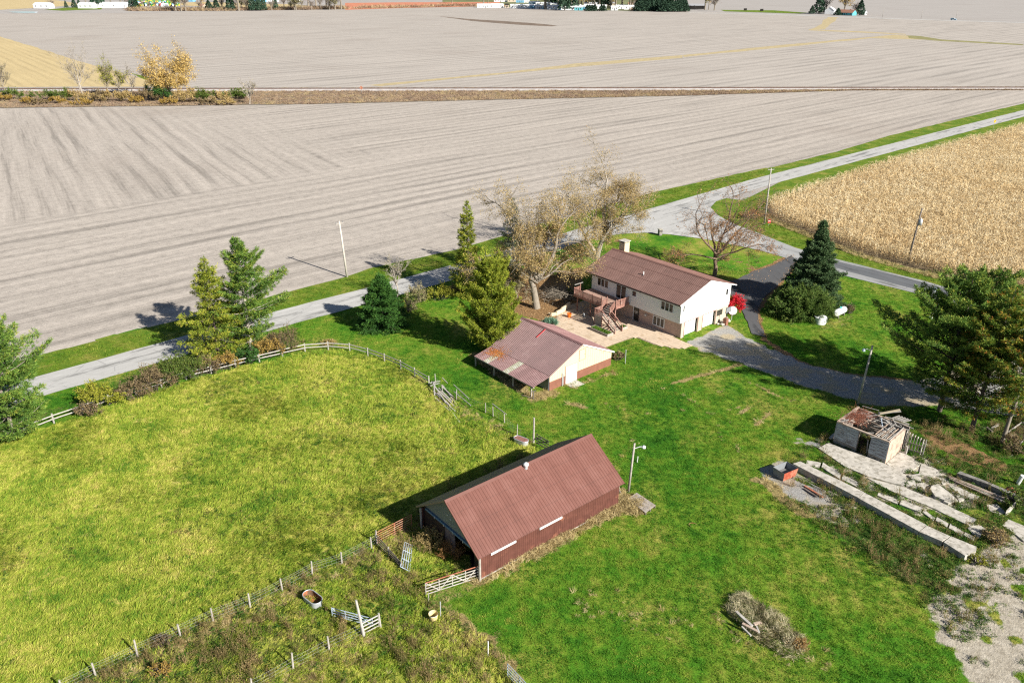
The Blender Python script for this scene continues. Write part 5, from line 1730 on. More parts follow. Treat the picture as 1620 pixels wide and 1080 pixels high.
def shrub_mesh(seed, rx, ry, h, leaf_n=2500, stems=26, leaf_s=0.07, mode='leafy', twigs=3, tip_tint=0.25):
    """many stems from one stool; leaves ride on the twigs so the outline stays ragged"""
    rg = np.random.default_rng(seed)
    st, cr = Big(), Big()
    a = rg.uniform(0, 6.283, stems)
    e = np.sqrt(rg.uniform(0, 1, stems))
    S = np.stack([np.cos(a) * e * rx * 0.35, np.sin(a) * e * ry * 0.35, np.zeros(stems)], 1)
    E = np.stack([np.cos(a) * e * rx * 0.95, np.sin(a) * e * ry * 0.95, h * (1 - 0.55 * e ** 2) * rg.uniform(0.7, 1.08, stems)], 1)
    M = (S + E) / 2 + rg.normal(0, 0.08 * h, (stems, 3))
    M[:, 2] = E[:, 2] * 0.5
    tubes(st, S, M, np.full(stems, 0.03), np.full(stems, 0.02), 3)
    tubes(st, M, E, np.full(stems, 0.02), np.full(stems, 0.010), 3)
    tw0, tw1 = [], []
    for k in range(twigs * 3):
        t_ = rg.uniform(0.15, 1.0, stems)[:, None]
        P0 = M * (1 - t_) + E * t_
        tw0.append(P0)
        tw1.append(P0 + unit(rg.normal(size=(stems, 3)) + np.array([0, 0, 0.7]) + (E - M) * 0.5) * (h * rg.uniform(0.14, 0.34, stems))[:, None])
    A, B = np.concatenate(tw0), np.concatenate(tw1)
    A[:, 2] = np.maximum(A[:, 2], 0.05)
    B[:, 2] = np.maximum(B[:, 2], 0.03)
    tubes(st, A, B, np.full(len(A), 0.012), np.full(len(A), 0.006), 3)
    k = rg.integers(0, len(A), leaf_n)
    t_ = rg.uniform(0.1, 1.1, leaf_n)[:, None]
    P = A[k] * (1 - t_) + B[k] * t_ + rg.normal(0, 0.07 * h * 0.5, (leaf_n, 3))
    P[:, 2] = np.maximum(P[:, 2], 0.03)
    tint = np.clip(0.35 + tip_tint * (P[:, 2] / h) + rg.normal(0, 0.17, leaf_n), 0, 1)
    if mode == 'blade':
        blades(cr, P, unit(rg.normal(0, 0.6, P.shape) + np.array([0, 0, 0.8]) + (E[k % stems] - S[k % stems]) * 0.5), leaf_s * 4, leaf_s * 0.7, tint, rg)
    else:
        leaves(cr, P, leaf_s * rg.uniform(0.6, 1.3, leaf_n), tint, rg)
    return st, cr


def shrub(name, label, loc, seed, rx, ry, h, leaf, stem_m=None, group=None, cat='shrub', **kw):
    t = thing(name, label, cat, loc, 0, group)
    st, cr = shrub_mesh(seed, rx, ry, h, **kw)
    st.build('stems', [stem_m or M_BARKD], t)
    cr.build('foliage', [leaf], t)
    return t


# ------------------------------------------------------------------ the trees of the farm
# left edge: a broad pine cut by the frame
conifer('white_pine', 'broad yellow-green pine at the far left edge beside the pale rail fence', 'tree', at(22, 690), 11, 13.6, 5.2, M_PINE, M_BARKP, base=0.03, gap=0.95, per=7, dens=1.5, ragged=0.42, kind='pine', blade=(0.34, 0.05), dead=0.02)
conifer('white_pine', 'tall green pine with layered limbs and a pale trunk by the left road', 'tree', at(398, 556), 12, 15.6, 4.1, M_PINE, M_BARKL, base=0.10, gap=0.92, per=6, dens=1.5, ragged=0.36, kind='pine', blade=(0.36, 0.05), asym=(0.0, 0.55, 0.35))
conifer('spruce_tree', 'thin olive-yellow conifer just left of the tall green pine', 'tree', at(347, 566), 13, 13.8, 3.9, M_YPINE, M_BARKD, base=0.05, gap=0.55, per=6, dens=1.05, ragged=0.38, kind='spruce', blade=(0.28, 0.045), dead=0.10)
conifer('spruce_tree', 'short dense dark-green conifer on the lawn beside the left road', 'tree', at(607, 518), 14, 8.0, 4.15, M_DKGREEN, M_BARKD, base=0.02, gap=0.42, per=8, dens=1.7, ragged=0.16, kind='spruce', blade=(0.28, 0.05))
conifer('cedar_tree', 'slim olive conifer standing alone beyond the big dense cedar', 'tree', at(742, 468), 15, 15.0, 3.1, M_YPINE, M_BARKD, base=0.05, gap=0.7, per=6, dens=1.1, ragged=0.40, kind='spruce', blade=(0.3, 0.05), dead=0.08)
conifer('cedar_tree', 'big dense yellow-green conifer overhanging the shed roof', 'tree', at(778, 556), 16, 12.3, 5.3, M_YPINE, M_BARKD, base=0.02, gap=0.62, per=8, dens=1.35, ragged=0.44, kind='column', blade=(0.30, 0.05), dead=0.0)
conifer('cedar_tree', 'thin grey-green conifer behind the twisted old maple', 'tree', at(812, 436), 17, 13.2, 3.0, M_GREYGRN, M_BARKG, base=0.1, gap=0.7, per=6, dens=0.8, ragged=0.4, kind='spruce', blade=(0.26, 0.04))
conifer('spruce_tree', 'dark green conical spruce above the wide juniper by the asphalt drive', 'tree', at(1282, 478), 18, 12.8, 4.3, M_SPRUCE, M_BARKD, base=0.02, gap=0.46, per=9, dens=1.8, ragged=0.28, kind='spruce', blade=(0.27, 0.06))
conifer('pine_tree', 'dark green pine with leggy limbs right of the ruined shed', 'tree', at(1486, 650), 19, 17.0, 5.9, M_PINE, M_BARKD, base=0.16, gap=0.9, per=6, dens=1.5, ragged=0.42, kind='pine', blade=(0.34, 0.055), asym=(3.0, 0.4, 0.25))
conifer('pine_tree', 'pine turning yellow and orange, its bare trunk left of the slender one', 'tree', at(1536, 683), 20, 16.0, 4.6, M_OPINE, M_BARKD, base=0.16, gap=0.85, per=6, dens=1.5, ragged=0.34, kind='pine', blade=(0.32, 0.05), lean=(1.5, 1.5), dead=0.05)
conifer('pine_tree', 'green pine between the leggy dark pine and the turning one', 'tree', at(1535, 625), 22, 16.0, 4.8, M_PINE, M_BARKD, base=0.2, gap=0.9, per=6, dens=1.35, ragged=0.32, kind='pine', blade=(0.32, 0.05))
conifer('pine_tree', 'slender orange-tinged pine at the right edge with a long bare grey trunk', 'tree', at(1585, 700), 21, 14.0, 3.4, M_OPINE, M_BARKG, base=0.28, gap=0.9, per=6, dens=1.0, ragged=0.4, kind='pine', blade=(0.3, 0.05), lean=(1.0, 0.5), dead=0.15)
conifer('pine_tree', 'yellowing pine cut off by the right edge behind the slender one', 'tree', at(1622, 665), 23, 10.5, 3.8, M_OPINE, M_BARKD, base=0.12, gap=0.75, per=6, dens=1.1, ragged=0.3, kind='pine', blade=(0.3, 0.05), dead=0.12)

# wide juniper: a low mound of feathery sprays
jn = thing('juniper', 'wide low dark juniper mound below the conical spruce', 'shrub', at(1268, 497))
rg = np.random.default_rng(31)
jb, js = Big(), Big()
N_ = 260
a = rg.uniform(0, 6.283, N_)
el = rg.uniform(0.05, 1.35, N_)
Lj = rg.uniform(0.8, 1.05, N_)
E = np.stack([np.cos(a) * np.cos(el) * 5.0 * Lj, np.sin(a) * np.cos(el) * 4.2 * Lj, np.sin(el) * 3.9 * Lj + 0.1], 1)
S0 = np.stack([np.cos(a) * 0.6, np.sin(a) * 0.6, np.zeros(N_)], 1)
tubes(js, S0, E, np.full(N_, 0.05), np.full(N_, 0.012), 3)
m_ = 46
rep = np.repeat(np.arange(N_), m_)
t_ = rg.uniform(0.45, 1.06, len(rep))[:, None]
P = S0[rep] * (1 - t_) + E[rep] * t_ + rg.normal(0, 0.20, (len(rep), 3))
P[:, 2] = np.maximum(P[:, 2] - 0.05, 0.05)
dr_ = unit(E - S0)[rep]
nb = 5
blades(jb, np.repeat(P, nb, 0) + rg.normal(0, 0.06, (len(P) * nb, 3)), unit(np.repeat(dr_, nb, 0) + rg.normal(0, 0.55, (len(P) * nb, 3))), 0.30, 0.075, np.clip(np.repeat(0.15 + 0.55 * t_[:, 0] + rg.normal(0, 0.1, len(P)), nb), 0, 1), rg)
js.build('stems', [M_BARKD], jn)
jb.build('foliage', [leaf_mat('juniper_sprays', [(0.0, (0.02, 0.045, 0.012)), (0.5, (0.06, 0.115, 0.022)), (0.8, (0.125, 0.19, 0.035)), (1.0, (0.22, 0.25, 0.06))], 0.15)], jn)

# old maple by the patio: thick leaning trunk, leaves pale and thin
V = Vector
broadleaf('maple_tree', 'old maple with a thick grey trunk left of the house and thin tan leaves', at(849, 487), 41,
          [((0, 0, -0.1), (0.02, 0.05, 1), 5.2, 0.60), ((0.1, 0.1, 4.3), (0.6, 0.35, 1), 6.0, 0.38), ((0, 0.1, 4.6), (-0.42, 0.3, 1), 5.8, 0.34), ((0.1, 0, 4.0), (-0.95, -0.1, 0.6), 4.6, 0.22), ((0.2, 0.1, 5.0), (0.05, 0.5, 1), 6.3, 0.32), ((0, 0, 4.3), (0.9, -0.1, 0.6), 4.4, 0.20)],
          M_TANLEAF, M_BARKG, levels=6, child=(3, 4, 4, 4, 3), ratio=0.74, spread=0.74, up=0.03, leaf_n=36000, leaf_s=0.088, leaf_sp=0.34, jit=0.14, rmin=0.011)
broadleaf('willow_tree', 'spreading small tree with drooping olive-grey twigs in front of the conifers', at(818, 470), 45,
          [((0, 0, -0.1), (-0.1, 0, 1), 3.0, 0.20), ((0, 0, 2.4), (-0.7, -0.2, 1), 3.0, 0.12), ((0, 0, 2.4), (0.5, 0.3, 1), 3.2, 0.12), ((0, 0, 2.2), (-0.1, -0.7, 0.9), 3.0, 0.11)],
          M_PALELEAF, M_BARKG, levels=6, child=(3, 4, 4, 3, 3), ratio=0.68, spread=0.6, up=0.0, droop=0.10, leaf_n=8000, leaf_s=0.10, leaf_sp=0.18, rmin=0.012)
broadleaf('maple_tree', 'tall forked maple with a pale trunk behind the house roof and golden-tan leaves', at(944, 408), 42,
          [((0, 0, -0.1), (0.12, 0.05, 1), 3.8, 0.56), ((-0.1, 0, 0.6), (-0.62, 0.1, 1), 6.0, 0.32), ((0.3, 0.1, 3.4), (0.22, 0.2, 1), 5.6, 0.34), ((0.4, 0.1, 3.4), (1.0, 0.0, 0.75), 6.0, 0.26), ((-0.1, 0, 3.2), (-0.3, 0.2, 1), 5.6, 0.28), ((0.4, 0.2, 4.0), (0.7, 0.4, 1), 5.8, 0.26)],
          M_TANLEAF, M_BARKL, levels=6, child=(3, 4, 4, 4, 3), ratio=0.75, spread=0.74, up=0.03, leaf_n=40000, leaf_s=0.088, leaf_sp=0.36, rmin=0.011)
broadleaf('oak_tree', 'half-bare round tree with rusty leaves on the front lawn right of the house', at(1130, 437), 43,
          [((0, 0, -0.1), (0.05, 0.02, 1), 4.2, 0.40), ((0.1, 0, 3.5), (-0.75, 0.1, 1), 5.0, 0.22), ((0.2, 0, 3.8), (0.7, 0.25, 1), 5.2, 0.24), ((0.1, 0, 4.0), (0.0, 0.3, 1), 5.5, 0.24), ((0.1, 0, 3.0), (-1, -0.2, 0.4), 4.4, 0.16), ((0.2, 0, 3.2), (1, -0.1, 0.42), 4.6, 0.17), ((0.1, 0, 3.4), (0.1, -0.9, 0.7), 3.8, 0.15), ((0.1, 0, 3.3), (0.2, 0.9, 0.6), 4.0, 0.15)],
          M_RUSTLEAF, M_TWIGR, levels=6, child=(3, 4, 4, 4, 3), ratio=0.73, spread=0.72, up=0.02, leaf_n=6500, leaf_s=0.10, leaf_sp=0.2, rmin=0.010)
broadleaf('bare_tree', 'small leafless grey tree behind the short dense conifer', at(628, 470), 44,
          [((0, 0, -0.1), (0, 0, 1), 2.4, 0.14), ((0, 0, 2), (-0.5, 0, 1), 2.2, 0.08), ((0, 0, 2), (0.55, 0.2, 1), 2.3, 0.08), ((0, 0, 2), (0.1, -0.4, 1), 2.2, 0.07)],
          M_PALELEAF, M_BARKL, levels=5, child=(4, 4, 4, 3), ratio=0.66, spread=0.62, up=0.05, leaf_n=300, leaf_s=0.08)
broadleaf('bare_tree', 'leafless grey sapling rising behind the olive twiggy tree', at(838, 440), 46,
          [((0, 0, -0.1), (0, 0, 1), 5.0, 0.2), ((0, 0, 4.2), (-0.3, 0, 1), 4.2, 0.12), ((0, 0, 4.2), (0.35, 0.2, 1), 4.4, 0.12), ((0, 0, 3.4), (-0.8, 0.3, 1), 3.6, 0.1)],
          M_PALELEAF, M_BARKG, levels=5, child=(4, 4, 4, 3), ratio=0.68, spread=0.5, up=0.12, leaf_n=500, leaf_s=0.09)

# brush heap of cut branches beside the deck
bp = thing('brush_pile', 'grey tangle of dead branches at the left corner of the house', 'brush pile', at(885, 470))
bb = Big()
N_ = 420
a = rg.uniform(0, 6.28, N_)
S0 = np.stack([rg.normal(0, 1.6, N_), rg.normal(0, 1.2, N_), rg.uniform(0.05, 1.1, N_)], 1)
dd = unit(np.stack([np.cos(a), np.sin(a), rg.normal(0.1, 0.35, N_)], 1))
E = S0 + dd * rg.uniform(0.8, 2.4, N_)[:, None]
E[:, 2] = np.clip(E[:, 2], 0.05, 1.9)
tubes(bb, S0, E, rg.uniform(0.015, 0.045, N_), np.full(N_, 0.01), 4)
tag(bb.build('branches', [M_BARKG], bp), None, None, None, 'stuff')

# shrubs along the pale rail fence and the road, left to right
sh = [
    ((150, 668), 1.5, 1.3, 1.5, M_BROWNB, 'low reddish-brown shrub right of the far-left pine', 700, 'brown_shrub', {}),
    ((168, 650), 2.5, 2.0, 2.3, M_YELLOWB, 'rounded bright yellow shrub by the pale rail fence', 3400, 'yellow_shrub', {}),
    ((222, 640), 2.1, 1.8, 2.1, M_BROWNB, 'brown-purple twiggy shrub right of the yellow shrub', 1500, 'brown_shrub', {}),
    ((255, 628), 2.2, 1.9, 2.7, M_BROWNB, 'taller dull brown shrub in the middle of the fence hedge', 1700, 'brown_shrub', {}),
    ((290, 610), 2.2, 2.0, 2.7, M_GREENB, 'olive-green shrub left of the reddish one in the fence hedge', 3000, 'green_shrub', {}),
    ((318, 606), 1.9, 1.7, 2.5, M_GREENB, 'green leafy shrub just below the thin olive conifer', 2500, 'green_shrub', {}),
    ((338, 600), 1.5, 1.3, 2.0, M_BROWNB, 'reddish-brown shrub under the olive conifer', 1200, 'brown_shrub', {}),
    ((368, 592), 1.7, 1.4, 1.9, M_ORANGEB, 'ochre and green shrub at the foot of the tall pine', 1500, 'ochre_shrub', {}),
    ((400, 583), 2.0, 1.5, 1.9, M_DKGREEN, 'dark green low shrub under the tall pine trunk', 2400, 'green_shrub', {}),
    ((440, 572), 1.9, 1.6, 2.3, M_ORANGEB, 'orange-brown shrub right of the tall pine', 1700, 'orange_shrub', {}),
    ((464, 563), 2.0, 1.6, 2.8, M_BROWNB, 'tall sparse brown shrub nearest the bend of the rail fence', 1400, 'brown_shrub', {}),
    ((660, 478), 2.1, 1.9, 2.7, M_PALELEAF, 'pale tan twiggy shrub right of the short dark conifer', 1800, 'tan_shrub', {}),
    ((645, 492), 1.5, 1.2, 1.8, M_PALELEAF, 'small dry grey shrub leaning out below the pale tan one', 900, 'tan_shrub', {}),
    ((696, 474), 2.3, 1.9, 2.5, M_YELLOWB, 'yellow-green leafy shrub in the row by the road', 3000, 'yellow_shrub', {}),
    ((720, 468), 1.4, 1.2, 1.9, M_BROWNB, 'reddish shrub at the right end of the roadside row', 900, 'brown_shrub', {}),
    ((1160, 497), 2.0, 1.8, 2.8, M_REDB, 'brilliant scarlet round bush at the garage corner', 5200, 'burning_bush', {}),
    ((977, 569), 1.0, 0.9, 1.25, M_BROWNB, 'small brown bush at the right corner of the shed', 900, 'brown_shrub', {}),
    ((1234, 470), 1.5, 0.8, 0.9, M_GREENB, 'low light-green spray at the left foot of the juniper', 900, 'green_shrub', {}),
    ((1344, 496), 0.6, 0.5, 1.5, M_BROWNB, 'thin upright brown shrub behind the gas tank', 350, 'brown_shrub', {}),
    ((908, 468), 1.5, 1.2, 1.6, M_GREENB, 'shaded green bush behind the left end of the deck', 1400, 'green_shrub', {}),
    ((850, 530), 1.0, 0.8, 1.3, M_ORANGEB, 'small dry orange bush left of the blue-green yucca', 700, 'orange_shrub', {}),
    ((1608, 712), 2.2, 1.8, 1.8, M_BROWNB, 'brown brushy thicket by the garden bed at the right edge', 1400, 'brown_shrub', {}),
    ((1612, 800), 2.0, 2.2, 1.4, M_GREENB, 'green weedy shrub at the right edge behind the cracked slabs', 1600, 'green_shrub', {}),
    ((1190, 345), 3.0, 2.0, 2.0, M_RUSTLEAF, 'rusty brush at the roadside behind the half-bare tree', 1500, 'rusty_shrub', {}),
    ((880, 436), 3.0, 2.2, 2.6, M_GREENB, 'dim green bush between the two big maples', 2600, 'green_shrub', {}),
    ((795, 462), 2.0, 1.8, 2.4, M_GREENB, 'green bush behind the big dense cedar', 1500, 'green_shrub', {}),
]
for i, (q, rx, ry, h, lm, lab, n, nm, kw) in enumerate(sh):
    if i < 11:
        rx, ry, h, n = rx * 1.15, ry * 1.0, h * 1.2, int(n * 1.5)
    qq = at(*q)
    if i < 11:
        qq = off(qq, 0, 1.9)
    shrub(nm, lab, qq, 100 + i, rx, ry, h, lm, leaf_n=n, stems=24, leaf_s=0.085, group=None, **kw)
shrub('yucca', 'blue-green spiky yucca clump beside the patio', at(871, 515), 151, 1.0, 0.9, 0.9, M_AGAVE, leaf_n=900, leaf_s=0.14, mode='blade', cat='plant')
shrub('dry_weeds', 'tall dry seed-topped weeds growing against the shaded barn gable', at(690, 862), 152, 1.7, 1.6, 1.7, M_TANLEAF, M_TANLEAF, leaf_n=1600, stems=60, leaf_s=0.05, cat='weeds')
shrub('dry_weeds', 'rust-brown dry weeds by the dark barn doorway', at(715, 880), 153, 1.3, 1.2, 1.5, M_RUSTLEAF, M_RUSTLEAF, leaf_n=1200, stems=50, leaf_s=0.05, cat='weeds')
shrub('orange_weeds', 'orange weed clump beside the wire fence at the lower left', at(256, 1064), 154, 0.9, 0.8, 0.9, M_ORANGEB, leaf_n=900, stems=26, leaf_s=0.06, cat='weeds')
shrub('dry_weeds', 'brownish seed-head clump on the wire fence left of a post', at(258, 1020), 155, 0.9, 0.7, 0.9, M_BROWNB, leaf_n=700, stems=26, leaf_s=0.05, cat='weeds')
shrub('dry_weeds', 'tuft of pale dry grass on the lawn beyond the fence bend', at(520, 545), 156, 1.4, 0.9, 0.8, M_TANLEAF, M_TANLEAF, leaf_n=500, stems=60, leaf_s=0.06, cat='weeds')
shrub('yellow_weeds', 'yellow-green weed clump at the end of the long concrete wall', at(1545, 890), 157, 0.9, 0.8, 0.7, M_YELLOWB, leaf_n=900, leaf_s=0.06, cat='weeds')
shrub('dry_weeds', 'rusty upright weeds behind the long wall near its right end', at(1572, 855), 158, 1.3, 1.2, 1.3, M_TANLEAF, leaf_n=900, stems=40, leaf_s=0.06, cat='weeds')

# ------------------------------------------------------------------ trees and brush along the railway
GR = 'trees along the railway'
broadleaf('cottonwood', 'large golden tree standing alone by the railway', at(271, 158), 60,
          [((0, 0, -0.1), (0.02, 0, 1), 5.0, 0.6), ((0, 0, 4), (-0.6, 0, 1), 6.5, 0.34), ((0, 0, 4.4), (0.25, 0.1, 1), 8.0, 0.36), ((0, 0, 3.6), (0.8, 0, 0.8), 5.5, 0.25), ((0, 0, 3), (-0.9, -0.2, 0.6), 5.5, 0.22), ((0.4, 0, 6), (0.6, 0.3, 1), 6.0, 0.25)],
          M_GOLDLEAF, M_BARKG, levels=5, child=(4, 5, 5, 4), ratio=0.76, spread=0.75, up=0.03, leaf_n=17000, leaf_s=0.24, leaf_sp=0.7, rmin=0.03)
for q, hgt, sd_, lab, nl, sc_ in (((133, 156), 21, 61, 'tall leafless pale tree by the railway left of the golden tree', 200, 1.0), ((10, 148), 14, 62, 'leafless greyish tree by the railway at the far left edge', 500, 0.75), ((395, 165), 10, 63, 'small bare bush-like tree by the railway right of the golden tree', 200, 0.5),
                                  ((173, 152), 15, 64, 'thin half-leafed olive tree beside the tall pale tree', 1600, 0.7), ((190, 150), 12, 65, 'small yellowish sparse tree left of the golden tree', 1500, 0.55), ((209, 147), 11, 66, 'slight leafless sapling just left of the golden tree', 0, 0.55)):
    s_ = hgt / 17
    broadleaf('railway_tree', lab, at(*q), sd_, [((0, 0, -0.1), (0, 0, 1), 6.0 * s_, 0.26 * s_ + 0.04), ((0, 0, 5.0 * s_), (-0.45, 0, 1), 5.2 * s_, 0.13), ((0, 0, 5.2 * s_), (0.45, 0.2, 1), 5.2 * s_, 0.13), ((0, 0, 5.6 * s_), (0.0, 0, 1), 5.6 * s_, 0.15), ((0, 0, 4 * s_), (0.8, 0, 0.8), 3.6 * s_, 0.09), ((0, 0, 4 * s_), (-0.8, 0, 0.8), 3.6 * s_, 0.09)],
              M_PALELEAF if nl < 1400 else M_YELLOWB, M_BARKL if nl < 400 else M_BARKG, levels=5, child=(4, 4, 4, 3), ratio=0.68, spread=0.5, up=0.10, leaf_n=nl, leaf_s=0.2, leaf_sp=0.35, rmin=0.028)
RB = [(22, 158, 5, 3.4, 'g'), (70, 160, 6, 3.6, 'g'), (5, 160, 4, 2.2, 'o'), (45, 164, 3, 2, 'o'), (100, 160, 5, 3.6, 'g'), (118, 160, 4, 3.4, 't'), (140, 160, 4, 2.6, 't'), (90, 164, 4, 2, 'o'), (160, 160, 4, 3, 'b'), (178, 161, 5, 3.2, 't'), (200, 161, 4, 3.0, 't'), (232, 161, 5, 3.6, 'b'), (245, 158, 5, 5.0, 'd'), (258, 160, 4, 4.2, 'd'),
      (215, 163, 4, 2.0, 'o'), (300, 162, 4, 4.0, 't'), (285, 163, 4, 3.6, 't'), (316, 161, 5, 3.6, 'g'), (335, 162, 6, 3.8, 'g'), (352, 163, 5, 3.2, 't'), (372, 158, 5, 3.4, 'g'), (384, 157, 4, 3.0, 'g'), (265, 165, 5, 2, 'o'), (60, 166, 5, 1.8, 'b'), (130, 166, 5, 1.8, 'o'), (330, 166, 5, 1.8, 'b'), (360, 166, 5, 1.6, 't')]
MM = {'g': M_GREENB, 'o': M_ORANGEB, 't': M_TANLEAF, 'b': M_BROWNB, 'd': M_DKGREEN}
NMS = {'g': 'green', 'o': 'orange-brown', 't': 'tan', 'b': 'brown', 'd': 'dark green'}
proto = {}
cnt = {}
tot = {k_: sum(1 for r_ in RB if r_[4] == k_) for k_ in MM}
ORD = ['first', 'second', 'third', 'fourth', 'fifth', 'sixth', 'seventh', 'eighth', 'ninth', 'tenth', 'eleventh', 'twelfth', 'thirteenth', 'fourteenth', 'fifteenth', 'sixteenth', 'seventeenth', 'eighteenth', 'nineteenth', 'twentieth'] + ['twenty-' + q_ for q_ in ('first', 'second', 'third', 'fourth', 'fifth', 'sixth', 'seventh', 'eighth', 'ninth')] + ['thirtieth'] + ['thirty-' + q_ for q_ in ('first', 'second', 'third', 'fourth', 'fifth', 'sixth', 'seventh', 'eighth', 'ninth')]
for k_, (x_, y_, rr_, hh_, c_) in enumerate(sorted(RB)):
    cnt[c_] = cnt.get(c_, 0) + 1
    o = shrub('railway_shrub', '%s shrub in the railway hedge, %s of its colour from the left' % (NMS[c_], ORD[cnt[c_] - 1]), at(x_, y_), 200 + k_, rr_ * 1.0, rr_ * 0.6, hh_ * 1.35, MM[c_], leaf_n=2000, stems=20, leaf_s=0.20, group='shrubs along the railway')
pr = [at(600, 154.5), at(1045, 152)]
# ------------------------------------------------------------------ fences
def lerp2(a, b, t):
    return (a[0] + (b[0] - a[0]) * t, a[1] + (b[1] - a[1]) * t)


def path_len(line):
    return [0] + list(np.cumsum([math.dist(line[i][:2], line[i + 1][:2]) for i in range(len(line) - 1)]))


def path_at(line, s):
    L = path_len(line)
    s = max(0, min(L[-1], s))
    for i in range(len(line) - 1):
        if s <= L[i + 1] or i == len(line) - 2:
            t = (s - L[i]) / max(1e-6, L[i + 1] - L[i])
            return lerp2(line[i], line[i + 1], t)


rf_ = thing('rail_fence', 'long pale two-rail fence curving round the top of the pasture', 'fence', (FENCE_N[0][0], FENCE_N[0][1], 0))
ox, oy = FENCE_N[0]
total = path_len(FENCE_N)[-1]
npst = int(total / 2.9)
rr_ = random.Random(5)
pp_ = [path_at(FENCE_N, total * i / npst) for i in range(npst + 1)]
for i, (x, y) in enumerate(pp_):
    MB().box(x - ox - 0.06, x - ox + 0.06, y - oy - 0.06, y - oy + 0.06, 0, 1.22 + rr_.uniform(-0.04, 0.05)).build('post', M_PALE, rf_)
for i in range(npst):
    a, b = pp_[i], pp_[i + 1]
    for h in (0.55, 1.0):
        MB().bar((a[0] - ox, a[1] - oy, h + rr_.uniform(-0.03, 0.03)), (b[0] - ox, b[1] - oy, h + rr_.uniform(-0.03, 0.03)), 0.05, 0.12).build('rail', M_PALE, rf_)


def wire_fence(name, label, posts, hs, wires, pm=None, r=0.07, group=None, stays=True, tilt=None):
    o = posts[0]
    f = thing(name, label, 'fence', (o[0], o[1], 0), 0, group)
    tops = []
    for i, (x, y) in enumerate(posts):
        h = hs[i] if isinstance(hs, (list, tuple)) else hs
        tx, ty = (rr_.uniform(-0.06, 0.06), rr_.uniform(-0.06, 0.06)) if not tilt else tilt[i]
        MB().tube([(x - o[0], y - o[1], -0.05), (x - o[0] + tx, y - o[1] + ty, h)], [r * 1.1, r * 0.9], 7).build('post', pm or M_WPOLE, f)
        tops.append((x - o[0], y - o[1], tx, ty, h))
    for a, b in zip(tops[:-1], tops[1:]):
        for w_ in wires:
            fa, fb = w_ / a[4], w_ / b[4]
            MB().tube([(a[0] + a[2] * fa, a[1] + a[3] * fa, w_), ((a[0] + b[0]) / 2, (a[1] + b[1]) / 2, w_ - 0.03), (b[0] + b[2] * fb, b[1] + b[3] * fb, w_)], 0.006, 3, cap=False).build('wire', M_WIRE, f)
        if stays:
            s_ = MB()
            n = int(math.dist(a[:2], b[:2]) / 0.4)
            for k in range(1, n):
                t = k / n
                x_, y_ = a[0] + (b[0] - a[0]) * t, a[1] + (b[1] - a[1]) * t
                s_.bar((x_, y_, wires[0]), (x_, y_, wires[-1]), 0.005)
            tag(s_.build('wire_mesh', M_WIRE, f), None, None, None, 'stuff')
    return f


wire_fence('wire_fence', 'wire mesh fence on grey posts below the pasture, running to the barn', px([(100, 1096), (152, 1070), (218, 1038), (286, 1007), (337, 982), (396, 960), (447, 935), (494, 908), (541, 892), (588, 868), (596, 862)]), [1.25, 1.3, 1.6, 1.3, 1.35, 1.35, 1.3, 1.35, 1.3, 1.3, 1.6], (0.12, 0.4, 0.7, 0.95, 1.15))
wire_fence('wire_fence', 'short wire fence ending at the tall white gate post', px([(400, 1094), (464, 1058), (521, 1028), (572, 1004)]), [1.2, 1.5, 1.35, 1.2], (0.15, 0.45, 0.75, 1.05))
wire_fence('wire_fence', 'sparse wire fence between pasture and lawn right of the broken rails', px([(689, 606), (700, 620), (722, 632), (768, 652), (780, 658), (798, 668), (818, 690), (844, 699)]), [1.3, 1.0, 1.35, 1.2, 1.25, 1.1, 1.5, 1.5], (0.2, 0.6, 0.95), M_WPOLE, 0.055)
# loose rails still hanging on that fence
for (a, b, z0, z1, lab) in (((718, 620), (742, 640), 1.0, 0.8, 'fallen pale fence rail, upper one right of the board heap'), ((718, 626), (745, 646), 0.6, 0.4, 'fallen pale fence rail, lower one right of the board heap'), ((779, 652), (801, 667), 1.1, 0.95, 'grey top rail on two short posts along the lawn edge'), ((700, 609), (708, 614), 1.0, 0.7, 'short broken pale rail end by the board heap')):
    A, B = P3(*a), P3(*b)
    tag(MB().bar((A.x, A.y, z0), (B.x, B.y, z1), 0.05, 0.11).build('fence_rail', M_PALE), lab, 'rail')
wp = thing('tall_post', 'tall grey wooden post at the far corner of the barn', 'post', at(844, 700))
MB().tube([(0, 0, 0), (0.03, 0, 3.05)], [0.11, 0.09], 8).build('post_shaft', M_WPOLE, wp)
MB().bar((0, 0, 0.5), (0.8, -0.75, 0.95), 0.07, 0.12).build('brace', M_WPOLED, wp)
wg = thing('wooden_gate', 'dark wooden gate half hidden behind the barn roof', 'gate', at(848, 704))
gd = Vector((P3(868, 716) - P3(848, 704)))
for h in (0.35, 0.7, 1.05, 1.35):
    MB().bar((0, 0, h), (gd.x, gd.y, h), 0.04, 0.11).build('board', M_WPOLED, wg)
MB().bar((0, 0, 0.3), (gd.x, gd.y, 1.35), 0.04, 0.10).build('brace', M_WPOLED, wg)


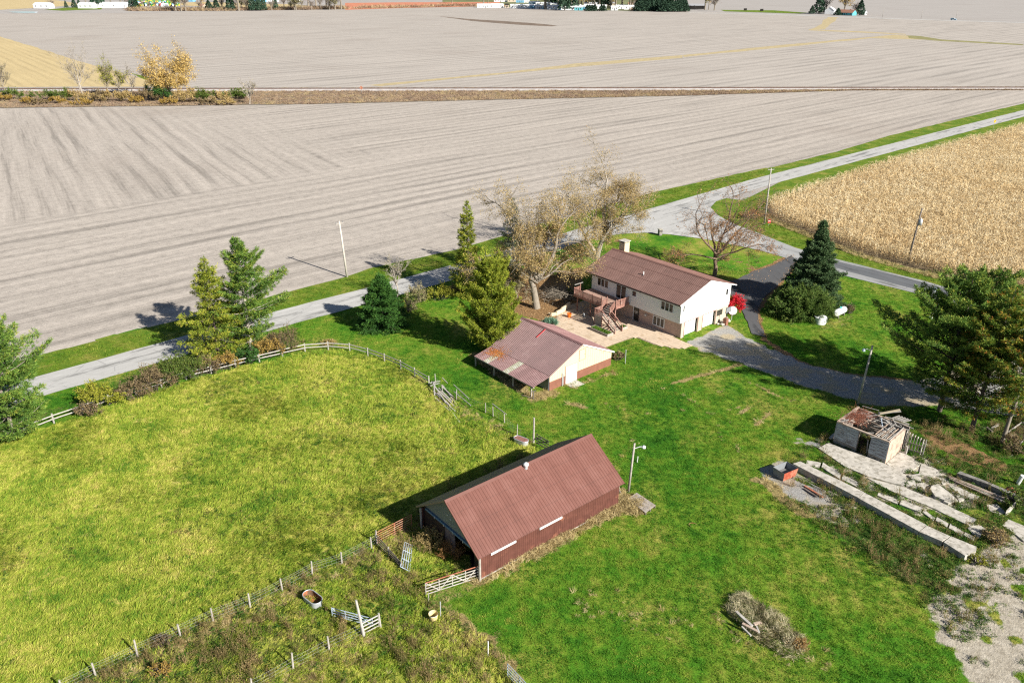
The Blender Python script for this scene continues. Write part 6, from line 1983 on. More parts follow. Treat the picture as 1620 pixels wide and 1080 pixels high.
def tube_gate(name, label, a, b, h, rails, m, loc_z=0.0, r=0.025, uprights=2, brace=False, lean=0.0, wm=None):
    """a farm gate of pipes standing from plan point a to b"""
    A, B = Vector((a[0], a[1], 0)), Vector((b[0], b[1], 0))
    L = (B - A).length
    g = thing(name, label, 'gate', (A.x, A.y, loc_z), math.atan2(B.y - A.y, B.x - A.x))
    ly = lean
    z0 = 0.15

    def pt(x, z):
        return (x, ly * z, z + z0)
    for i in range(rails):
        z = h * i / (rails - 1)
        MB().tube([pt(0, z), pt(L, z)], r, 6).build('rail', wm if (wm and i == rails - 1) else m, g)
    for i in range(uprights + 2):
        x = L * i / (uprights + 1)
        MB().tube([pt(x, 0), pt(x, h)], r * 1.05, 6).build('upright', m, g)
    if brace:
        for i in range(uprights + 1):
            x0, x1 = L * i / (uprights + 1), L * (i + 1) / (uprights + 1)
            MB().tube([pt(x0 if i % 2 else x1, 0), pt(x1 if i % 2 else x0, h)], r, 6).build('brace', m, g)
    return g


tube_gate('farm_gate', 'rusty red pipe gate between the wire fence and the barn', at(597, 861), at(652, 832), 1.15, 6, M_RUSTP, uprights=1, r=0.032)
tube_gate('farm_gate', 'pale reddish pipe gate with cross braces at the near barn corner', at(674, 942), at(757, 915), 1.15, 5, M_OLDG, uprights=3, r=0.04, brace=True, wm=M_RUSTP)
tube_gate('farm_gate', 'white pipe gate panel lying low in the weeds left of the tall white post', at(526, 975), at(590, 992), 0.75, 4, M_GATEB, uprights=2, r=0.032, brace=True)
tube_gate('farm_gate', 'short white board gate right of the tall white post', at(575, 1004), at(600, 991), 1.0, 4, M_PALE, uprights=0, r=0.05)
tube_gate('farm_gate', 'blue-grey pipe gate cut off by the bottom edge of the lawn', at(803, 1070), at(842, 1112), 1.1, 5, M_GATEB, uprights=1, r=0.03)
# panel lying against the grass
lg = thing('tipped_gate', 'pale blue-grey pipe gate panel tipped over in the weeds before the barn', 'gate panel', at(632, 905))
q = [P3(634, 905), P3(648, 905), P3(652, 864), P3(641, 866)]
base = P3(632, 905)
for i in range(5):
    t = i / 4
    p0, p1 = q[0].lerp(q[1], t) - base, q[3].lerp(q[2], t) - base
    MB().tube([p0 + Vector((0, 0, 0.12 + 0.5 * (1 - t))), p1 + Vector((0, 0, 0.12 + 0.5 * (1 - t)))], 0.035, 6).build('rail', M_GATEB, lg)
for i in range(4):
    t = i / 3
    p0, p1 = q[0].lerp(q[3], t) - base, q[1].lerp(q[2], t) - base
    MB().tube([p0 + Vector((0, 0, 0.62)), p1 + Vector((0, 0, 0.12))], 0.03, 6).build('upright', M_GATEB, lg)
gf = thing('fallen_fence', 'grey wooden fence panel falling over beside the corner fence post', 'fence panel', at(596, 862))
q0, q1 = P3(596, 862) - P3(596, 862), P3(636, 900) - P3(596, 862)
for h in (0.25, 0.55, 0.85, 1.15):
    MB().bar((0, 0, h), (q1.x, q1.y, h * 0.55), 0.04, 0.11).build('board', M_WPOLED, gf)
for t in (0.0, 0.5, 1.0):
    MB().box(q1.x * t - 0.05, q1.x * t + 0.05, q1.y * t - 0.05, q1.y * t + 0.05, 0, 1.25 - 0.35 * t).build('post', M_WPOLE, gf)
tp = thing('gate_post', 'tall bleached white post leaning left in the weedy pen', 'post', at(576, 1006))
MB().tube([(0, 0, 0), (-0.35, 0.1, 3.4)], [0.12, 0.085], 8).build('post_shaft', M_PALE, tp)
tag(MB().tube([P3(602, 991), P3(602, 991) + Vector((-0.05, 0, 1.35))], [0.09, 0.07], 7).build('gate_post', M_PALE), 'short white post at the right end of the small white gate', 'post')
for q_, h_, lab, mt in (((772, 1036), 1.35, 'thin white post on the border of the lawn at the bottom', M_BWHITE), ((697, 975), 1.5, 'thin steel stake right of the yellow bucket', M_GALV), ((678, 950), 0.8, 'short post under the left end of the braced gate', M_WPOLE),
                        ((1008, 731), 0.7, 'short white stake in the lawn right of the lamp pole', M_BWHITE), ((1455, 540), 0.4, 'low white marker stone on the side lawn before the pine', M_BWHITE)):
    A = P3(*q_)
    tag(MB().tube([A, A + Vector((0.03, 0, h_))], 0.045, 6).build('stake', mt), lab, 'stake')
for i, (q_, lab) in enumerate((((995, 776), 'white plank leaning on the far right barn corner'), ((983, 782), 'second grey plank leaning on the far right barn corner'), ((990, 786), 'short dark plank lying against the far right barn corner'))):
    A = P3(*q_)
    tag(MB().bar(A + Vector((-0.9 + 0.3 * i, 0.0, 0.0)), A + Vector((-1.15 + 0.2 * i, 0.25, 1.7 - 0.4 * i)), 0.14, 0.05).build('leaning_plank', (M_PALE, M_OLDG, M_WPOLED)[i]), lab, 'plank')

# tubs, bucket
def stock_tank(label, a, b, w_, h, inside, flip=False, outer=None, rz=0):
    A, B = Vector((a[0], a[1], 0)), Vector((b[0], b[1], 0))
    L = (B - A).length
    t = thing('stock_tank', label, 'stock tank', ((A.x + B.x) / 2, (A.y + B.y) / 2), math.atan2(B.y - A.y, B.x - A.x))
    n = 12
    ring = []
    for i in range(n + 1):
        a_ = -math.pi / 2 + math.pi * i / n
        ring.append((L / 2 - w_ / 2 + w_ / 2 * math.cos(a_), w_ / 2 * math.sin(a_)))
    for i in range(n + 1):
        a_ = math.pi / 2 + math.pi * i / n
        ring.append((-L / 2 + w_ / 2 + w_ / 2 * math.cos(a_), w_ / 2 * math.sin(a_)))
    k = len(ring)

    def wall(s0, s1, z0, z1, flipn):
        vs = [(x * s0, y * s0, z0) for x, y in ring] + [(x * s1, y * s1, z1) for x, y in ring]
        fs = [(i, (i + 1) % k, (i + 1) % k + k, i + k) for i in range(k)]
        return vs, fs
    b_ = MB()
    b_.add(*wall(0.94, 1.0, 0, h, 0))
    b_.build('tank_wall', outer or M_GALV, t, True)
    b_ = MB()
    if flip:
        b_.add([(x * 1.0, y * 1.0, h) for x, y in ring], [tuple(range(k))])
        b_.build('tank_bottom', inside, t)
        for s in (-0.25, 0, 0.25):
            MB().box(-L * 0.38, L * 0.38, s * w_ - 0.03, s * w_ + 0.03, h + 0.001, h + 0.03).build('bottom_rib', M_RUSTP, t)
    else:
        b_.add(*wall(0.92, 0.975, 0.06, h - 0.005, 0))
        b_.add([(x * 0.92, y * 0.92, 0.06) for x, y in ring], [tuple(range(k))])
        b_.build('tank_inside', inside, t)
    pts = [(x, y, h) for x, y in ring] + [(ring[0][0], ring[0][1], h)]
    MB().tube(pts, 0.03, 6, cap=False).build('rim', M_GALV, t)
    return t


stock_tank('oval galvanised stock tank with a rusty inside standing in the weedy pen', at(484, 944), at(507, 962), 0.95, 0.62, M_RUSTIN)
stock_tank('upturned oval stock tank with a rusty bottom by the pasture fence', at(814, 697), at(835, 705), 0.85, 0.55, simple('faded_rusty_bottom', (0.26, 0.15, 0.14), 0.8, 0.25, 3, stain=(0.12, 0.08, 0.08)), True)
yb = thing('plastic_bucket', 'yellowed round plastic tub at the corner of the lawn and weeds', 'tub', at(686, 980))
MB().tube([(0, 0, 0), (0, 0, 0.62)], [0.28, 0.36], 18, cap=False).build('tub_wall', M_YBUCK, yb, True)
MB().tube([(0, 0, 0.60), (0, 0, 0.64)], [0.37, 0.37], 18, cap=False).build('rim', M_BWHITE, yb)
MB().tube([(0, 0, 0.10), (0, 0, 0.12)], 0.27, 18).build('tub_bottom', M_RUSTIN, yb)

# board heap by the pasture fence
BHG = 'bleached boards in the heap by the pasture fence'
oh = P3(690, 628)
bdata = [((683, 609), (705, 640), 0.5), ((686, 622), (720, 652), 0.3), ((690, 618), (714, 640), 0.36), ((694, 616), (716, 636), 0.22), ((688, 630), (711, 650), 0.16), ((696, 620), (722, 646), 0.12), ((699, 614), (718, 630), 0.28), ((680, 613), (697, 608), 0.62), ((681, 618), (695, 612), 0.66), ((687, 612), (688, 632), 0.75), ((700, 610), (722, 640), 0.1), ((706, 640), (727, 668), 0.08), ((692, 626), (712, 644), 0.4)]
for i, (a, b, z) in enumerate(bdata):
    A, B = P3(*a), P3(*b)
    A.z, B.z = z, max(0.06, z - 0.18 + rr_.uniform(-0.05, 0.1))
    tag(MB().bar(A, B, 0.14, 0.04).build('loose_board', M_OLDG if i not in (7, 8, 9) else M_PALE),
        {7: 'upper white crosspiece on top of the board heap by the pasture fence', 8: 'lower white crosspiece on top of the board heap by the pasture fence', 9: 'upright white crosspiece on top of the board heap by the pasture fence'}.get(i, 'bleached board in the pasture fence heap, %s counted from its top layer' % ORD[min(i, 12)]), 'board', BHG if i not in (7, 8, 9) else 'white crosspieces on the board heap')

# lamp pole by the barn, power poles
def pole(name, label, cat, loc, h, r0, r1, m, top=(0, 0)):
    t = thing(name, label, cat, loc)
    MB().tube([(0, 0, -0.1), (top[0] * 0.5, top[1] * 0.5, h / 2), (top[0], top[1], h)], [r0, (r0 + r1) / 2, r1], 9).build('pole_shaft', m, t, True)
    return t


lp_ = pole('lamp_pole', 'grey wooden pole with a curved white yard lamp at the barn end', 'lamp pole', at(994, 777), 5.35, 0.13, 0.09, M_WPOLE, (0.28, 0.1))
MB().tube([(0.25, 0.1, 4.75), (0.75, 0.05, 5.0), (1.15, 0.0, 5.05)], 0.035, 7).build('lamp_arm', M_BWHITE, lp_)
MB().tube([(1.15, 0, 4.93), (1.15, 0, 5.05), (1.15, 0, 5.16)], [0.2, 0.19, 0.06], 12).build('lamp_shade', M_BWHITE, lp_)
up1 = pole('utility_pole', 'pale utility pole with a short crossarm standing in the verge of the left road', 'utility pole', at(549, 438), 9.5, 0.19, 0.13, simple('pale_pole', (0.50, 0.46, 0.40), 0.9, 0.15, 3), (-0.45, 0.0))
MB().bar((-0.95, -0.5, 9.1), (0.1, 0.5, 9.1), 0.1, 0.1).build('crossarm', M_WPOLE, up1)
for t in (-0.45, 0.45):
    MB().tube([(-0.43 + t, t, 9.15), (-0.43 + t, t, 9.4)], 0.05, 7).build('insulator', M_GREYM, up1)
up2 = pole('utility_pole', 'grey utility pole at the road corner near the half-bare tree', 'utility pole', at(1209, 354), 11.2, 0.18, 0.12, M_WPOLE, (-0.1, 0.0))
MB().bar((-0.8, -0.3, 10.9), (0.6, 0.3, 10.9), 0.09, 0.09).build('crossarm', M_WPOLE, up2)
for t in (-0.7, 0.5):
    MB().tube([(t, t * 0.4, 10.95), (t, t * 0.4, 11.15)], 0.05, 7).build('insulator', M_GREYM, up2)
up3 = pole('utility_pole', 'dark leaning utility pole with a pale transformer beside the cornfield', 'utility pole', at(1435, 418), 9.9, 0.18, 0.12, M_WPOLED, (0.55, 0.1))
MB().tube([(0.72, -0.05, 7.0), (0.72, -0.05, 8.0)], 0.30, 12).build('transformer', M_GALV, up3, True)
MB().tube([(0.72, -0.05, 8.0), (0.72, -0.05, 8.25)], 0.07, 7).build('bushing', M_BWHITE, up3)
yl_ = pole('yard_light_pole', 'grey wooden yard light pole behind the ruined shed', 'lamp pole', at(1357, 640), 7.5, 0.15, 0.10, M_WPOLE, (0.35, 0.1))
MB().tube([(0.3, 0.08, 6.9), (-0.25, 0.1, 7.1), (-0.55, 0.1, 7.05)], 0.035, 7).build('lamp_arm', M_GALV, yl_)
MB().tube([(-0.55, 0.1, 6.85), (-0.55, 0.1, 7.0), (-0.55, 0.1, 7.12)], [0.19, 0.17, 0.08], 12).build('lamp_shade', M_GATEB, yl_)
# signs
cs = thing('warning_sign', 'yellow diamond road sign with a black arrow beyond the corn', 'road sign', at(1571, 204), R(25))
MB().tube([(0, 0, 0), (0, 0, 2.9)], 0.04, 7).build('sign_post', M_GALV, cs)
MB().add([(-0.62, -0.05, 2.45), (0, -0.05, 1.83), (0.62, -0.05, 2.45), (0, -0.05, 3.07), (-0.62, -0.03, 2.45), (0, -0.03, 1.83), (0.62, -0.03, 2.45), (0, -0.03, 3.07)], [(0, 1, 2, 3), (7, 6, 5, 4), (0, 4, 5, 1), (1, 5, 6, 2), (2, 6, 7, 3), (3, 7, 4, 0)]).build('sign_plate', simple('sign_yellow', (0.75, 0.42, 0.02), 0.5, 0.03), cs)
MB().box(-0.2, -0.08, -0.065, -0.055, 2.1, 2.7).box(-0.079, 0.2, -0.065, -0.055, 2.58, 2.7).add([(0.2, -0.06, 2.45), (0.42, -0.06, 2.64), (0.2, -0.06, 2.83)], [(0, 1, 2)]).build('arrow', M_BLACK, cs)
rs_ = thing('railway_sign', 'small rusty red diamond sign on the near side of the rails', 'sign', at(572, 147))
MB().tube([(0, 0, 0), (0, 0, 2.3)], 0.08, 7).build('sign_post', M_GREYM, rs_)
MB().add([(-0.85, -0.1, 2.1), (0, -0.1, 1.25), (0.85, -0.1, 2.1), (0, -0.1, 2.95), (-0.85, -0.06, 2.1), (0, -0.06, 1.25), (0.85, -0.06, 2.1), (0, -0.06, 2.95)], [(0, 1, 2, 3), (7, 6, 5, 4), (0, 4, 5, 1), (1, 5, 6, 2), (2, 6, 7, 3), (3, 7, 4, 0)]).build('sign_plate', M_RUSTP, rs_)
ss_ = thing('road_sign', 'small red and white sign at the foot of the corner utility pole', 'road sign', at(1216, 357), R(10))
MB().tube([(0, 0, 0), (0, 0, 1.3)], 0.035, 6).build('sign_post', M_GALV, ss_)
MB().box(-0.3, 0.3, -0.05, -0.02, 0.55, 1.35).build('sign_plate', simple('sign_red', (0.6, 0.04, 0.04), 0.5, 0.03), ss_)
MB().box(-0.2, 0.2, -0.065, -0.051, 0.85, 1.05).build('white_bar', M_BWHITE, ss_)
mbx = thing('mailbox', 'white mailbox on a post by the side road behind the dark pine', 'mailbox', at(1477, 470))
MB().box(-0.06, 0.06, -0.06, 0.06, 0, 1.1).build('mailbox_post', M_BWHITE, mbx)
MB().box(-0.2, 0.2, -0.3, 0.3, 1.1, 1.5).build('mailbox_body', M_GATEB, mbx)
wn_ = thing('garden_windmill', 'small white and red garden windmill on the side lawn behind the pine', 'windmill', at(1476, 503))
for s in ((-0.35, -0.35), (0.35, -0.35), (-0.35, 0.35), (0.35, 0.35)):
    MB().bar((s[0], s[1], 0), (s[0] * 0.1, s[1] * 0.1, 2.0), 0.06).build('leg', M_BWHITE, wn_)
for i in range(8):
    a = i * math.pi / 4
    MB().bar((0.1 * math.cos(a), -0.12, 2.0 + 0.1 * math.sin(a)), (0.45 * math.cos(a), -0.12, 2.0 + 0.45 * math.sin(a)), 0.03, 0.16, up=(0, 1, 0)).build('blade', M_BWHITE if i % 2 else M_ROOF_RED, wn_)

# wooden platform by the barn
pf = thing('wooden_platform', 'grey wooden platform lying on the grass by the lamp pole', 'platform', at(990, 796))
c4 = [P3(992, 793), P3(1007, 783), P3(1037, 803), P3(1021, 815)]
bp0 = P3(990, 796)
for i in range(9):
    t0, t1 = i / 9, (i + 0.93) / 9
    poly = [c4[0].lerp(c4[3], t0) - bp0, c4[1].lerp(c4[2], t0) - bp0, c4[1].lerp(c4[2], t1) - bp0, c4[0].lerp(c4[3], t1) - bp0]
    MB().prism([(p.x, p.y) for p in poly], 0.26, 0.31).build('plank', M_DECKG, pf)
for t in (0.05, 0.5, 0.95):
    a_, b__ = c4[0].lerp(c4[1], t) - bp0, c4[3].lerp(c4[2], t) - bp0
    MB().bar((a_.x, a_.y, 0.13), (b__.x, b__.y, 0.13), 0.09, 0.24).build('bearer', M_WPOLED, pf)

# burn box by the bunk
cb = thing('burn_box', 'rusty open-topped red steel box beside the end of the concrete wall', 'steel box', at(1238.8, 761))
ca = [P3(1238.8, 761), P3(1258.5, 752.8)]
ex = (ca[1] - ca[0])
wx_ = ex.length
cb.rotation_euler = (0, 0, math.atan2(ex.y, ex.x))
BX, BY, BH = wx_, 1.25, 0.95
for (a_, b__, nm, mt) in (((0, 0), (BX, 0), 'front_plate', simple('burnt_red_steel', (0.34, 0.075, 0.04), 0.75, 0.25, 3, stain=(0.42, 0.16, 0.10), stain_amt=0.7)), ((BX, 0), (BX, BY), 'side_plate', M_GREYM), ((BX, BY), (0, BY), 'back_plate', M_GREYM), ((0, BY), (0, 0), 'side_plate', M_GREYM)):
    d = Vector((b__[0] - a_[0], b__[1] - a_[1], 0)).normalized()
    n_ = Vector((d.y, -d.x, 0))
    o1 = n_ * 0.10
    MB().add([(a_[0], a_[1], 0), (b__[0], b__[1], 0), (b__[0] + o1.x + d.x * 0.10, b__[1] + o1.y + d.y * 0.10, BH), (a_[0] + o1.x - d.x * 0.10, a_[1] + o1.y - d.y * 0.10, BH),
              (a_[0] - n_.x * 0.03, a_[1] - n_.y * 0.03, 0), (b__[0] - n_.x * 0.03, b__[1] - n_.y * 0.03, 0), (b__[0] + o1.x * 0.85 + d.x * 0.08, b__[1] + o1.y * 0.85 + d.y * 0.08, BH), (a_[0] + o1.x * 0.85 - d.x * 0.08, a_[1] + o1.y * 0.85 - d.y * 0.08, BH)],
             [(0, 1, 2, 3), (5, 4, 7, 6), (3, 2, 6, 7)]).build(nm, mt, cb)
MB().box(0.02, BX - 0.02, 0.02, BY - 0.02, 0.04, 0.3).build('ash_fill', simple('ash', (0.16, 0.155, 0.15), 0.95, 0.3, 5), cb)
for i, (a, b, lab) in enumerate((((1273, 768), (1302, 786), 'rusty strap of scrap iron lying below the concrete wall'), ((1280, 764), (1306, 777), 'thin pale rod lying close along the concrete wall'), ((1272, 772), (1292, 785), 'dark timber offcut by the rusty scrap strap'))):
    A, B = P3(*a, 0.1), P3(*b, 0.12)
    tag(MB().bar(A, B, (0.22, 0.07, 0.18)[i], 0.08).build('scrap_strip', (M_RUSTP, M_OLDG, M_WPOLED)[i]), lab, 'scrap')

# ------------------------------------------------------------------ cracked concrete: bunk wall, kerb, slabs
O5 = (1180, 600, 3.6)


def z5(pts, z=0.0):
    return zz(O5[0], O5[1], O5[2], pts, z)


SLABS = []


def slab(poly, z1, m, parent=None, name='slab', label=None, cat='slab', z0=-0.1, tilt=None, step=0.5, amp=0.06, seed=1, group=None):
    poly = jag(poly, step, amp, seed, 0.7)
    SLABS.append([tuple(p[:2]) for p in poly][::3])
    cx, cy = sum(p[0] for p in poly) / len(poly), sum(p[1] for p in poly) / len(poly)
    b = MB().prism([(p[0] - cx, p[1] - cy) for p in poly], z0, z1)
    o = b.build(name, m, parent)
    o.location = (cx, cy, 0)
    if tilt:
        o.rotation_euler = tilt
    if label:
        tag(o, label, cat, group)
    return o


BWZ = 0.62
bw = thing('bunk_wall', 'long low pale concrete wall ending in a broken thick block', 'concrete wall', (0, 0, 0))
for i, poly in enumerate(([(268, 478), (310, 466), (672, 640), (640, 672)], [(641, 673), (674, 641), (1028, 826), (985, 862)], [(987, 864), (1031, 829), (1163, 889), (1118, 918)], [(1128, 921), (1170, 889), (1316, 948), (1312, 972), (1250, 1000)])):
    slab(z5(poly, BWZ), BWZ - 0.02 * i, M_CONC, bw, 'wall_block', seed=i + 3, amp=0.04)
kb = thing('broken_kerb', 'thin broken concrete kerb running between two weedy gaps', 'kerb', (0, 0, 0))
KP = [(335, 478), (425, 492), (540, 560), (640, 604), (745, 655), (870, 705), (1000, 752), (1075, 800), (1150, 838), (1235, 885), (1300, 915)]
for i in range(len(KP) - 1):
    if i == 3:
        continue
    a, b = KP[i], KP[i + 1]
    w0 = 26 if i in (0, 1) else 15 + (i % 3) * 5
    slab(z5([(a[0] + 4, a[1] + w0 * 0.5), (a[0] + 12, a[1] - w0 * 0.5), (b[0] + 2, b[1] - w0 * 0.5), (b[0] - 8, b[1] + w0 * 0.5)]), 0.12 + 0.05 * (i % 2), M_CONC, kb, 'kerb_block', seed=20 + i, amp=0.08, step=0.4)
slab(z5([(412, 395), (470, 366), (640, 428), (775, 478), (880, 528), (910, 550), (912, 600), (900, 612), (690, 555), (560, 500)]), 0.13, M_CONC, None, 'slab', 'long smooth concrete slab along the front of the ruined shed', seed=31)
slab(z5([(690, 563), (900, 618), (1100, 700), (1312, 800), (1272, 836), (1060, 735), (850, 648), (760, 606)]), 0.10, M_CONC, None, 'slab', 'long narrow concrete slab continuing past the broken corner', seed=32)
slab(z5([(800, 480), (880, 412), (935, 440), (1000, 480), (950, 520), (880, 535), (830, 505)]), 0.06, M_CONC, None, 'slab', 'cracked slab at the right side of the ruined shed', seed=33)
slab(z5([(925, 555), (990, 548), (996, 590), (940, 572)]), 0.22, M_CONC, None, 'slab', 'small tilted pale slab piece beside the rounded slab corner', tilt=(0.05, -0.06, 0), seed=34)
slab(z5([(915, 590), (955, 578), (975, 628), (912, 612)]), 0.18, M_CONC, None, 'slab', 'triangular broken slab piece left of the tilted one', seed=35)
slab(z5([(970, 600), (1010, 590), (1060, 620), (1030, 650), (985, 632)]), 0.12, M_CONC, None, 'slab', 'flat broken piece left of the big raised slab', seed=36)
slab(z5([(1043, 640), (1052, 622), (1088, 612), (1150, 655), (1192, 690), (1128, 700), (1075, 680)]), 0.33, M_CONC, None, 'slab', 'big raised five-sided slab among the broken ones', tilt=(0.04, 0.03, 0), seed=37, amp=0.03)
slab(z5([(1122, 704), (1190, 686), (1206, 700), (1150, 716)]), 0.24, M_CONC, None, 'slab', 'wedge of broken slab below the big raised one', seed=38, amp=0.03)
slab(z5([(1196, 672), (1214, 671), (1243, 691), (1214, 704)]), 0.22, M_CONC, None, 'slab', 'small square broken slab right of the wedge', seed=39, amp=0.03)
slab(z5([(1000, 482), (1080, 508), (1120, 545), (1060, 560), (985, 540)]), 0.05, M_CONC, None, 'slab', 'low worn slab behind the small tilted piece', seed=40)
slab(z5([(1150, 600), (1220, 618), (1330, 668), (1300, 690), (1210, 650)]), 0.05, M_CONC, None, 'slab', 'weathered slab below the stack of long poles', seed=41)
slab(z5([(1100, 565), (1150, 560), (1165, 590), (1120, 600)]), 0.06, M_CONC, None, 'slab', 'small pale slab at the left end of the pole stack', seed=42)
slab(z5([(1370, 715), (1430, 712), (1480, 760), (1440, 775), (1390, 750)]), 0.06, M_CONC, None, 'slab', 'pale slab patch below the end of the trough wall', seed=43)
slab(z5([(1460, 832), (1495, 800), (1584, 836), (1680, 870), (1680, 940), (1584, 925), (1540, 890)]), 0.08, M_CONC, None, 'slab', 'concrete slab cut off by the right edge of the picture', seed=44)
slab(z5([(1262, 846), (1310, 812), (1365, 850), (1330, 905), (1290, 880)]), 0.05, M_CONC, None, 'slab', 'crumbled slab end above the thick broken wall block', seed=45)
# trough wall at the back
tw = thing('trough_wall', 'low dark-faced concrete trough wall with a cross wall at its end', 'concrete wall', (0, 0, 0))
slab(z5([(1203, 532), (1222, 522), (1400, 590), (1393, 600)], 0.6), 0.6, M_CONCD, tw, 'wall_block', seed=51, amp=0.03)
slab(z5([(1395, 602), (1403, 591), (1562, 660), (1556, 672)], 0.6), 0.58, M_CONCD, tw, 'wall_block', seed=52, amp=0.03)
slab(z5([(1556, 673), (1566, 662), (1500, 742), (1485, 742)], 0.6), 0.56, M_CONC, tw, 'wall_block', seed=53, amp=0.03)
for i in range(6):
    a, b = z5([(1148 + i * 2, 556 + i * 4.5), (1150, 560)])[0], z5([(1492 - (i % 3) * 14, 688 + i * 5), (0, 0)])[0]
    tag(MB().tube([(a[0], a[1], 0.16 + 0.1 * (i % 2)), (b[0], b[1], 0.16 + 0.1 * (i % 2))], 0.07, 7).build('long_pole', M_OLDW if i % 2 else M_OLDG), 'long weathered pole before the trough wall, %s from the back of its stack' % ORD[i], 'pole', 'stack of long poles before the trough wall')
for i, (q_, lab) in enumerate((((1478, 655), 'rusty drum lying at the right end of the pole stack'), ((1520, 665), 'second rusty drum tucked into the trough corner'))):
    x, y = z5([q_])[0]
    dm = thing('rusty_drum', lab, 'drum', (x, y, 0), R(30 + 70 * i))
    MB().tube([(0, 0, 0.32), (0.75, 0, 0.32)], 0.3, 14).build('drum_body', M_RUSTP, dm, True)
    for s in (0.0, 0.36, 0.74):
        MB().tube([(s - 0.015, 0, 0.32), (s + 0.015, 0, 0.32)], 0.32, 14, cap=False).build('hoop', M_RUSTIN, dm)
tag(MB().tube([P3(1610, 765), P3(1618, 752, 1.1)], 0.18, 10).build('white_pipe', M_BWHITE), 'leaning white pipe stub at the right edge of the picture', 'pipe')
# raised garden frame under the right pines
gb = thing('garden_bed', 'wooden garden bed frame in the grass at the right edge', 'garden bed', (0, 0, 0))
gq = [P3(1594, 686), P3(1616, 670), P3(1640, 684), P3(1614, 702)]
for i in range(4):
    a_, b__ = gq[i], gq[(i + 1) % 4]
    MB().bar((a_.x, a_.y, 0.14), (b__.x, b__.y, 0.14), 0.06, 0.28).build('side_board', M_OLDG, gb)
MB().prism([(p.x, p.y) for p in gq], 0.0, 0.08).build('soil', M_SOILP, gb)
for a, b, lab in (((1561, 676), (1570, 683), 'dark short timber lying left of the bare grey trunk'), ((1569, 678), (1580, 671), 'pale short timber lying left of the bare grey trunk')):
    A, B = P3(*a, 0.15), P3(*b, 0.2)
    tag(MB().bar(A, B, 0.2, 0.2).build('timber', M_OLDG if 'pale' in lab else M_WPOLED), lab, 'timber')

# ------------------------------------------------------------------ the ruined shed (local x along its front)
RU = thing('ruined_shed', 'roofless ruined shed of peeling white boards full of broken lumber', 'shed', (34.2, 72.75, 0), R(-47.5))
RW, RD, RH = 5.55, 4.9, 2.5
rj = random.Random(12)


def boarded(root, a, b, z0, z1, n, m, nm='wall_board', out=0.03, ragged=0.0):
    """horizontal boards, each a piece of its own, with uneven ends and gaps"""
    A, B = Vector((a[0], a[1], 0)), Vector((b[0], b[1], 0))
    hgt = (z1 - z0) / n
    d = (B - A).normalized()
    nrm = Vector((d.y, -d.x, 0))
    for i in range(n):
        z = z0 + i * hgt
        j0, j1 = rj.uniform(-0.03, 0.03), rj.uniform(-0.03, 0.03)
        off_ = nrm * (out + rj.uniform(-0.008, 0.012))
        MB().bar(A + d * j0 + off_ + Vector((0, 0, z + hgt / 2)), B + d * j1 + off_ + Vector((0, 0, z + hgt / 2 + rj.uniform(-0.01, 0.01))), 0.025, hgt - 0.012).build(nm, m, root)


boarded(RU, (0, 0), (2.45, 0), 0.55, RH, 13, M_PEEL)
MB().box(0, 2.45, -0.03, 0.12, 0, 0.549).build('foundation', M_CONCD, RU)
boarded(RU, (3.75, 0), (RW, 0), 0.5, RH, 13, M_PEEL)
MB().box(3.75, RW, -0.03, 0.12, 0, 0.499).build('foundation', M_CONCD, RU)
boarded(RU, (RW, 0), (RW, RD - 1.2), 0.0, RH, 9, M_OLDW)
boarded(RU, (0, RD), (0, 0), 0.0, RH, 11, M_DECKG)
boarded(RU, (RW, RD), (0, RD), 0.0, RH - 0.2, 10, M_OLDG)
for x_, y_ in ((0.08, 0.1), (2.42, 0.1), (3.8, 0.1), (RW - 0.08, 0.1), (RW - 0.08, RD - 0.1), (0.08, RD - 0.1), (2.8, RD - 0.1), (RW - 0.08, 2.4)):
    MB().box(x_ - 0.07, x_ + 0.07, y_ - 0.07, y_ + 0.07, 0.0, RH - 0.02).build('stud', M_WPOLED, RU)
MB().box(0.0, RW, -0.05, 0.16, RH + 0.001, RH + 0.14).build('wall_plate', M_OLDW, RU)
MB().box(RW - 0.16, RW + 0.05, 0.17, RD - 1.2, RH + 0.001, RH + 0.14).build('wall_plate', M_OLDW, RU)
MB().box(0, RW, RD - 0.16, RD + 0.05, RH - 0.199, RH - 0.06).build('wall_plate', M_OLDW, RU)
MB().box(-0.05, 0.16, 0.17, RD - 0.17, RH + 0.001, RH + 0.14).build('wall_plate', M_OLDW, RU)
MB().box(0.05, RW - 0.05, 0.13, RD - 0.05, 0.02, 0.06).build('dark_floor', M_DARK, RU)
MB().bar((3.55, 0.2, 0.1), (3.25, 0.6, 1.6), 0.1, 0.05).build('leaning_board', M_OLDG, RU)
# collapsed roof sticks: right bay rafters
for i in range(9):
    MB().bar((3.95 + i * 0.19, 0.15 + rj.uniform(-0.1, 0.2), RH + 0.16), (3.9 + i * 0.19 + rj.uniform(-0.15, 0.15), 3.6 + rj.uniform(-0.5, 0.3), RH + 0.10 + rj.uniform(-0.3, 0.15)), 0.06, 0.09).build('rafter', M_OLDG if i % 3 else M_OLDW, RU)
for i in range(12):
    x0 = rj.uniform(3.6, 5.4)
    y0 = rj.uniform(0.2, 3.0)
    a_ = rj.uniform(-0.7, 0.7)
    L_ = rj.uniform(0.7, 1.8)
    MB().bar((x0, y0, RH + 0.16 + rj.uniform(0, 0.12)), (x0 - L_ * math.cos(a_), y0 + L_ * math.sin(a_), RH + 0.12 + rj.uniform(-0.1, 0.2)), 0.07, 0.035).build('broken_lath', M_OLDG if i % 2 else M_OLDW, RU)
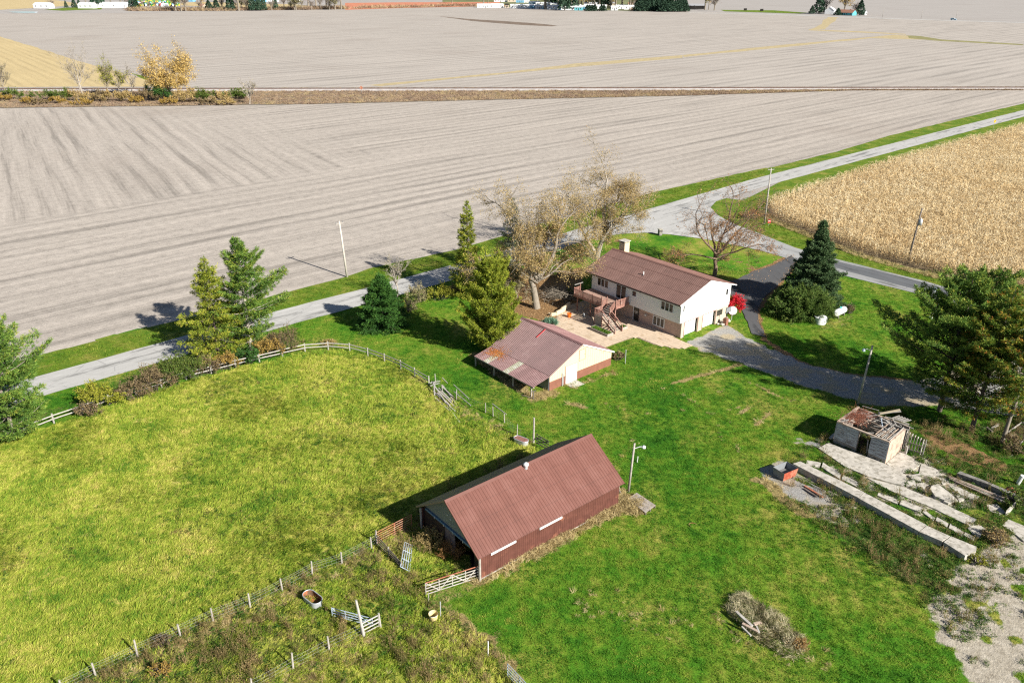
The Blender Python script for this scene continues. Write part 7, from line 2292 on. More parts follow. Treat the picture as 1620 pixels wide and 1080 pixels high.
# left bay and the back: heaped sticks
for i in range(26):
    x0 = rj.uniform(0.0, 4.2)
    y0 = rj.uniform(RD - 1.9, RD + 0.2)
    a_ = rj.uniform(-0.9, 0.9) + (0 if i % 3 else 1.4)
    L_ = rj.uniform(0.8, 2.6)
    z_ = RH - 0.05 + rj.uniform(0, 0.35)
    MB().bar((x0, y0, z_), (x0 + L_ * math.cos(a_), y0 - 0.4 * L_ * math.sin(a_), z_ + rj.uniform(-0.25, 0.25)), 0.07, 0.04).build('broken_lath', M_OLDG if i % 2 else M_PALE, RU)
for i in range(7):
    x0, y0 = rj.uniform(-0.1, 1.3), rj.uniform(0.0, 0.7)
    MB().bar((x0, y0, RH + 0.1), (x0 + rj.uniform(0.1, 0.7), y0 + rj.uniform(-0.3, 0.7), RH + rj.uniform(0.15, 0.4)), 0.16, 0.06).build('broken_block', M_PALE if i % 2 else M_OLDW, RU)
for i, (a, b) in enumerate((((1.3, 3.6, RH - 0.5), (2.5, 1.8, RH + 0.25)), ((2.4, 3.4, RH + 0.2), (1.6, 2.0, RH - 0.4)), ((1.2, 2.5, RH - 0.2), (2.7, 2.9, RH + 0.1)), ((2.9, 3.9, RH + 0.2), (4.1, 1.9, RH - 0.1)))):
    MB().bar(a, b, 0.09, 0.06).build('fallen_rafter', M_OLDW if i != 3 else M_GATEB, RU)
for i, (a, b) in enumerate((((2.2, RD - 0.1, RH + 0.2), (4.0, RD + 1.0, RH + 0.75)), ((2.4, RD - 0.25, RH + 0.3), (3.9, RD + 0.9, RH + 0.95)), ((2.3, RD - 0.3, RH + 0.2), (3.8, RD + 0.75, RH + 0.8)))):
    MB().bar(a, b, 0.26, 0.05).build('pale_plank', M_PALE if i != 1 else M_CREAM, RU)
for i in range(5):
    MB().bar((3.4 + 0.3 * i, RD + 0.1 + 0.1 * i, RH - 0.1), (3.9 + 0.3 * i, RD + 1.2, RH + 0.1), 0.16, 0.04).build('roof_slat', M_OLDG, RU)
MB().bar((3.3, RD + 0.15, RH + 0.02), (5.2, RD + 0.5, RH - 0.1), 0.08, 0.05).build('roof_slat', M_OLDG, RU)
# rusty brush heaped on the left back corner
bb = Big()
rg = np.random.default_rng(90)
n_ = 700
S0 = np.stack([rg.normal(0.9, 0.55, n_), rg.normal(2.6, 0.9, n_), rg.uniform(RH - 0.1, RH + 0.35, n_)], 1)
dd = unit(rg.normal(size=(n_, 3)) * np.array([1, 1, 0.45]))
tubes(bb, S0, S0 + dd * rg.uniform(0.25, 0.9, n_)[:, None], np.full(n_, 0.013), np.full(n_, 0.006), 3)
tag(bb.build('rusty_brush', [bark('rusty_brush', (0.34, 0.14, 0.09))], RU), None, None, None, 'stuff')
# side wing: a grey wall leaning out at the right back
for i in range(7):
    MB().bar((RW + 0.1 + i * 0.27, RD - 0.9 + i * 0.06, 0.02), (RW + 0.1 + i * 0.27, RD - 0.8 + i * 0.06, 2.25 - i * 0.07), 0.26, 0.04, up=(1, 0, 0)).build('wing_board', M_DECKG if i % 2 else M_OLDG, RU)
MB().bar((RW + 0.05, RD - 0.98, 1.15), (RW + 1.95, RD - 0.58, 1.1), 0.07, 0.09).build('wing_rail', M_WPOLED, RU)
MB().bar((RW + 0.05, RD - 1.0, 0.35), (RW + 1.95, RD - 0.6, 0.35), 0.07, 0.09).build('wing_rail', M_WPOLED, RU)
MB().bar((RW + 1.98, RD - 0.62, 0.0), (RW + 1.98, RD - 0.5, 1.95), 0.07, 0.10).build('wing_post', M_PALE, RU)
MB().box(RW + 0.5, RW + 0.7, RD - 1.5, RD - 1.3, 0, 0.9).build('stub_post', M_PALE, RU)
for i, (x_, y_) in enumerate(((-0.35, 0.35), (-0.5, 0.1), (-0.3, 0.0))):
    MB().bar((x_, y_, 0.1 + 0.15 * i), (x_ + 0.1, y_ + 0.8, 0.35 + 0.2 * i), 0.2, 0.12).build('fallen_block', M_PALE, RU)

# ------------------------------------------------------------------ brush island on the lawn
isl = px([(1148, 962), (1160, 943), (1180, 940), (1210, 962), (1245, 985), (1268, 1010), (1272, 1030), (1255, 1045), (1232, 1035), (1195, 1010), (1160, 985)])
ib = thing('brush_heap', 'island of tall dead grass and old timbers on the mown lawn', 'brush heap', at(1205, 1000))
ibx, iby = at(1205, 1000)
b2 = Big()
rg = np.random.default_rng(95)
xx, yy = rg.uniform(ibx - 6, ibx + 6, 16000), rg.uniform(iby - 6, iby + 6, 16000)
sdv = sdist(isl, xx, yy) + (fbm(xx, yy, 1.0, 3) - 0.5) * 0.8
ok = sdv > 0
xx, yy, sdv = xx[ok], yy[ok], sdv[ok]
hh = np.clip(sdv * 0.8, 0.0, 0.45) + fbm(xx, yy, 0.9, 7) * 0.4
P = np.stack([xx - ibx, yy - iby, hh * rg.uniform(0, 1, len(xx))], 1)
fl = fbm(xx, yy, 1.7, 9) * 12
D = unit(np.stack([np.cos(fl) * 0.8, np.sin(fl) * 0.8, np.full(len(xx), 0.55)], 1) + rg.normal(0, 0.45, (len(xx), 3)))
nb = 3
blades(b2, np.repeat(P, nb, 0) + rg.normal(0, 0.05, (len(P) * nb, 3)), np.repeat(D, nb, 0) + rg.normal(0, 0.25, (len(P) * nb, 3)), 0.42 * rg.uniform(0.5, 1.3, len(P) * nb), 0.028, np.clip(np.repeat(fbm(xx, yy, 0.7, 12), nb) * 1.2 - 0.15 + rg.normal(0, 0.15, len(P) * nb), 0, 1), rg)
tag(b2.build('dead_grass', [leaf_mat('dead_grass', [(0.0, (0.10, 0.08, 0.045)), (0.35, (0.28, 0.25, 0.13)), (0.6, (0.50, 0.45, 0.28)), (0.85, (0.64, 0.57, 0.39)), (1.0, (0.42, 0.25, 0.10))], 0.2, nscale=1.2)], ib), None, None, None, 'stuff')
for i, (a, b, lab, mt) in enumerate((((1164, 970), (1190, 990), 'grey weathered beam lying on the brush heap, the longest one', M_OLDG), ((1174, 989), (1200, 999), 'brown board beside the grey beam on the brush heap', M_OLDW), ((1192, 990), (1204, 984), 'short crosswise timber on the brush heap', M_OLDW), ((1173, 994), (1188, 1005), 'thin grey stick at the lower edge of the brush heap', M_OLDG), ((1196, 993), (1201, 1000), 'white block end on the brush heap', M_PALE))):
    A, B = P3(*a, 0.45), P3(*b, 0.62)
    A.z = 0.66
    tag(MB().bar(A, B, 0.22 if i < 3 else 0.12, 0.12).build('timber', mt), lab, 'timber')
shrub('rusty_weeds', 'rusty orange weed clump at the right end of the lawn brush heap', at(1266, 1024), 160, 0.75, 0.6, 0.8, M_TANLEAF, M_RUSTLEAF, leaf_n=900, stems=40, leaf_s=0.05, cat='weeds')
for q_, lab in (((1096, 830), 'curl of rusty wire on the mown lawn'), ):
    A = P3(*q_, 0.03)
    pts = [A + Vector((0.35 * math.cos(t), 0.3 * math.sin(t), 0.02)) for t in np.linspace(0, 4, 12)]
    tag(MB().tube(pts, 0.02, 5).build('wire_curl', M_RUSTP), lab, 'wire')
# ------------------------------------------------------------------ small plants nobody could count
def tuft(seed, n, h, r, wd, lean=0.25, curl=0.35, tmin=0.0):
    """one tuft of grass: curved two-part blades"""
    rg = np.random.default_rng(seed)
    b = Big()
    a = rg.uniform(0, 6.283, n)
    e = np.sqrt(rg.uniform(0, 1, n)) * r
    P0 = np.stack([np.cos(a) * e, np.sin(a) * e, np.zeros(n)], 1)
    hh = h * rg.uniform(0.55, 1.15, n)
    D = np.stack([np.cos(a) * lean + lean * 1.2, np.sin(a) * lean, np.ones(n)], 1) + rg.normal(0, 0.25, (n, 3))
    D = unit(D)
    P1 = P0 + D * (hh * 0.6)[:, None]
    D2 = unit(D + np.stack([np.full(n, curl * 1.3), rg.normal(0, 0.4, n), np.full(n, -curl)], 1))
    P2 = P1 + D2 * (hh * 0.55)[:, None]
    s = unit(np.cross(D, rg.normal(size=(n, 3)))) * wd * 0.5
    V = np.stack([P0 - s, P0 + s, P1 + s * 0.8, P1 - s * 0.8, P2], 1).reshape(-1, 3)
    i = np.arange(n)[:, None] * 5
    tint = np.repeat(np.clip(rg.normal(0.5, 0.2, n), 0, 1), 5)
    b.add(V, np.concatenate([i + 0, i + 1, i + 2, i + 3], 1), tint)
    b.F.append((np.concatenate([i + 3, i + 2, i + 4], 1), 0))
    return b


def plant_mat(name, stops, seed_scale=0.12, w=(0.45, 0.35, 0.5), off=0.08, trans=0.25):
    """colour = leaf tint + this plant's own lot + broad patches over the ground"""
    k = NT(name, 0.75, 0.2)
    f = k.mth('MULTIPLY', k.attr('tint', 'Fac'), w[0])
    f = k.mth('ADD', f, k.mth('MULTIPLY', k.n('ShaderNodeObjectInfo').outputs['Random'], w[1]))
    f = k.mth('ADD', f, k.mth('MULTIPLY', k.mth('SUBTRACT', k.noise(seed_scale, 4, rough=0.65), 0.45), w[2] * 2))
    f = k.mth('ADD', f, k.mth('MULTIPLY', k.mth('SUBTRACT', k.noise(0.9, 3), 0.5), w[2]))
    f = k.mth('ADD', f, off)
    col = k.ramp(f, stops)
    k.color(col)
    tr = k.n('ShaderNodeBsdfTranslucent', {'Color': col})
    mx = k.n('ShaderNodeMixShader', {0: trans})
    k.t.links.new(k.b.outputs[0], mx.inputs[1])
    k.t.links.new(tr.outputs[0], mx.inputs[2])
    k.t.links.new(mx.outputs[0], k.out.inputs['Surface'])
    return k.m


M_PGRASS = plant_mat('pasture_grass', [(0.12, (0.055, 0.16, 0.014)), (0.32, (0.17, 0.285, 0.024)), (0.52, (0.35, 0.41, 0.045)), (0.75, (0.55, 0.53, 0.12)), (0.95, (0.63, 0.44, 0.16))], 0.15, (0.42, 0.28, 0.55))
M_LGRASS = plant_mat('lawn_grass', [(0.12, (0.024, 0.115, 0.008)), (0.40, (0.065, 0.205, 0.012)), (0.62, (0.155, 0.27, 0.022)), (0.92, (0.42, 0.40, 0.08))], 0.10, (0.32, 0.25, 0.85), off=0.12)
M_WEEDS = plant_mat('weed_leaves', [(0.15, (0.018, 0.065, 0.010)), (0.40, (0.05, 0.13, 0.014)), (0.62, (0.13, 0.17, 0.03)), (0.78, (0.26, 0.20, 0.07)), (0.95, (0.36, 0.22, 0.09))], 0.35)
M_STRAW = plant_mat('dry_straw', [(0.1, (0.26, 0.19, 0.07)), (0.5, (0.50, 0.39, 0.18)), (0.95, (0.66, 0.55, 0.31))])
M_VGRASS = plant_mat('verge_blades', [(0.15, (0.05, 0.15, 0.010)), (0.5, (0.14, 0.24, 0.016)), (0.95, (0.34, 0.34, 0.06))])

SRC_P = [tuft(300 + i, 22, 0.42, 0.24, 0.028, 0.5, 0.8).mesh('pasture_tuft', [M_PGRASS]) for i in range(5)]
SRC_L = [tuft(320 + i, 16, 0.085, 0.20, 0.024, 0.25, 0.3).mesh('lawn_tuft', [M_LGRASS]) for i in range(4)]
SRC_V = [tuft(330 + i, 16, 0.22, 0.22, 0.03, 0.3, 0.4).mesh('verge_tuft', [M_VGRASS]) for i in range(4)]
SRC_S = [tuft(340 + i, 26, 0.50, 0.24, 0.022, 0.5, 0.7).mesh('straw_tuft', [M_STRAW]) for i in range(4)]


def weed_src(i):
    rg = np.random.default_rng(360 + i)
    b = Big()
    n = 46
    a = rg.uniform(0, 6.283, n)
    e = np.sqrt(rg.uniform(0, 1, n)) * 0.26
    z = rg.uniform(0.03, 0.34, n) * (1.15 - e * 2)
    P = np.stack([np.cos(a) * e, np.sin(a) * e, z], 1)
    leaves(b, P, rg.uniform(0.03, 0.075, n), np.clip(rg.normal(0.5, 0.2, n), 0, 1), rg, flat=0.45)
    return b.mesh('weed_clump', [M_WEEDS])


SRC_W = [weed_src(i) for i in range(5)]
rgs = np.random.default_rng(77)


def spread(n, box):
    return rgs.uniform(box[0], box[1], n), rgs.uniform(box[2], box[3], n)


def in_view(x, y, m=3.0):
    """only where this photograph, or one taken a few steps aside, could see it"""
    return (np.abs(x) < y * 0.72 + 12 + m) & (y > 34)


def lay(name, x, y, sources, smin, smax, lean_dir=None, z=0.0, label=None, tilt=0.12):
    n = len(x)
    rz = rgs.uniform(0, 6.283, n) if lean_dir is None else lean_dir + rgs.normal(0, 0.55, n)
    rot = np.stack([rgs.normal(0, tilt, n), rgs.normal(0, tilt, n), rz], 1)
    zz0 = np.full(n, z)
    return scatter(name, np.stack([x, y, zz0], 1), rot, rgs.uniform(smin, smax, n), rgs.integers(0, len(sources), n), sources, label)


BLOCK = [MAIN_ROAD, JUNCTION, SIDE_ROAD, DRIVEWAY, PATIO]
_hz = [hloc(0.5, 0), hloc(WR, 0), hloc(WR, 17), hloc(0.5, 17)]


def frame_rect(o, deg, x0, x1, y0, y1):
    c_, s_ = math.cos(R(deg)), math.sin(R(deg))
    return [(o[0] + x * c_ - y * s_, o[1] + x * s_ + y * c_) for x, y in ((x0, y0), (x1, y0), (x1, y1), (x0, y1))]


SHED_R = frame_rect((4.48, 84.49), 40.6, -0.3, SW + 0.1, -0.1, SL)
BARN_R = frame_rect((-2.7, 51.0), 39, 0.4, BL - 0.35, 0.3, BW - 0.2)
BLOCK += [[p[:2] for p in _hz], SHED_R, BARN_R] + SLABS


def free(x, y, m=0.15, blocks=None):
    ok = np.ones(len(x), bool)
    for b_ in (blocks or BLOCK):
        ok &= sdist(b_, x, y) < -m
    return ok


# pasture: two densities, leaning with the wind
x, y = spread(90000, (-62, 22, 36, 106))
ok = in_view(x, y) & free(x, y)
x, y = x[ok], y[ok]
c = cover(x, y)
keep = rgs.uniform(size=len(x)) < c['past'] * (0.95 - 0.25 * c['dry']) * np.clip(1.25 - (y - 45) / 90, 0.6, 1)
x, y = x[keep], y[keep]
ld = 0.6 + (fbm(x, y, 9, 4) - 0.5) * 5.5
lay('pasture_grass', x, y, SRC_P, 0.55, 1.25, ld, label='rough yellow-green pasture grass brushed over by the wind')
# weeds
x, y = spread(110000, (-45, 66, 34, 112))
ok = in_view(x, y) & free(x, y)
x, y = x[ok], y[ok]
c = cover(x, y)
keep = (rgs.uniform(size=len(x)) < c['weed'] * 0.8) & (c['gravel'] < 0.5)
x, y = x[keep], y[keep]
slabfree = None
WX_, WY_ = x, y
lay('weeds', WX_, WY_, SRC_W, 0.5, 1.2, label='broad-leaved weeds and rank green growth')
# dry straw
x, y = spread(60000, (-45, 50, 36, 100))
ok = in_view(x, y) & free(x, y)
x, y = x[ok], y[ok]
c = cover(x, y)
keep = rgs.uniform(size=len(x)) < c['dry'] ** 1.5 * 0.75
lay('dry_straw', x[keep], y[keep], SRC_S, 0.3, 0.95, label='dry straw-coloured grass')
# lawn: short tufts
x, y = spread(230000, (-60, 75, 38, 128))
ok = in_view(x, y) & free(x, y)
x, y = x[ok], y[ok]
c = cover(x, y)
oth = np.maximum.reduce([c['past'], c['gravel'], c['dirt'], c['dry'] * 0.7, c['litter'] * 0.8])
keep = (oth < 0.45) & (rgs.uniform(size=len(x)) < np.clip(1.2 - (y - 50) / 110, 0.45, 1))
x, y = x[keep], y[keep]
far_side = (ldist(road_far, x, y) > 0.6) & (sdist(road_far + [(400, 700), (-500, 700)], x, y) < 0)
lay('lawn_grass', x[far_side], y[far_side], SRC_L, 0.7, 1.5, label='short green lawn grass')
# verges
VP = [[off(p, 0, 0.3) for p in road_far[0:6]] + px([(1213, 267), (1033, 306), (880, 351), (718, 398), (584, 426), (553, 438), (428, 471), (239, 519), (72, 561), (-200, 641)]),
      px([(1172, 316), (1160, 335), (1172, 354), (1208, 370), (1258, 390), (1319, 407), (1460, 442), (1578, 476), (1720, 515), (1720, 490), (1614, 468), (1525, 450), (1451, 434), (1359, 405), (1276, 373), (1223, 352), (1205, 336), (1190, 310)])]
x, y = spread(90000, (-90, 100, 60, 210))
ok = in_view(x, y) & ((sdist(VP[0], x, y) > 0.1) | (sdist(VP[1], x, y) > 0.1)) & free(x, y, 0.2, [MAIN_ROAD, JUNCTION, SIDE_ROAD])
lay('verge_grass', x[ok], y[ok], SRC_V, 0.6, 1.4, label='bright green grass along the road verge')
# railway ditch: rank brown growth
SRC_D = [tuft(380 + i, 24, 0.75, 0.8, 0.07, 0.3, 0.4).mesh('ditch_tuft', [M_DWEED]) for i, M_DWEED in enumerate([plant_mat('ditch_growth', [(0.1, (0.18, 0.12, 0.09)), (0.5, (0.34, 0.24, 0.17)), (0.8, (0.50, 0.38, 0.20)), (0.95, (0.24, 0.25, 0.09))], 0.06)] * 4)]
x = rgs.uniform(-280, 260, 15000)
t_ = rgs.uniform(0, 1, len(x))
y = ditch_near(x) * (1 - t_) + raily(x, -3.5) * t_
kk = rgs.uniform(size=len(x)) < np.clip(1.1 - (x + 60) / 300, 0.15, 1)
x, y = x[kk], y[kk]
lay('ditch_growth', x, y, SRC_D, 0.5, 1.2, label='rank brown growth in the railway ditch')
x = rgs.uniform(-280, 330, 6000)
y = raily(x, 3.5) + rgs.uniform(0, 2.5, len(x))
lay('trackside_growth', x, y, SRC_D, 0.3, 0.8, label='low brown growth along the far side of the rails')

# ------------------------------------------------------------------ standing corn
M_CORNL = plant_mat('dry_corn_leaves', [(0.1, (0.30, 0.17, 0.07)), (0.35, (0.58, 0.39, 0.18)), (0.6, (0.80, 0.62, 0.34)), (0.9, (0.90, 0.82, 0.60))], 0.06, w=(0.60, 0.15, 0.22), trans=0.12)


def corn_src(i):
    rg = np.random.default_rng(400 + i)
    b = Big()
    for k in range(4):
        x0 = (k - 1.5) * 0.26 + rg.normal(0, 0.03)
        y0 = rg.normal(0, 0.05)
        h = rg.uniform(2.0, 2.5)
        lx, ly = rg.normal(0, 0.12, 2)
        tubes(b, [(x0, y0, 0)], [(x0 + lx, y0 + ly, h)], [0.016], [0.008], 3, 0.75)
        n = 7
        z = np.linspace(0.5, h - 0.15, n)
        a = rg.uniform(0, 6.28) + np.arange(n) * 3.14 + rg.normal(0, 0.5, n)
        P0 = np.stack([x0 + lx * z / h, y0 + ly * z / h, z], 1)
        d = np.stack([np.cos(a), np.sin(a), np.full(n, 0.9)], 1)
        L = rg.uniform(0.25, 0.5, n)[:, None]
        P1 = P0 + unit(d) * L
        P2 = P1 + unit(np.stack([np.cos(a), np.sin(a), np.full(n, -1.1)], 1)) * L * rg.uniform(0.6, 1.4, (n, 1))
        s = np.stack([-np.sin(a), np.cos(a), rg.normal(0, 0.4, n)], 1) * 0.035
        V = np.stack([P0 - s * 0.6, P0 + s * 0.6, P1 + s, P1 - s, P2], 1).reshape(-1, 3)
        ii_ = np.arange(n)[:, None] * 5
        tint = np.repeat(np.clip(0.25 + 0.5 * z / h + rg.normal(0, 0.2, n), 0, 1), 5)
        b.add(V, np.concatenate([ii_, ii_ + 1, ii_ + 2, ii_ + 3], 1), tint)
        b.F.append((np.concatenate([ii_ + 3, ii_ + 2, ii_ + 4], 1) + (b.n - len(V)), 0))
        # tassel
        blades(b, np.repeat([[x0 + lx, y0 + ly, h - 0.05]], 5, 0), unit(rg.normal(0, 0.5, (5, 3)) + np.array([0, 0, 1.0])), 0.30, 0.03, 0.95, rg)
    return b.mesh('corn_row_piece', [M_CORNL])


SRC_C = [corn_src(i) for i in range(6)]
cd = (math.cos(R(-50)), math.sin(R(-50)))
cn = (-cd[1], cd[0])
u = np.arange(-200, 150, 1.0)
v = np.arange(-20, 420, 0.95)
U, Vv = np.meshgrid(u, v)
o_ = at(1205, 335)
x = o_[0] + cd[0] * U.ravel() + cn[0] * Vv.ravel()
y = o_[1] + cd[1] * U.ravel() + cn[1] * Vv.ravel()
ok = (sdist(CORN, x, y) > 0.3) & (x < y * 0.72 + 22) & (y < 300)
x, y = x[ok], y[ok]
x = x + rgs.normal(0, 0.06, len(x))
y = y + rgs.normal(0, 0.06, len(x))
n = len(x)
rot = np.stack([rgs.normal(0, 0.05, n), rgs.normal(0, 0.05, n), R(-50) + np.where(rgs.uniform(size=n) < 0.5, 0, math.pi) + rgs.normal(0, 0.05, n)], 1)
scatter('standing_corn', np.stack([x, y, np.zeros(n)], 1), rot, rgs.uniform(0.85, 1.1, n), rgs.integers(0, 6, n), SRC_C, 'ripe dry corn standing in rows beyond the side road')
sheet('corn_ground', CORN, 0.0, simple('corn_soil', (0.20, 0.15, 0.09), 0.95, 0.3, 2))
print('CORN', n)
# waste fringe at the foot of the corn
fr_ = px([(1205, 335), (1223, 349), (1276, 371), (1359, 403), (1451, 431), (1525, 447), (1614, 466), (1720, 492)])
x, y = spread(50000, (45, 100, 100, 190))
ok = ldist(fr_, x, y) < 1.1
lay('corn_edge_straw', x[ok], y[ok], SRC_S, 0.5, 1.3, label='pale dry grass fringing the corn')

# tall seed-topped weeds through the pens and round the ruin
SRC_T = []
for i in range(4):
    rg = np.random.default_rng(420 + i)
    b = Big()
    n = 16
    P0 = np.stack([rg.normal(0, 0.16, n), rg.normal(0, 0.16, n), np.zeros(n)], 1)
    P1 = P0 + np.stack([rg.normal(0, 0.16, n), rg.normal(0, 0.16, n), rg.uniform(0.5, 1.0, n)], 1)
    tubes(b, P0, P1, np.full(n, 0.010), np.full(n, 0.006), 3, 0.5)
    k_ = rg.integers(0, n, 60)
    t_ = rg.uniform(0.3, 1.05, 60)[:, None]
    leaves(b, P0[k_] * (1 - t_) + P1[k_] * t_ + rg.normal(0, 0.05, (60, 3)), rg.uniform(0.02, 0.05, 60), np.clip(rg.normal(0.5, 0.25, 60), 0, 1), rg)
    SRC_T.append(b.mesh('tall_weed', [M_TALLW if i else plant_mat('tall_weeds', [(0.1, (0.07, 0.09, 0.02)), (0.4, (0.20, 0.17, 0.06)), (0.65, (0.34, 0.24, 0.11)), (0.95, (0.48, 0.36, 0.18))], 0.3)]))
    M_TALLW = SRC_T[0].materials[0]
x, y = spread(26000, (-40, 66, 36, 100))
ok = in_view(x, y) & free(x, y)
x, y = x[ok], y[ok]
c = cover(x, y)
keep = rgs.uniform(size=len(x)) < np.where(sdist(CORRAL, x, y) > 0, np.maximum(c['weed'] * 0.7, 0.30), np.where(c['past'] > 0.5, 0.0, c['weed'] ** 1.6 * 0.28)) * (vn(x, y, 2.2, 61) > 0.40)
lay('tall_weeds', x[keep], y[keep], SRC_T, 0.5, 1.25, label='tall brown seed-topped weeds')
# leaves fallen under the old trees
x, y = spread(60000, (-5, 60, 100, 150))
ok = free(x, y, -0.2, [[p[:2] for p in _hz], SHED_R])
x, y = x[ok], y[ok]
c = cover(x, y)
d_ = np.minimum.reduce([np.hypot(x - at(*q)[0], y - at(*q)[1]) for q in ((849, 487), (944, 408), (1130, 437))])
keep = rgs.uniform(size=len(x)) < np.maximum(c['litter'] * 0.8, np.clip(1 - d_ / 11, 0, 1) * 0.55)
x, y = x[keep], y[keep]
lb = Big()
rg = np.random.default_rng(5)
leaves(lb, np.stack([x, y, rg.uniform(0.04, 0.09, len(x))], 1), 0.085, np.clip(rg.normal(0.5, 0.25, len(x)), 0, 1), rg, flat=0.8)
tag(lb.build('fallen_leaves', [leaf_mat('fallen_leaf', [(0.0, (0.20, 0.10, 0.04)), (0.5, (0.42, 0.24, 0.10)), (1.0, (0.60, 0.44, 0.24))], 0.0, nscale=0.5)]), 'fallen tan and orange leaves under the old trees', None, None, 'stuff')

# blond straw lodged along the sunny barn wall and its far corner
ln_ = px([(770, 906), (800, 893), (830, 873), (870, 850), (905, 832), (945, 812), (985, 792), (1000, 800)])
x, y = spread(30000, (-6, 16, 48, 68))
d_ = ldist(ln_, x, y)
ok = free(x, y, 0.0) & (d_ < 1.6)
x, y, d_ = x[ok], y[ok], d_[ok]
keep = rgs.uniform(size=len(x)) < np.clip(1 - d_ / 1.5, 0, 1) * (0.15 + 1.3 * sstep(0.42, 0.6, fbm(x, y, 2.2, 91)))
lay('barn_straw', x[keep], y[keep], SRC_S, 0.6, 1.6, label='blond dead grass lodged along the barn wall')
# ------------------------------------------------------------------ the far edge of the fields: farmsteads and the edge of town
M_FWHITE = simple('pale_siding', (0.72, 0.73, 0.73), 0.7, 0.04, 1)  # plain off-white for far walls, roofs and cabs
M_FBLUE = simple('blue_siding', (0.18, 0.42, 0.60), 0.7, 0.05, 1)
M_FTEAL = simple('teal_siding', (0.10, 0.36, 0.40), 0.7, 0.05, 1)
M_FGREY = simple('grey_roof', (0.30, 0.30, 0.31), 0.8, 0.1, 1)
M_FBROWN = simple('brown_roof', (0.30, 0.15, 0.10), 0.8, 0.1, 1)
M_FTAN = simple('tan_siding', (0.52, 0.44, 0.34), 0.8, 0.06, 1)


def far_house(label, q, w_, d, h, rh, wall, roof, rz=0.0, name='house', cat='house', group=None, chimney=False, garage=0, nwin=4):
    """a real gabled building with windows and a door, whatever its distance"""
    t = thing(name, label, cat, at(*q), rz, group)
    b = MB().box(-w_ / 2, w_ / 2, -d / 2, d / 2, 0, h)
    b.add([(-w_ / 2, -d / 2, h), (-w_ / 2, d / 2, h), (-w_ / 2, 0, h + rh), (w_ / 2, -d / 2, h), (w_ / 2, d / 2, h), (w_ / 2, 0, h + rh)], [(0, 2, 1), (3, 4, 5)])
    b.build('wall', wall, t)
    e = 0.4
    k = rh / (d / 2)
    r = MB()
    for s in (-1, 1):
        r.add([(-w_ / 2 - e, s * (d / 2 + e), h - e * k), (w_ / 2 + e, s * (d / 2 + e), h - e * k), (w_ / 2 + e, 0, h + rh), (-w_ / 2 - e, 0, h + rh),
               (-w_ / 2 - e, s * (d / 2 + e), h - e * k + 0.2), (w_ / 2 + e, s * (d / 2 + e), h - e * k + 0.2), (w_ / 2 + e, 0, h + rh + 0.2), (-w_ / 2 - e, 0, h + rh + 0.2)], [(4, 5, 6, 7), (0, 3, 2, 1), (0, 1, 5, 4), (0, 4, 7, 3), (1, 2, 6, 5)])
    ro = r.build('roof', roof, t)
    if chimney:
        MB().box(w_ * 0.2, w_ * 0.2 + 0.8, -0.4, 0.4, h + rh * 0.6, h + rh + 1.0).build('chimney', M_FBROWN, ro)
    for i in range(nwin):
        x = -w_ / 2 + w_ * (i + 0.5) / nwin
        MB().box(x - 0.6, x + 0.6, -d / 2 - 0.06, -d / 2 - 0.01, h * 0.35, h * 0.78).build('window', M_GLASS, t)
    MB().box(-0.5, 0.5, -d / 2 - 0.08, -d / 2 - 0.011, 0, h * 0.7).build('door', M_DOOR, t) if nwin % 2 == 0 else None
    return t


# farmstead on the far road
far_house('white gabled garage of the far farmstead on the country road', (1313, 22.5), 14, 12, 5.0, 4.0, M_FWHITE, M_FWHITE, R(60), 'farm_building', 'garage', nwin=2)
far_house('low far farmhouse with a reddish-brown roof between two trees', (1339, 24.5), 22, 12, 3.4, 3.4, M_FTEAL, M_FBROWN, R(-48), 'farmhouse', 'house', chimney=True)
far_house('small white building at the right end of the far farmstead', (1365, 24), 8, 6, 3.6, 2.2, M_FWHITE, M_FGREY, R(-48), 'farm_building', 'building', nwin=2)


def far_tree_mesh(seed, kind):
    rg = np.random.default_rng(seed)
    tr, cr = Big(), Big()
    if kind == 'con':
        n = 700
        z = rg.uniform(0.06, 1, n)
        a = rg.uniform(0, 6.283, n)
        r = 0.30 * (1 - z) ** 0.8 * rg.uniform(0.5, 1.05, n)
        P = np.stack([np.cos(a) * r, np.sin(a) * r, z], 1)
        leaves(cr, P, 0.045, np.clip(rg.normal(0.5, 0.2, n), 0, 1), rg, aspect=0.7)
        tubes(tr, [(0, 0, 0)], [(0, 0, 0.9)], [0.02], [0.006], 5)
    else:
        nl = 9
        az = np.arange(nl) * 2.4
        S0 = np.stack([az * 0, az * 0, rg.uniform(0.22, 0.5, nl)], 1)
        E0 = np.stack([np.cos(az) * rg.uniform(0.12, 0.28, nl), np.sin(az) * rg.uniform(0.12, 0.28, nl), rg.uniform(0.55, 0.95, nl)], 1)
        tubes(tr, [(0, 0, 0)], [(0, 0, 0.6)], [0.028], [0.015], 6)
        tubes(tr, S0, E0, np.full(nl, 0.012), np.full(nl, 0.004), 4)
        k = rg.integers(0, nl, 120)
        t_ = rg.uniform(0.2, 1, 120)[:, None]
        A = S0[k] * (1 - t_) + E0[k] * t_
        B = A + unit(rg.normal(0, 1, (120, 3)) + np.array([0, 0, 0.6])) * rg.uniform(0.08, 0.2, (120, 1))
        tubes(tr, A, B, np.full(120, 0.005), np.full(120, 0.0025), 3)
        nlv = 650 if kind == 'leafy' else 160
        k = rg.integers(0, 120, nlv)
        P = B[k] * 0.8 + A[k] * 0.2 + rg.normal(0, 0.04, (nlv, 3))
        leaves(cr, P, 0.026 if kind == 'leafy' else 0.018, np.clip(rg.normal(0.5, 0.25, nlv), 0, 1), rg)
    return tr, cr


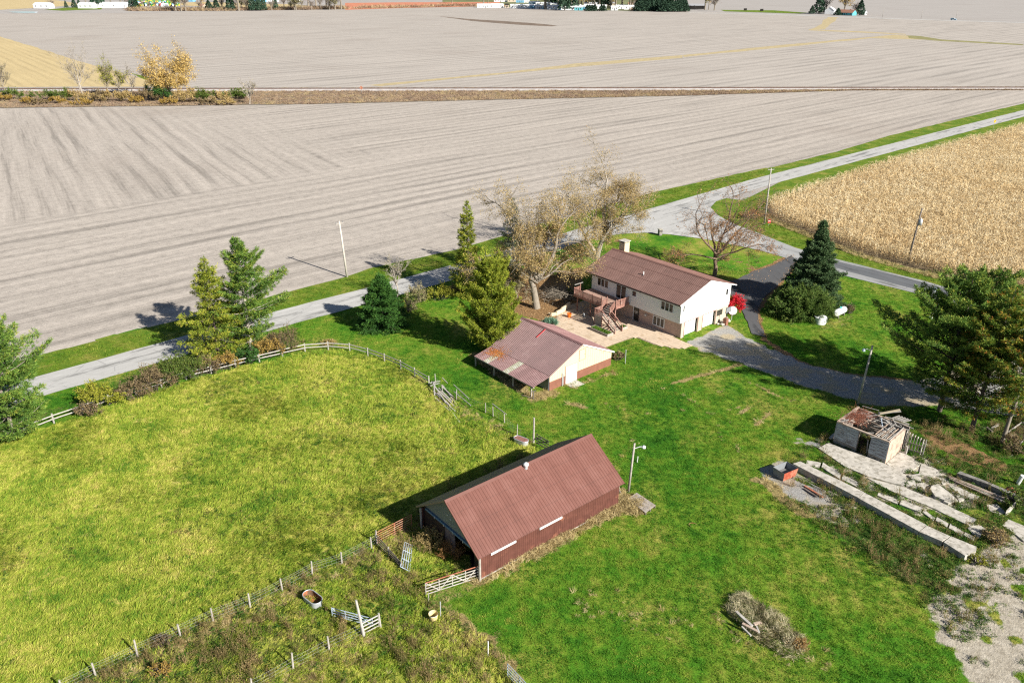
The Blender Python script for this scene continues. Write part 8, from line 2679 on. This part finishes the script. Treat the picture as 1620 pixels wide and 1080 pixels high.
M_FBARE = leaf_mat('far_bare_twigs', [(0.0, (0.17, 0.125, 0.11)), (1.0, (0.30, 0.235, 0.21))], 0.2)
M_FMAUVE = leaf_mat('far_mauve_twigs', [(0.0, (0.19, 0.13, 0.13)), (1.0, (0.31, 0.225, 0.22))], 0.2)
M_FOLIVE = leaf_mat('far_olive_leaves', [(0.0, (0.12, 0.12, 0.05)), (1.0, (0.30, 0.27, 0.12))], 0.2)
M_FGOLD = leaf_mat('far_gold_leaves', [(0.0, (0.28, 0.18, 0.05)), (1.0, (0.58, 0.42, 0.14))], 0.2)
M_FCON = leaf_mat('far_conifer_needles', [(0.0, (0.015, 0.045, 0.03)), (1.0, (0.06, 0.11, 0.06))], 0.1)
FM = {}
for kd, lm, bk_ in (('con', M_FCON, M_BARKD), ('gold', M_FGOLD, M_BARKG), ('olive', M_FOLIVE, M_BARKG), ('bare', M_FBARE, M_BARKG), ('mauve', M_FMAUVE, M_BARKG)):
    FM[kd] = []
    for v_ in range(3):
        tr, cr = far_tree_mesh(900 + 7 * v_ + len(kd), 'con' if kd == 'con' else ('leafy' if kd in ('gold', 'olive') else 'bare'))
        FM[kd].append((tr.mesh('far_trunk', [bk_]), cr.mesh('far_crown', [lm])))


def far_tree(label, q, h, kd, wide=1.0, group=None, var=0, rz=None):
    t = thing({'con': 'conifer_tree', 'gold': 'golden_tree', 'olive': 'olive_tree', 'bare': 'bare_tree', 'mauve': 'bare_tree'}[kd], label, 'tree', at(*q), rz if rz is not None else rr_.uniform(0, 6), group)
    t.scale = (h * wide, h * wide, h)
    trm, crm = FM[kd][var % 3]
    link('trunk', trm, t)
    link('crown', crm, t)
    return t


FTR = 'trees of the far farmstead'
far_tree('dark green tree at the left end of the far farmstead', (1295, 22), 27, 'con', 1.3, FTR)
far_tree('mauve leafless tree behind the white far garage', (1306, 21.5), 27, 'mauve', 1.5, FTR)
far_tree('golden tree rising behind the brown-roofed far farmhouse', (1335, 22.5), 34, 'gold', 1.35, FTR)
far_tree('grey leafless tree at the right side of the far farmhouse', (1352, 24), 20, 'mauve', 1.3, FTR)
far_tree('low dark tree at the right end of the far farmstead', (1360, 24.5), 19, 'con', 1.5, FTR)
far_tree('small dark bush at the left end of the far farmstead', (1284, 22.5), 11, 'con', 1.6, FTR)
far_tree('low dark bush between the white garage and the far farmhouse', (1325, 24.5), 9, 'con', 2.4, FTR)
# the car on the country road
vn_ = thing('car', 'small white and blue car driving on the far country road', 'car', (at(1508, 32.2)[0], at(1508, 32.2)[1], 0.0), math.atan2(fr[-2][1] - fr[-3][1], fr[-2][0] - fr[-3][0]))
MB().ext([(-3.1, 0.55), (3.0, 0.55), (3.1, 1.3), (1.9, 1.55), (-3.1, 1.6)], 'y', -1.0, 1.0).build('body', M_FBLUE, vn_)
MB().ext([(-2.9, 1.61), (1.7, 1.57), (0.9, 2.4), (-2.7, 2.45)], 'y', -0.9, 0.9).build('cabin', M_FWHITE, vn_)
MB().ext([(-2.3, 1.7), (1.3, 1.68), (0.8, 2.2), (-2.2, 2.25)], 'y', -0.93, 0.93).build('window', M_GLASS, vn_)
for sx in (-1.9, 1.9):
    for sy in (-1, 1):
        MB().tube([(sx, sy * 0.8, 0.42), (sx, sy * 1.02, 0.42)], 0.42, 12).build('wheel', M_BLACK, vn_)
for i, q in enumerate(((1396, 27.5), (1457, 30), (1512, 31))):
    pole('utility_pole', ['thin utility pole by the far road right of the farmstead', 'thin utility pole in the middle of the far road', 'thin utility pole left of the far car'][i], 'utility pole', at(*q), 11, 0.22, 0.16, M_WPOLE)
for i, q in enumerate(((1179, 17), (1205, 18))):
    tag(MB().box(-2, 2, -1.5, 1.5, 0, 3).build('hay_bale', M_DARK), ['left dark bale on the green strip by the far road', 'right dark bale on the green strip by the far road'][i], 'bale').location = (*at(*q), 0)

# mobile homes and houses at the edge of town
mob = [(768, 12.8, 30, 'white'), (787, 12.5, 22, 'white'), (802, 12.8, 6, 'dark'), (825, 13.5, 40, 'white'), (843, 13.9, 12, 'blue'), (853, 14.3, 14, 'white'), (862, 14.8, 8, 'blue'), (876, 15.0, 22, 'white'), (889, 15.6, 10, 'blue'), (898, 16.2, 22, 'white'), (912, 14.2, 16, 'white'), (915, 16.8, 14, 'teal'), (881, 11.4, 26, 'white'), (860, 10.0, 30, 'white'), (845, 8.4, 22, 'blue'), (903, 11.0, 24, 'white'), (924, 15.5, 12, 'blue'), (932, 13.2, 18, 'white'), (952, 14.6, 16, 'white'), (972, 16.6, 12, 'white'), (983, 14.6, 20, 'white'), (995, 15.4, 18, 'white'), (935, 10.4, 26, 'white'), (965, 9.8, 24, 'grey'), (1003, 10.6, 24, 'tan'), (792, 3.4, 30, 'white'), (812, 3.6, 24, 'grey'), (823, 4.4, 18, 'blue'), (832, 4.4, 16, 'white')]
cols = {'white': (M_FWHITE, M_FWHITE), 'blue': (M_FBLUE, M_FWHITE), 'teal': (M_FTEAL, M_FWHITE), 'grey': (M_FTAN, M_FGREY), 'tan': (M_FTAN, M_FBROWN), 'dark': (M_FTAN, M_DARK)}
mob.sort()
cn_, tt_ = {}, {}
for m_ in mob:
    tt_[m_[3]] = tt_.get(m_[3], 0) + 1
ordn = lambda n_: ORD[n_] if n_ < len(ORD) else 'twenty-' + ['first', 'second', 'third'][n_ - len(ORD)]
for x_, y_, w_, c_ in mob:
    k_ = cn_.get(c_, 0)
    cn_[c_] = k_ + 1
    far_house('%s home at the far edge of town, %s of its colour from the left' % (c_, ordn(k_)), (x_, y_), w_ * 0.9, 9, 4.6, 1.6, *cols[c_], R(-6 + rr_.uniform(-8, 8)), 'mobile_home', 'house', 'homes at the edge of town', nwin=max(2, int(w_ / 7)))
# town houses and machinery yard, far left
for i, (x_, y_, w_, c_, lab) in enumerate(((70, 13.5, 34, 'white', 'pale low shed by the pond at the far left'), (139, 13.5, 30, 'white', 'white shed left of the dark conifer at the far left'), (183, 12.6, 60, 'white', 'long white greenhouse shed right of the dark conifer'), (262, 14.5, 10, 'white', 'small white building left of the far hedgerow'), (300, 3, 24, 'blue', 'blue farm shed behind the far hedgerow'), (345, 2.5, 20, 'tan', 'reddish farm shed behind the far hedgerow'), (412, 3.2, 26, 'blue', 'blue-roofed house beyond the far hedgerow'), (430, 3.0, 30, 'white', 'large white shed beyond the far hedgerow'), (470, 1.5, 30, 'white', 'white house at the top of the picture above the hedgerow'), (322, 15.8, 6, 'tan', 'tiny red-brown hut in the far hedgerow'), (215, 2, 26, 'white', 'white shed at the machinery yard'))):
    far_house(lab, (x_, y_), w_ * 0.9, 12, 5.5, 3.0, *cols[c_], R(rr_.uniform(-15, 15)), 'farm_building', 'shed', nwin=3)
# parked tractors and combines in the yard: small machines, each with cab, body, wheels
MG = simple('tractor_green', (0.04, 0.26, 0.06), 0.5, 0.1)
MR_ = simple('tractor_red', (0.55, 0.05, 0.04), 0.5, 0.1)
MYY = simple('tractor_yellow', (0.7, 0.5, 0.04), 0.5, 0.1)
trp = {}
yr = random.Random(9)
cnt2 = {'green': 0, 'red': 0, 'white': 0}
spots = []
for row in range(5):
    for i in range(9):
        spots.append((208 + i * 8.2 + row * 2 + yr.uniform(-2, 2), 2.2 + row * 2.1 + yr.uniform(-0.4, 0.4)))
spots.sort()
for x_, y_ in spots:
    c_ = yr.choice(['green', 'green', 'green', 'red', 'white'])
    cnt2[c_] += 1
    n_ = cnt2[c_] - 1
    lab = '%s tractor in the far machinery yard, %s of its colour from the left' % (c_, ORD[n_] if n_ < 20 else 'twenty-' + ['first', 'second', 'third', 'fourth', 'fifth', 'sixth', 'seventh', 'eighth', 'ninth'][n_ - 20])
    if c_ not in trp:
        t = thing('tractor', lab, 'tractor', at(x_, y_), yr.uniform(0, 6), 'tractors in the far machinery yard')
        MB().box(-3.5, 3.2, -1.2, 1.2, 1.0, 2.8).build('body', {'green': MG, 'red': MR_, 'white': M_FWHITE}[c_], t)
        MB().box(-2.4, 0.2, -1.3, 1.3, 2.81, 4.4).build('cab', {'green': MG, 'red': M_FWHITE, 'white': M_FBLUE}[c_], t)
        for sx, rr0 in ((-2, 1.5), (2.4, 0.9)):
            for sy in (-1, 1):
                MB().tube([(sx, sy * 1.3, rr0), (sx, sy * 2.0, rr0)], rr0, 10).build('wheel', MYY if c_ == 'green' else M_BLACK, t)
        t.scale = (1.15,) * 3
        trp[c_] = t
    else:
        copy_tree(trp[c_], None, lab, at(x_, y_), yr.uniform(0, 6))

# trees of the skyline, each standing by itself
tl = []
for x_, y_, h, kd, wd in ((155, 12.5, 42, 'con', 1.3), (118, 12.6, 16, 'con', 1.4), (105, 12.8, 12, 'con', 1.3), (126, 12.6, 14, 'con', 1.3), (82, 12.8, 16, 'mauve', 2.0), (137, 11, 38, 'bare', 1.2), (166, 10, 42, 'olive', 1.2), (176, 9, 44, 'gold', 1.3), (192, 10, 40, 'mauve', 1.8), (200, 12, 26, 'mauve', 2.0), (210, 14, 22, 'con', 1.4), (216, 14.4, 18, 'con', 1.6), (226, 14.5, 22, 'bare', 1.6), (236, 15, 14, 'bare', 1.8), (247, 15, 16, 'mauve', 1.8),
                          (278, 17.8, 42, 'bare', 1.4), (287, 18, 38, 'olive', 1.2), (294, 17.8, 34, 'bare', 1.4), (321, 17.5, 38, 'gold', 0.9), (331, 17, 16, 'con', 2.0), (343, 17, 22, 'con', 1.2), (352, 16.5, 28, 'mauve', 1.3), (363, 17.2, 26, 'con', 1.0), (369, 17.2, 20, 'con', 1.0), (378, 17.4, 60, 'olive', 1.2), (390, 17, 20, 'mauve', 1.5), (399, 17.2, 28, 'con', 0.9), (405, 17.2, 26, 'con', 0.9), (411, 17.2, 24, 'con', 0.9), (418, 17, 30, 'con', 0.7), (430, 16.8, 18, 'bare', 1.8), (437, 16, 22, 'con', 0.9), (433, 14, 36, 'bare', 1.2), (450, 15, 26, 'mauve', 1.8), (466, 15.2, 24, 'bare', 1.6), (478, 15.6, 26, 'mauve', 1.6), (488, 12, 38, 'mauve', 1.6), (500, 10, 46, 'mauve', 1.5), (517, 14.8, 40, 'mauve', 1.5), (530, 15, 32, 'mauve', 1.6), (540, 15.2, 40, 'mauve', 1.4),
                          (765, 10.5, 46, 'gold', 1.3), (772, 6, 30, 'olive', 1.3), (876, 9, 60, 'con', 0.8), (888, 9.5, 52, 'olive', 1.2), (893, 17, 50, 'con', 0.9), (901, 16, 66, 'con', 0.9), (905, 12, 44, 'gold', 1.2), (915, 14, 52, 'gold', 1.3), (923, 14.2, 40, 'gold', 1.2), (933, 10, 56, 'con', 0.7), (940, 12, 48, 'bare', 1.4), (948, 12, 50, 'olive', 1.2), (958, 11.5, 54, 'con', 0.9), (966, 13.5, 46, 'mauve', 1.4), (974, 13, 54, 'bare', 1.3), (984, 12, 62, 'gold', 1.2), (996, 14.5, 50, 'olive', 1.2), (1002, 12, 46, 'gold', 1.0),
                          (1012, 10, 40, 'mauve', 1.3), (1024, 9, 36, 'bare', 1.4), (1048, 14, 46, 'gold', 1.0), (1061, 15, 34, 'mauve', 1.6), (1078, 15, 46, 'con', 0.9), (1115, 15.8, 44, 'olive', 1.2), (1121, 15.8, 36, 'gold', 1.0), (1130, 16.8, 26, 'mauve', 1.8), (715, 5, 26, 'olive', 1.6), (850, 3.5, 30, 'mauve', 1.6), (760, 1, 30, 'gold', 1.4), (1020, 14, 28, 'olive', 1.2)):
    tl.append((x_, y_, h, kd, wd))
yt = random.Random(21)
for j in range(34):
    tl.append((yt.uniform(858, 1008), yt.choice([7, 9, 11, 13, 15]), yt.uniform(34, 52), yt.choice(['gold', 'olive', 'bare', 'mauve', 'gold', 'con']), yt.uniform(0.9, 1.5)))
for j in range(16):
    tl.append((yt.uniform(265, 545), yt.uniform(14.5, 16.5), yt.uniform(14, 30), yt.choice(['mauve', 'bare', 'mauve', 'olive']), yt.uniform(1.3, 2.0)))
tl.sort()
kc = {}
NMK = {'con': 'dark conifer', 'gold': 'golden tree', 'olive': 'olive tree', 'bare': 'grey bare tree', 'mauve': 'mauve bare tree'}
for j, (x_, y_, h, kd, wd) in enumerate(tl):
    side = 'left skyline' if x_ < 600 else 'town skyline'
    kk = (side, kd)
    kc[kk] = kc.get(kk, 0) + 1
    far_tree('%s on the %s, %s of its kind from the left' % (NMK[kd], side, ORD[min(38, kc[kk] - 1)]), (x_, y_), h * 0.95, kd, wd * 0.9, 'trees on the far skyline', j)
# clipped evergreen hedge trees behind the far field
for j in range(20):
    x_ = 1009 + j * 3.9 + (0 if j < 17 else 1)
    far_tree('%s evergreen from the left in the dense row at the far field edge' % ORD[j], (x_, 18.2 if j < 10 else 19.0), 19 if j < 14 else 16, 'con', 1.7, 'evergreen row at the far field edge', j)
for j in range(6):
    far_tree('%s low evergreen from the left beside the blue town house' % ORD[j], (929 + j * 3.6 + (8 if j > 3 else 0), 18), 9, 'con', 2.4, 'low evergreens beside the blue house', j)
for i, (x_, w_, c_) in enumerate(((1090, 30, 'dark'), (1104, 22, 'dark'))):
    far_house(['dark low barn right of the evergreen row', 'second dark low barn right of the evergreen row'][i], (x_, 14.5), w_, 12, 5, 2.5, M_DARK, M_FGREY, R(-10), 'farm_building', 'barn', nwin=3)

# low brush along the far edge of the bare field
bx_ = np.concatenate([np.linspace(205, 548, 900), np.linspace(560, 760, 150), np.linspace(1000, 1080, 120)])
hb = np.random.default_rng(77)
bp_ = []
for q in bx_:
    yy_ = np.interp(q, [200, 350, 540, 740, 800, 900, 1080], [17.8, 17.6, 15.0, 10.8, 12.2, 16.6, 18.6]) - hb.uniform(0, 1.6)
    bp_.append(at(q, yy_))
bp_ = np.array(bp_)
lay('far_brush', bp_[:, 0], bp_[:, 1], SRC_D, 4.0, 9.0, label='low grey-brown brush along the far field edge')
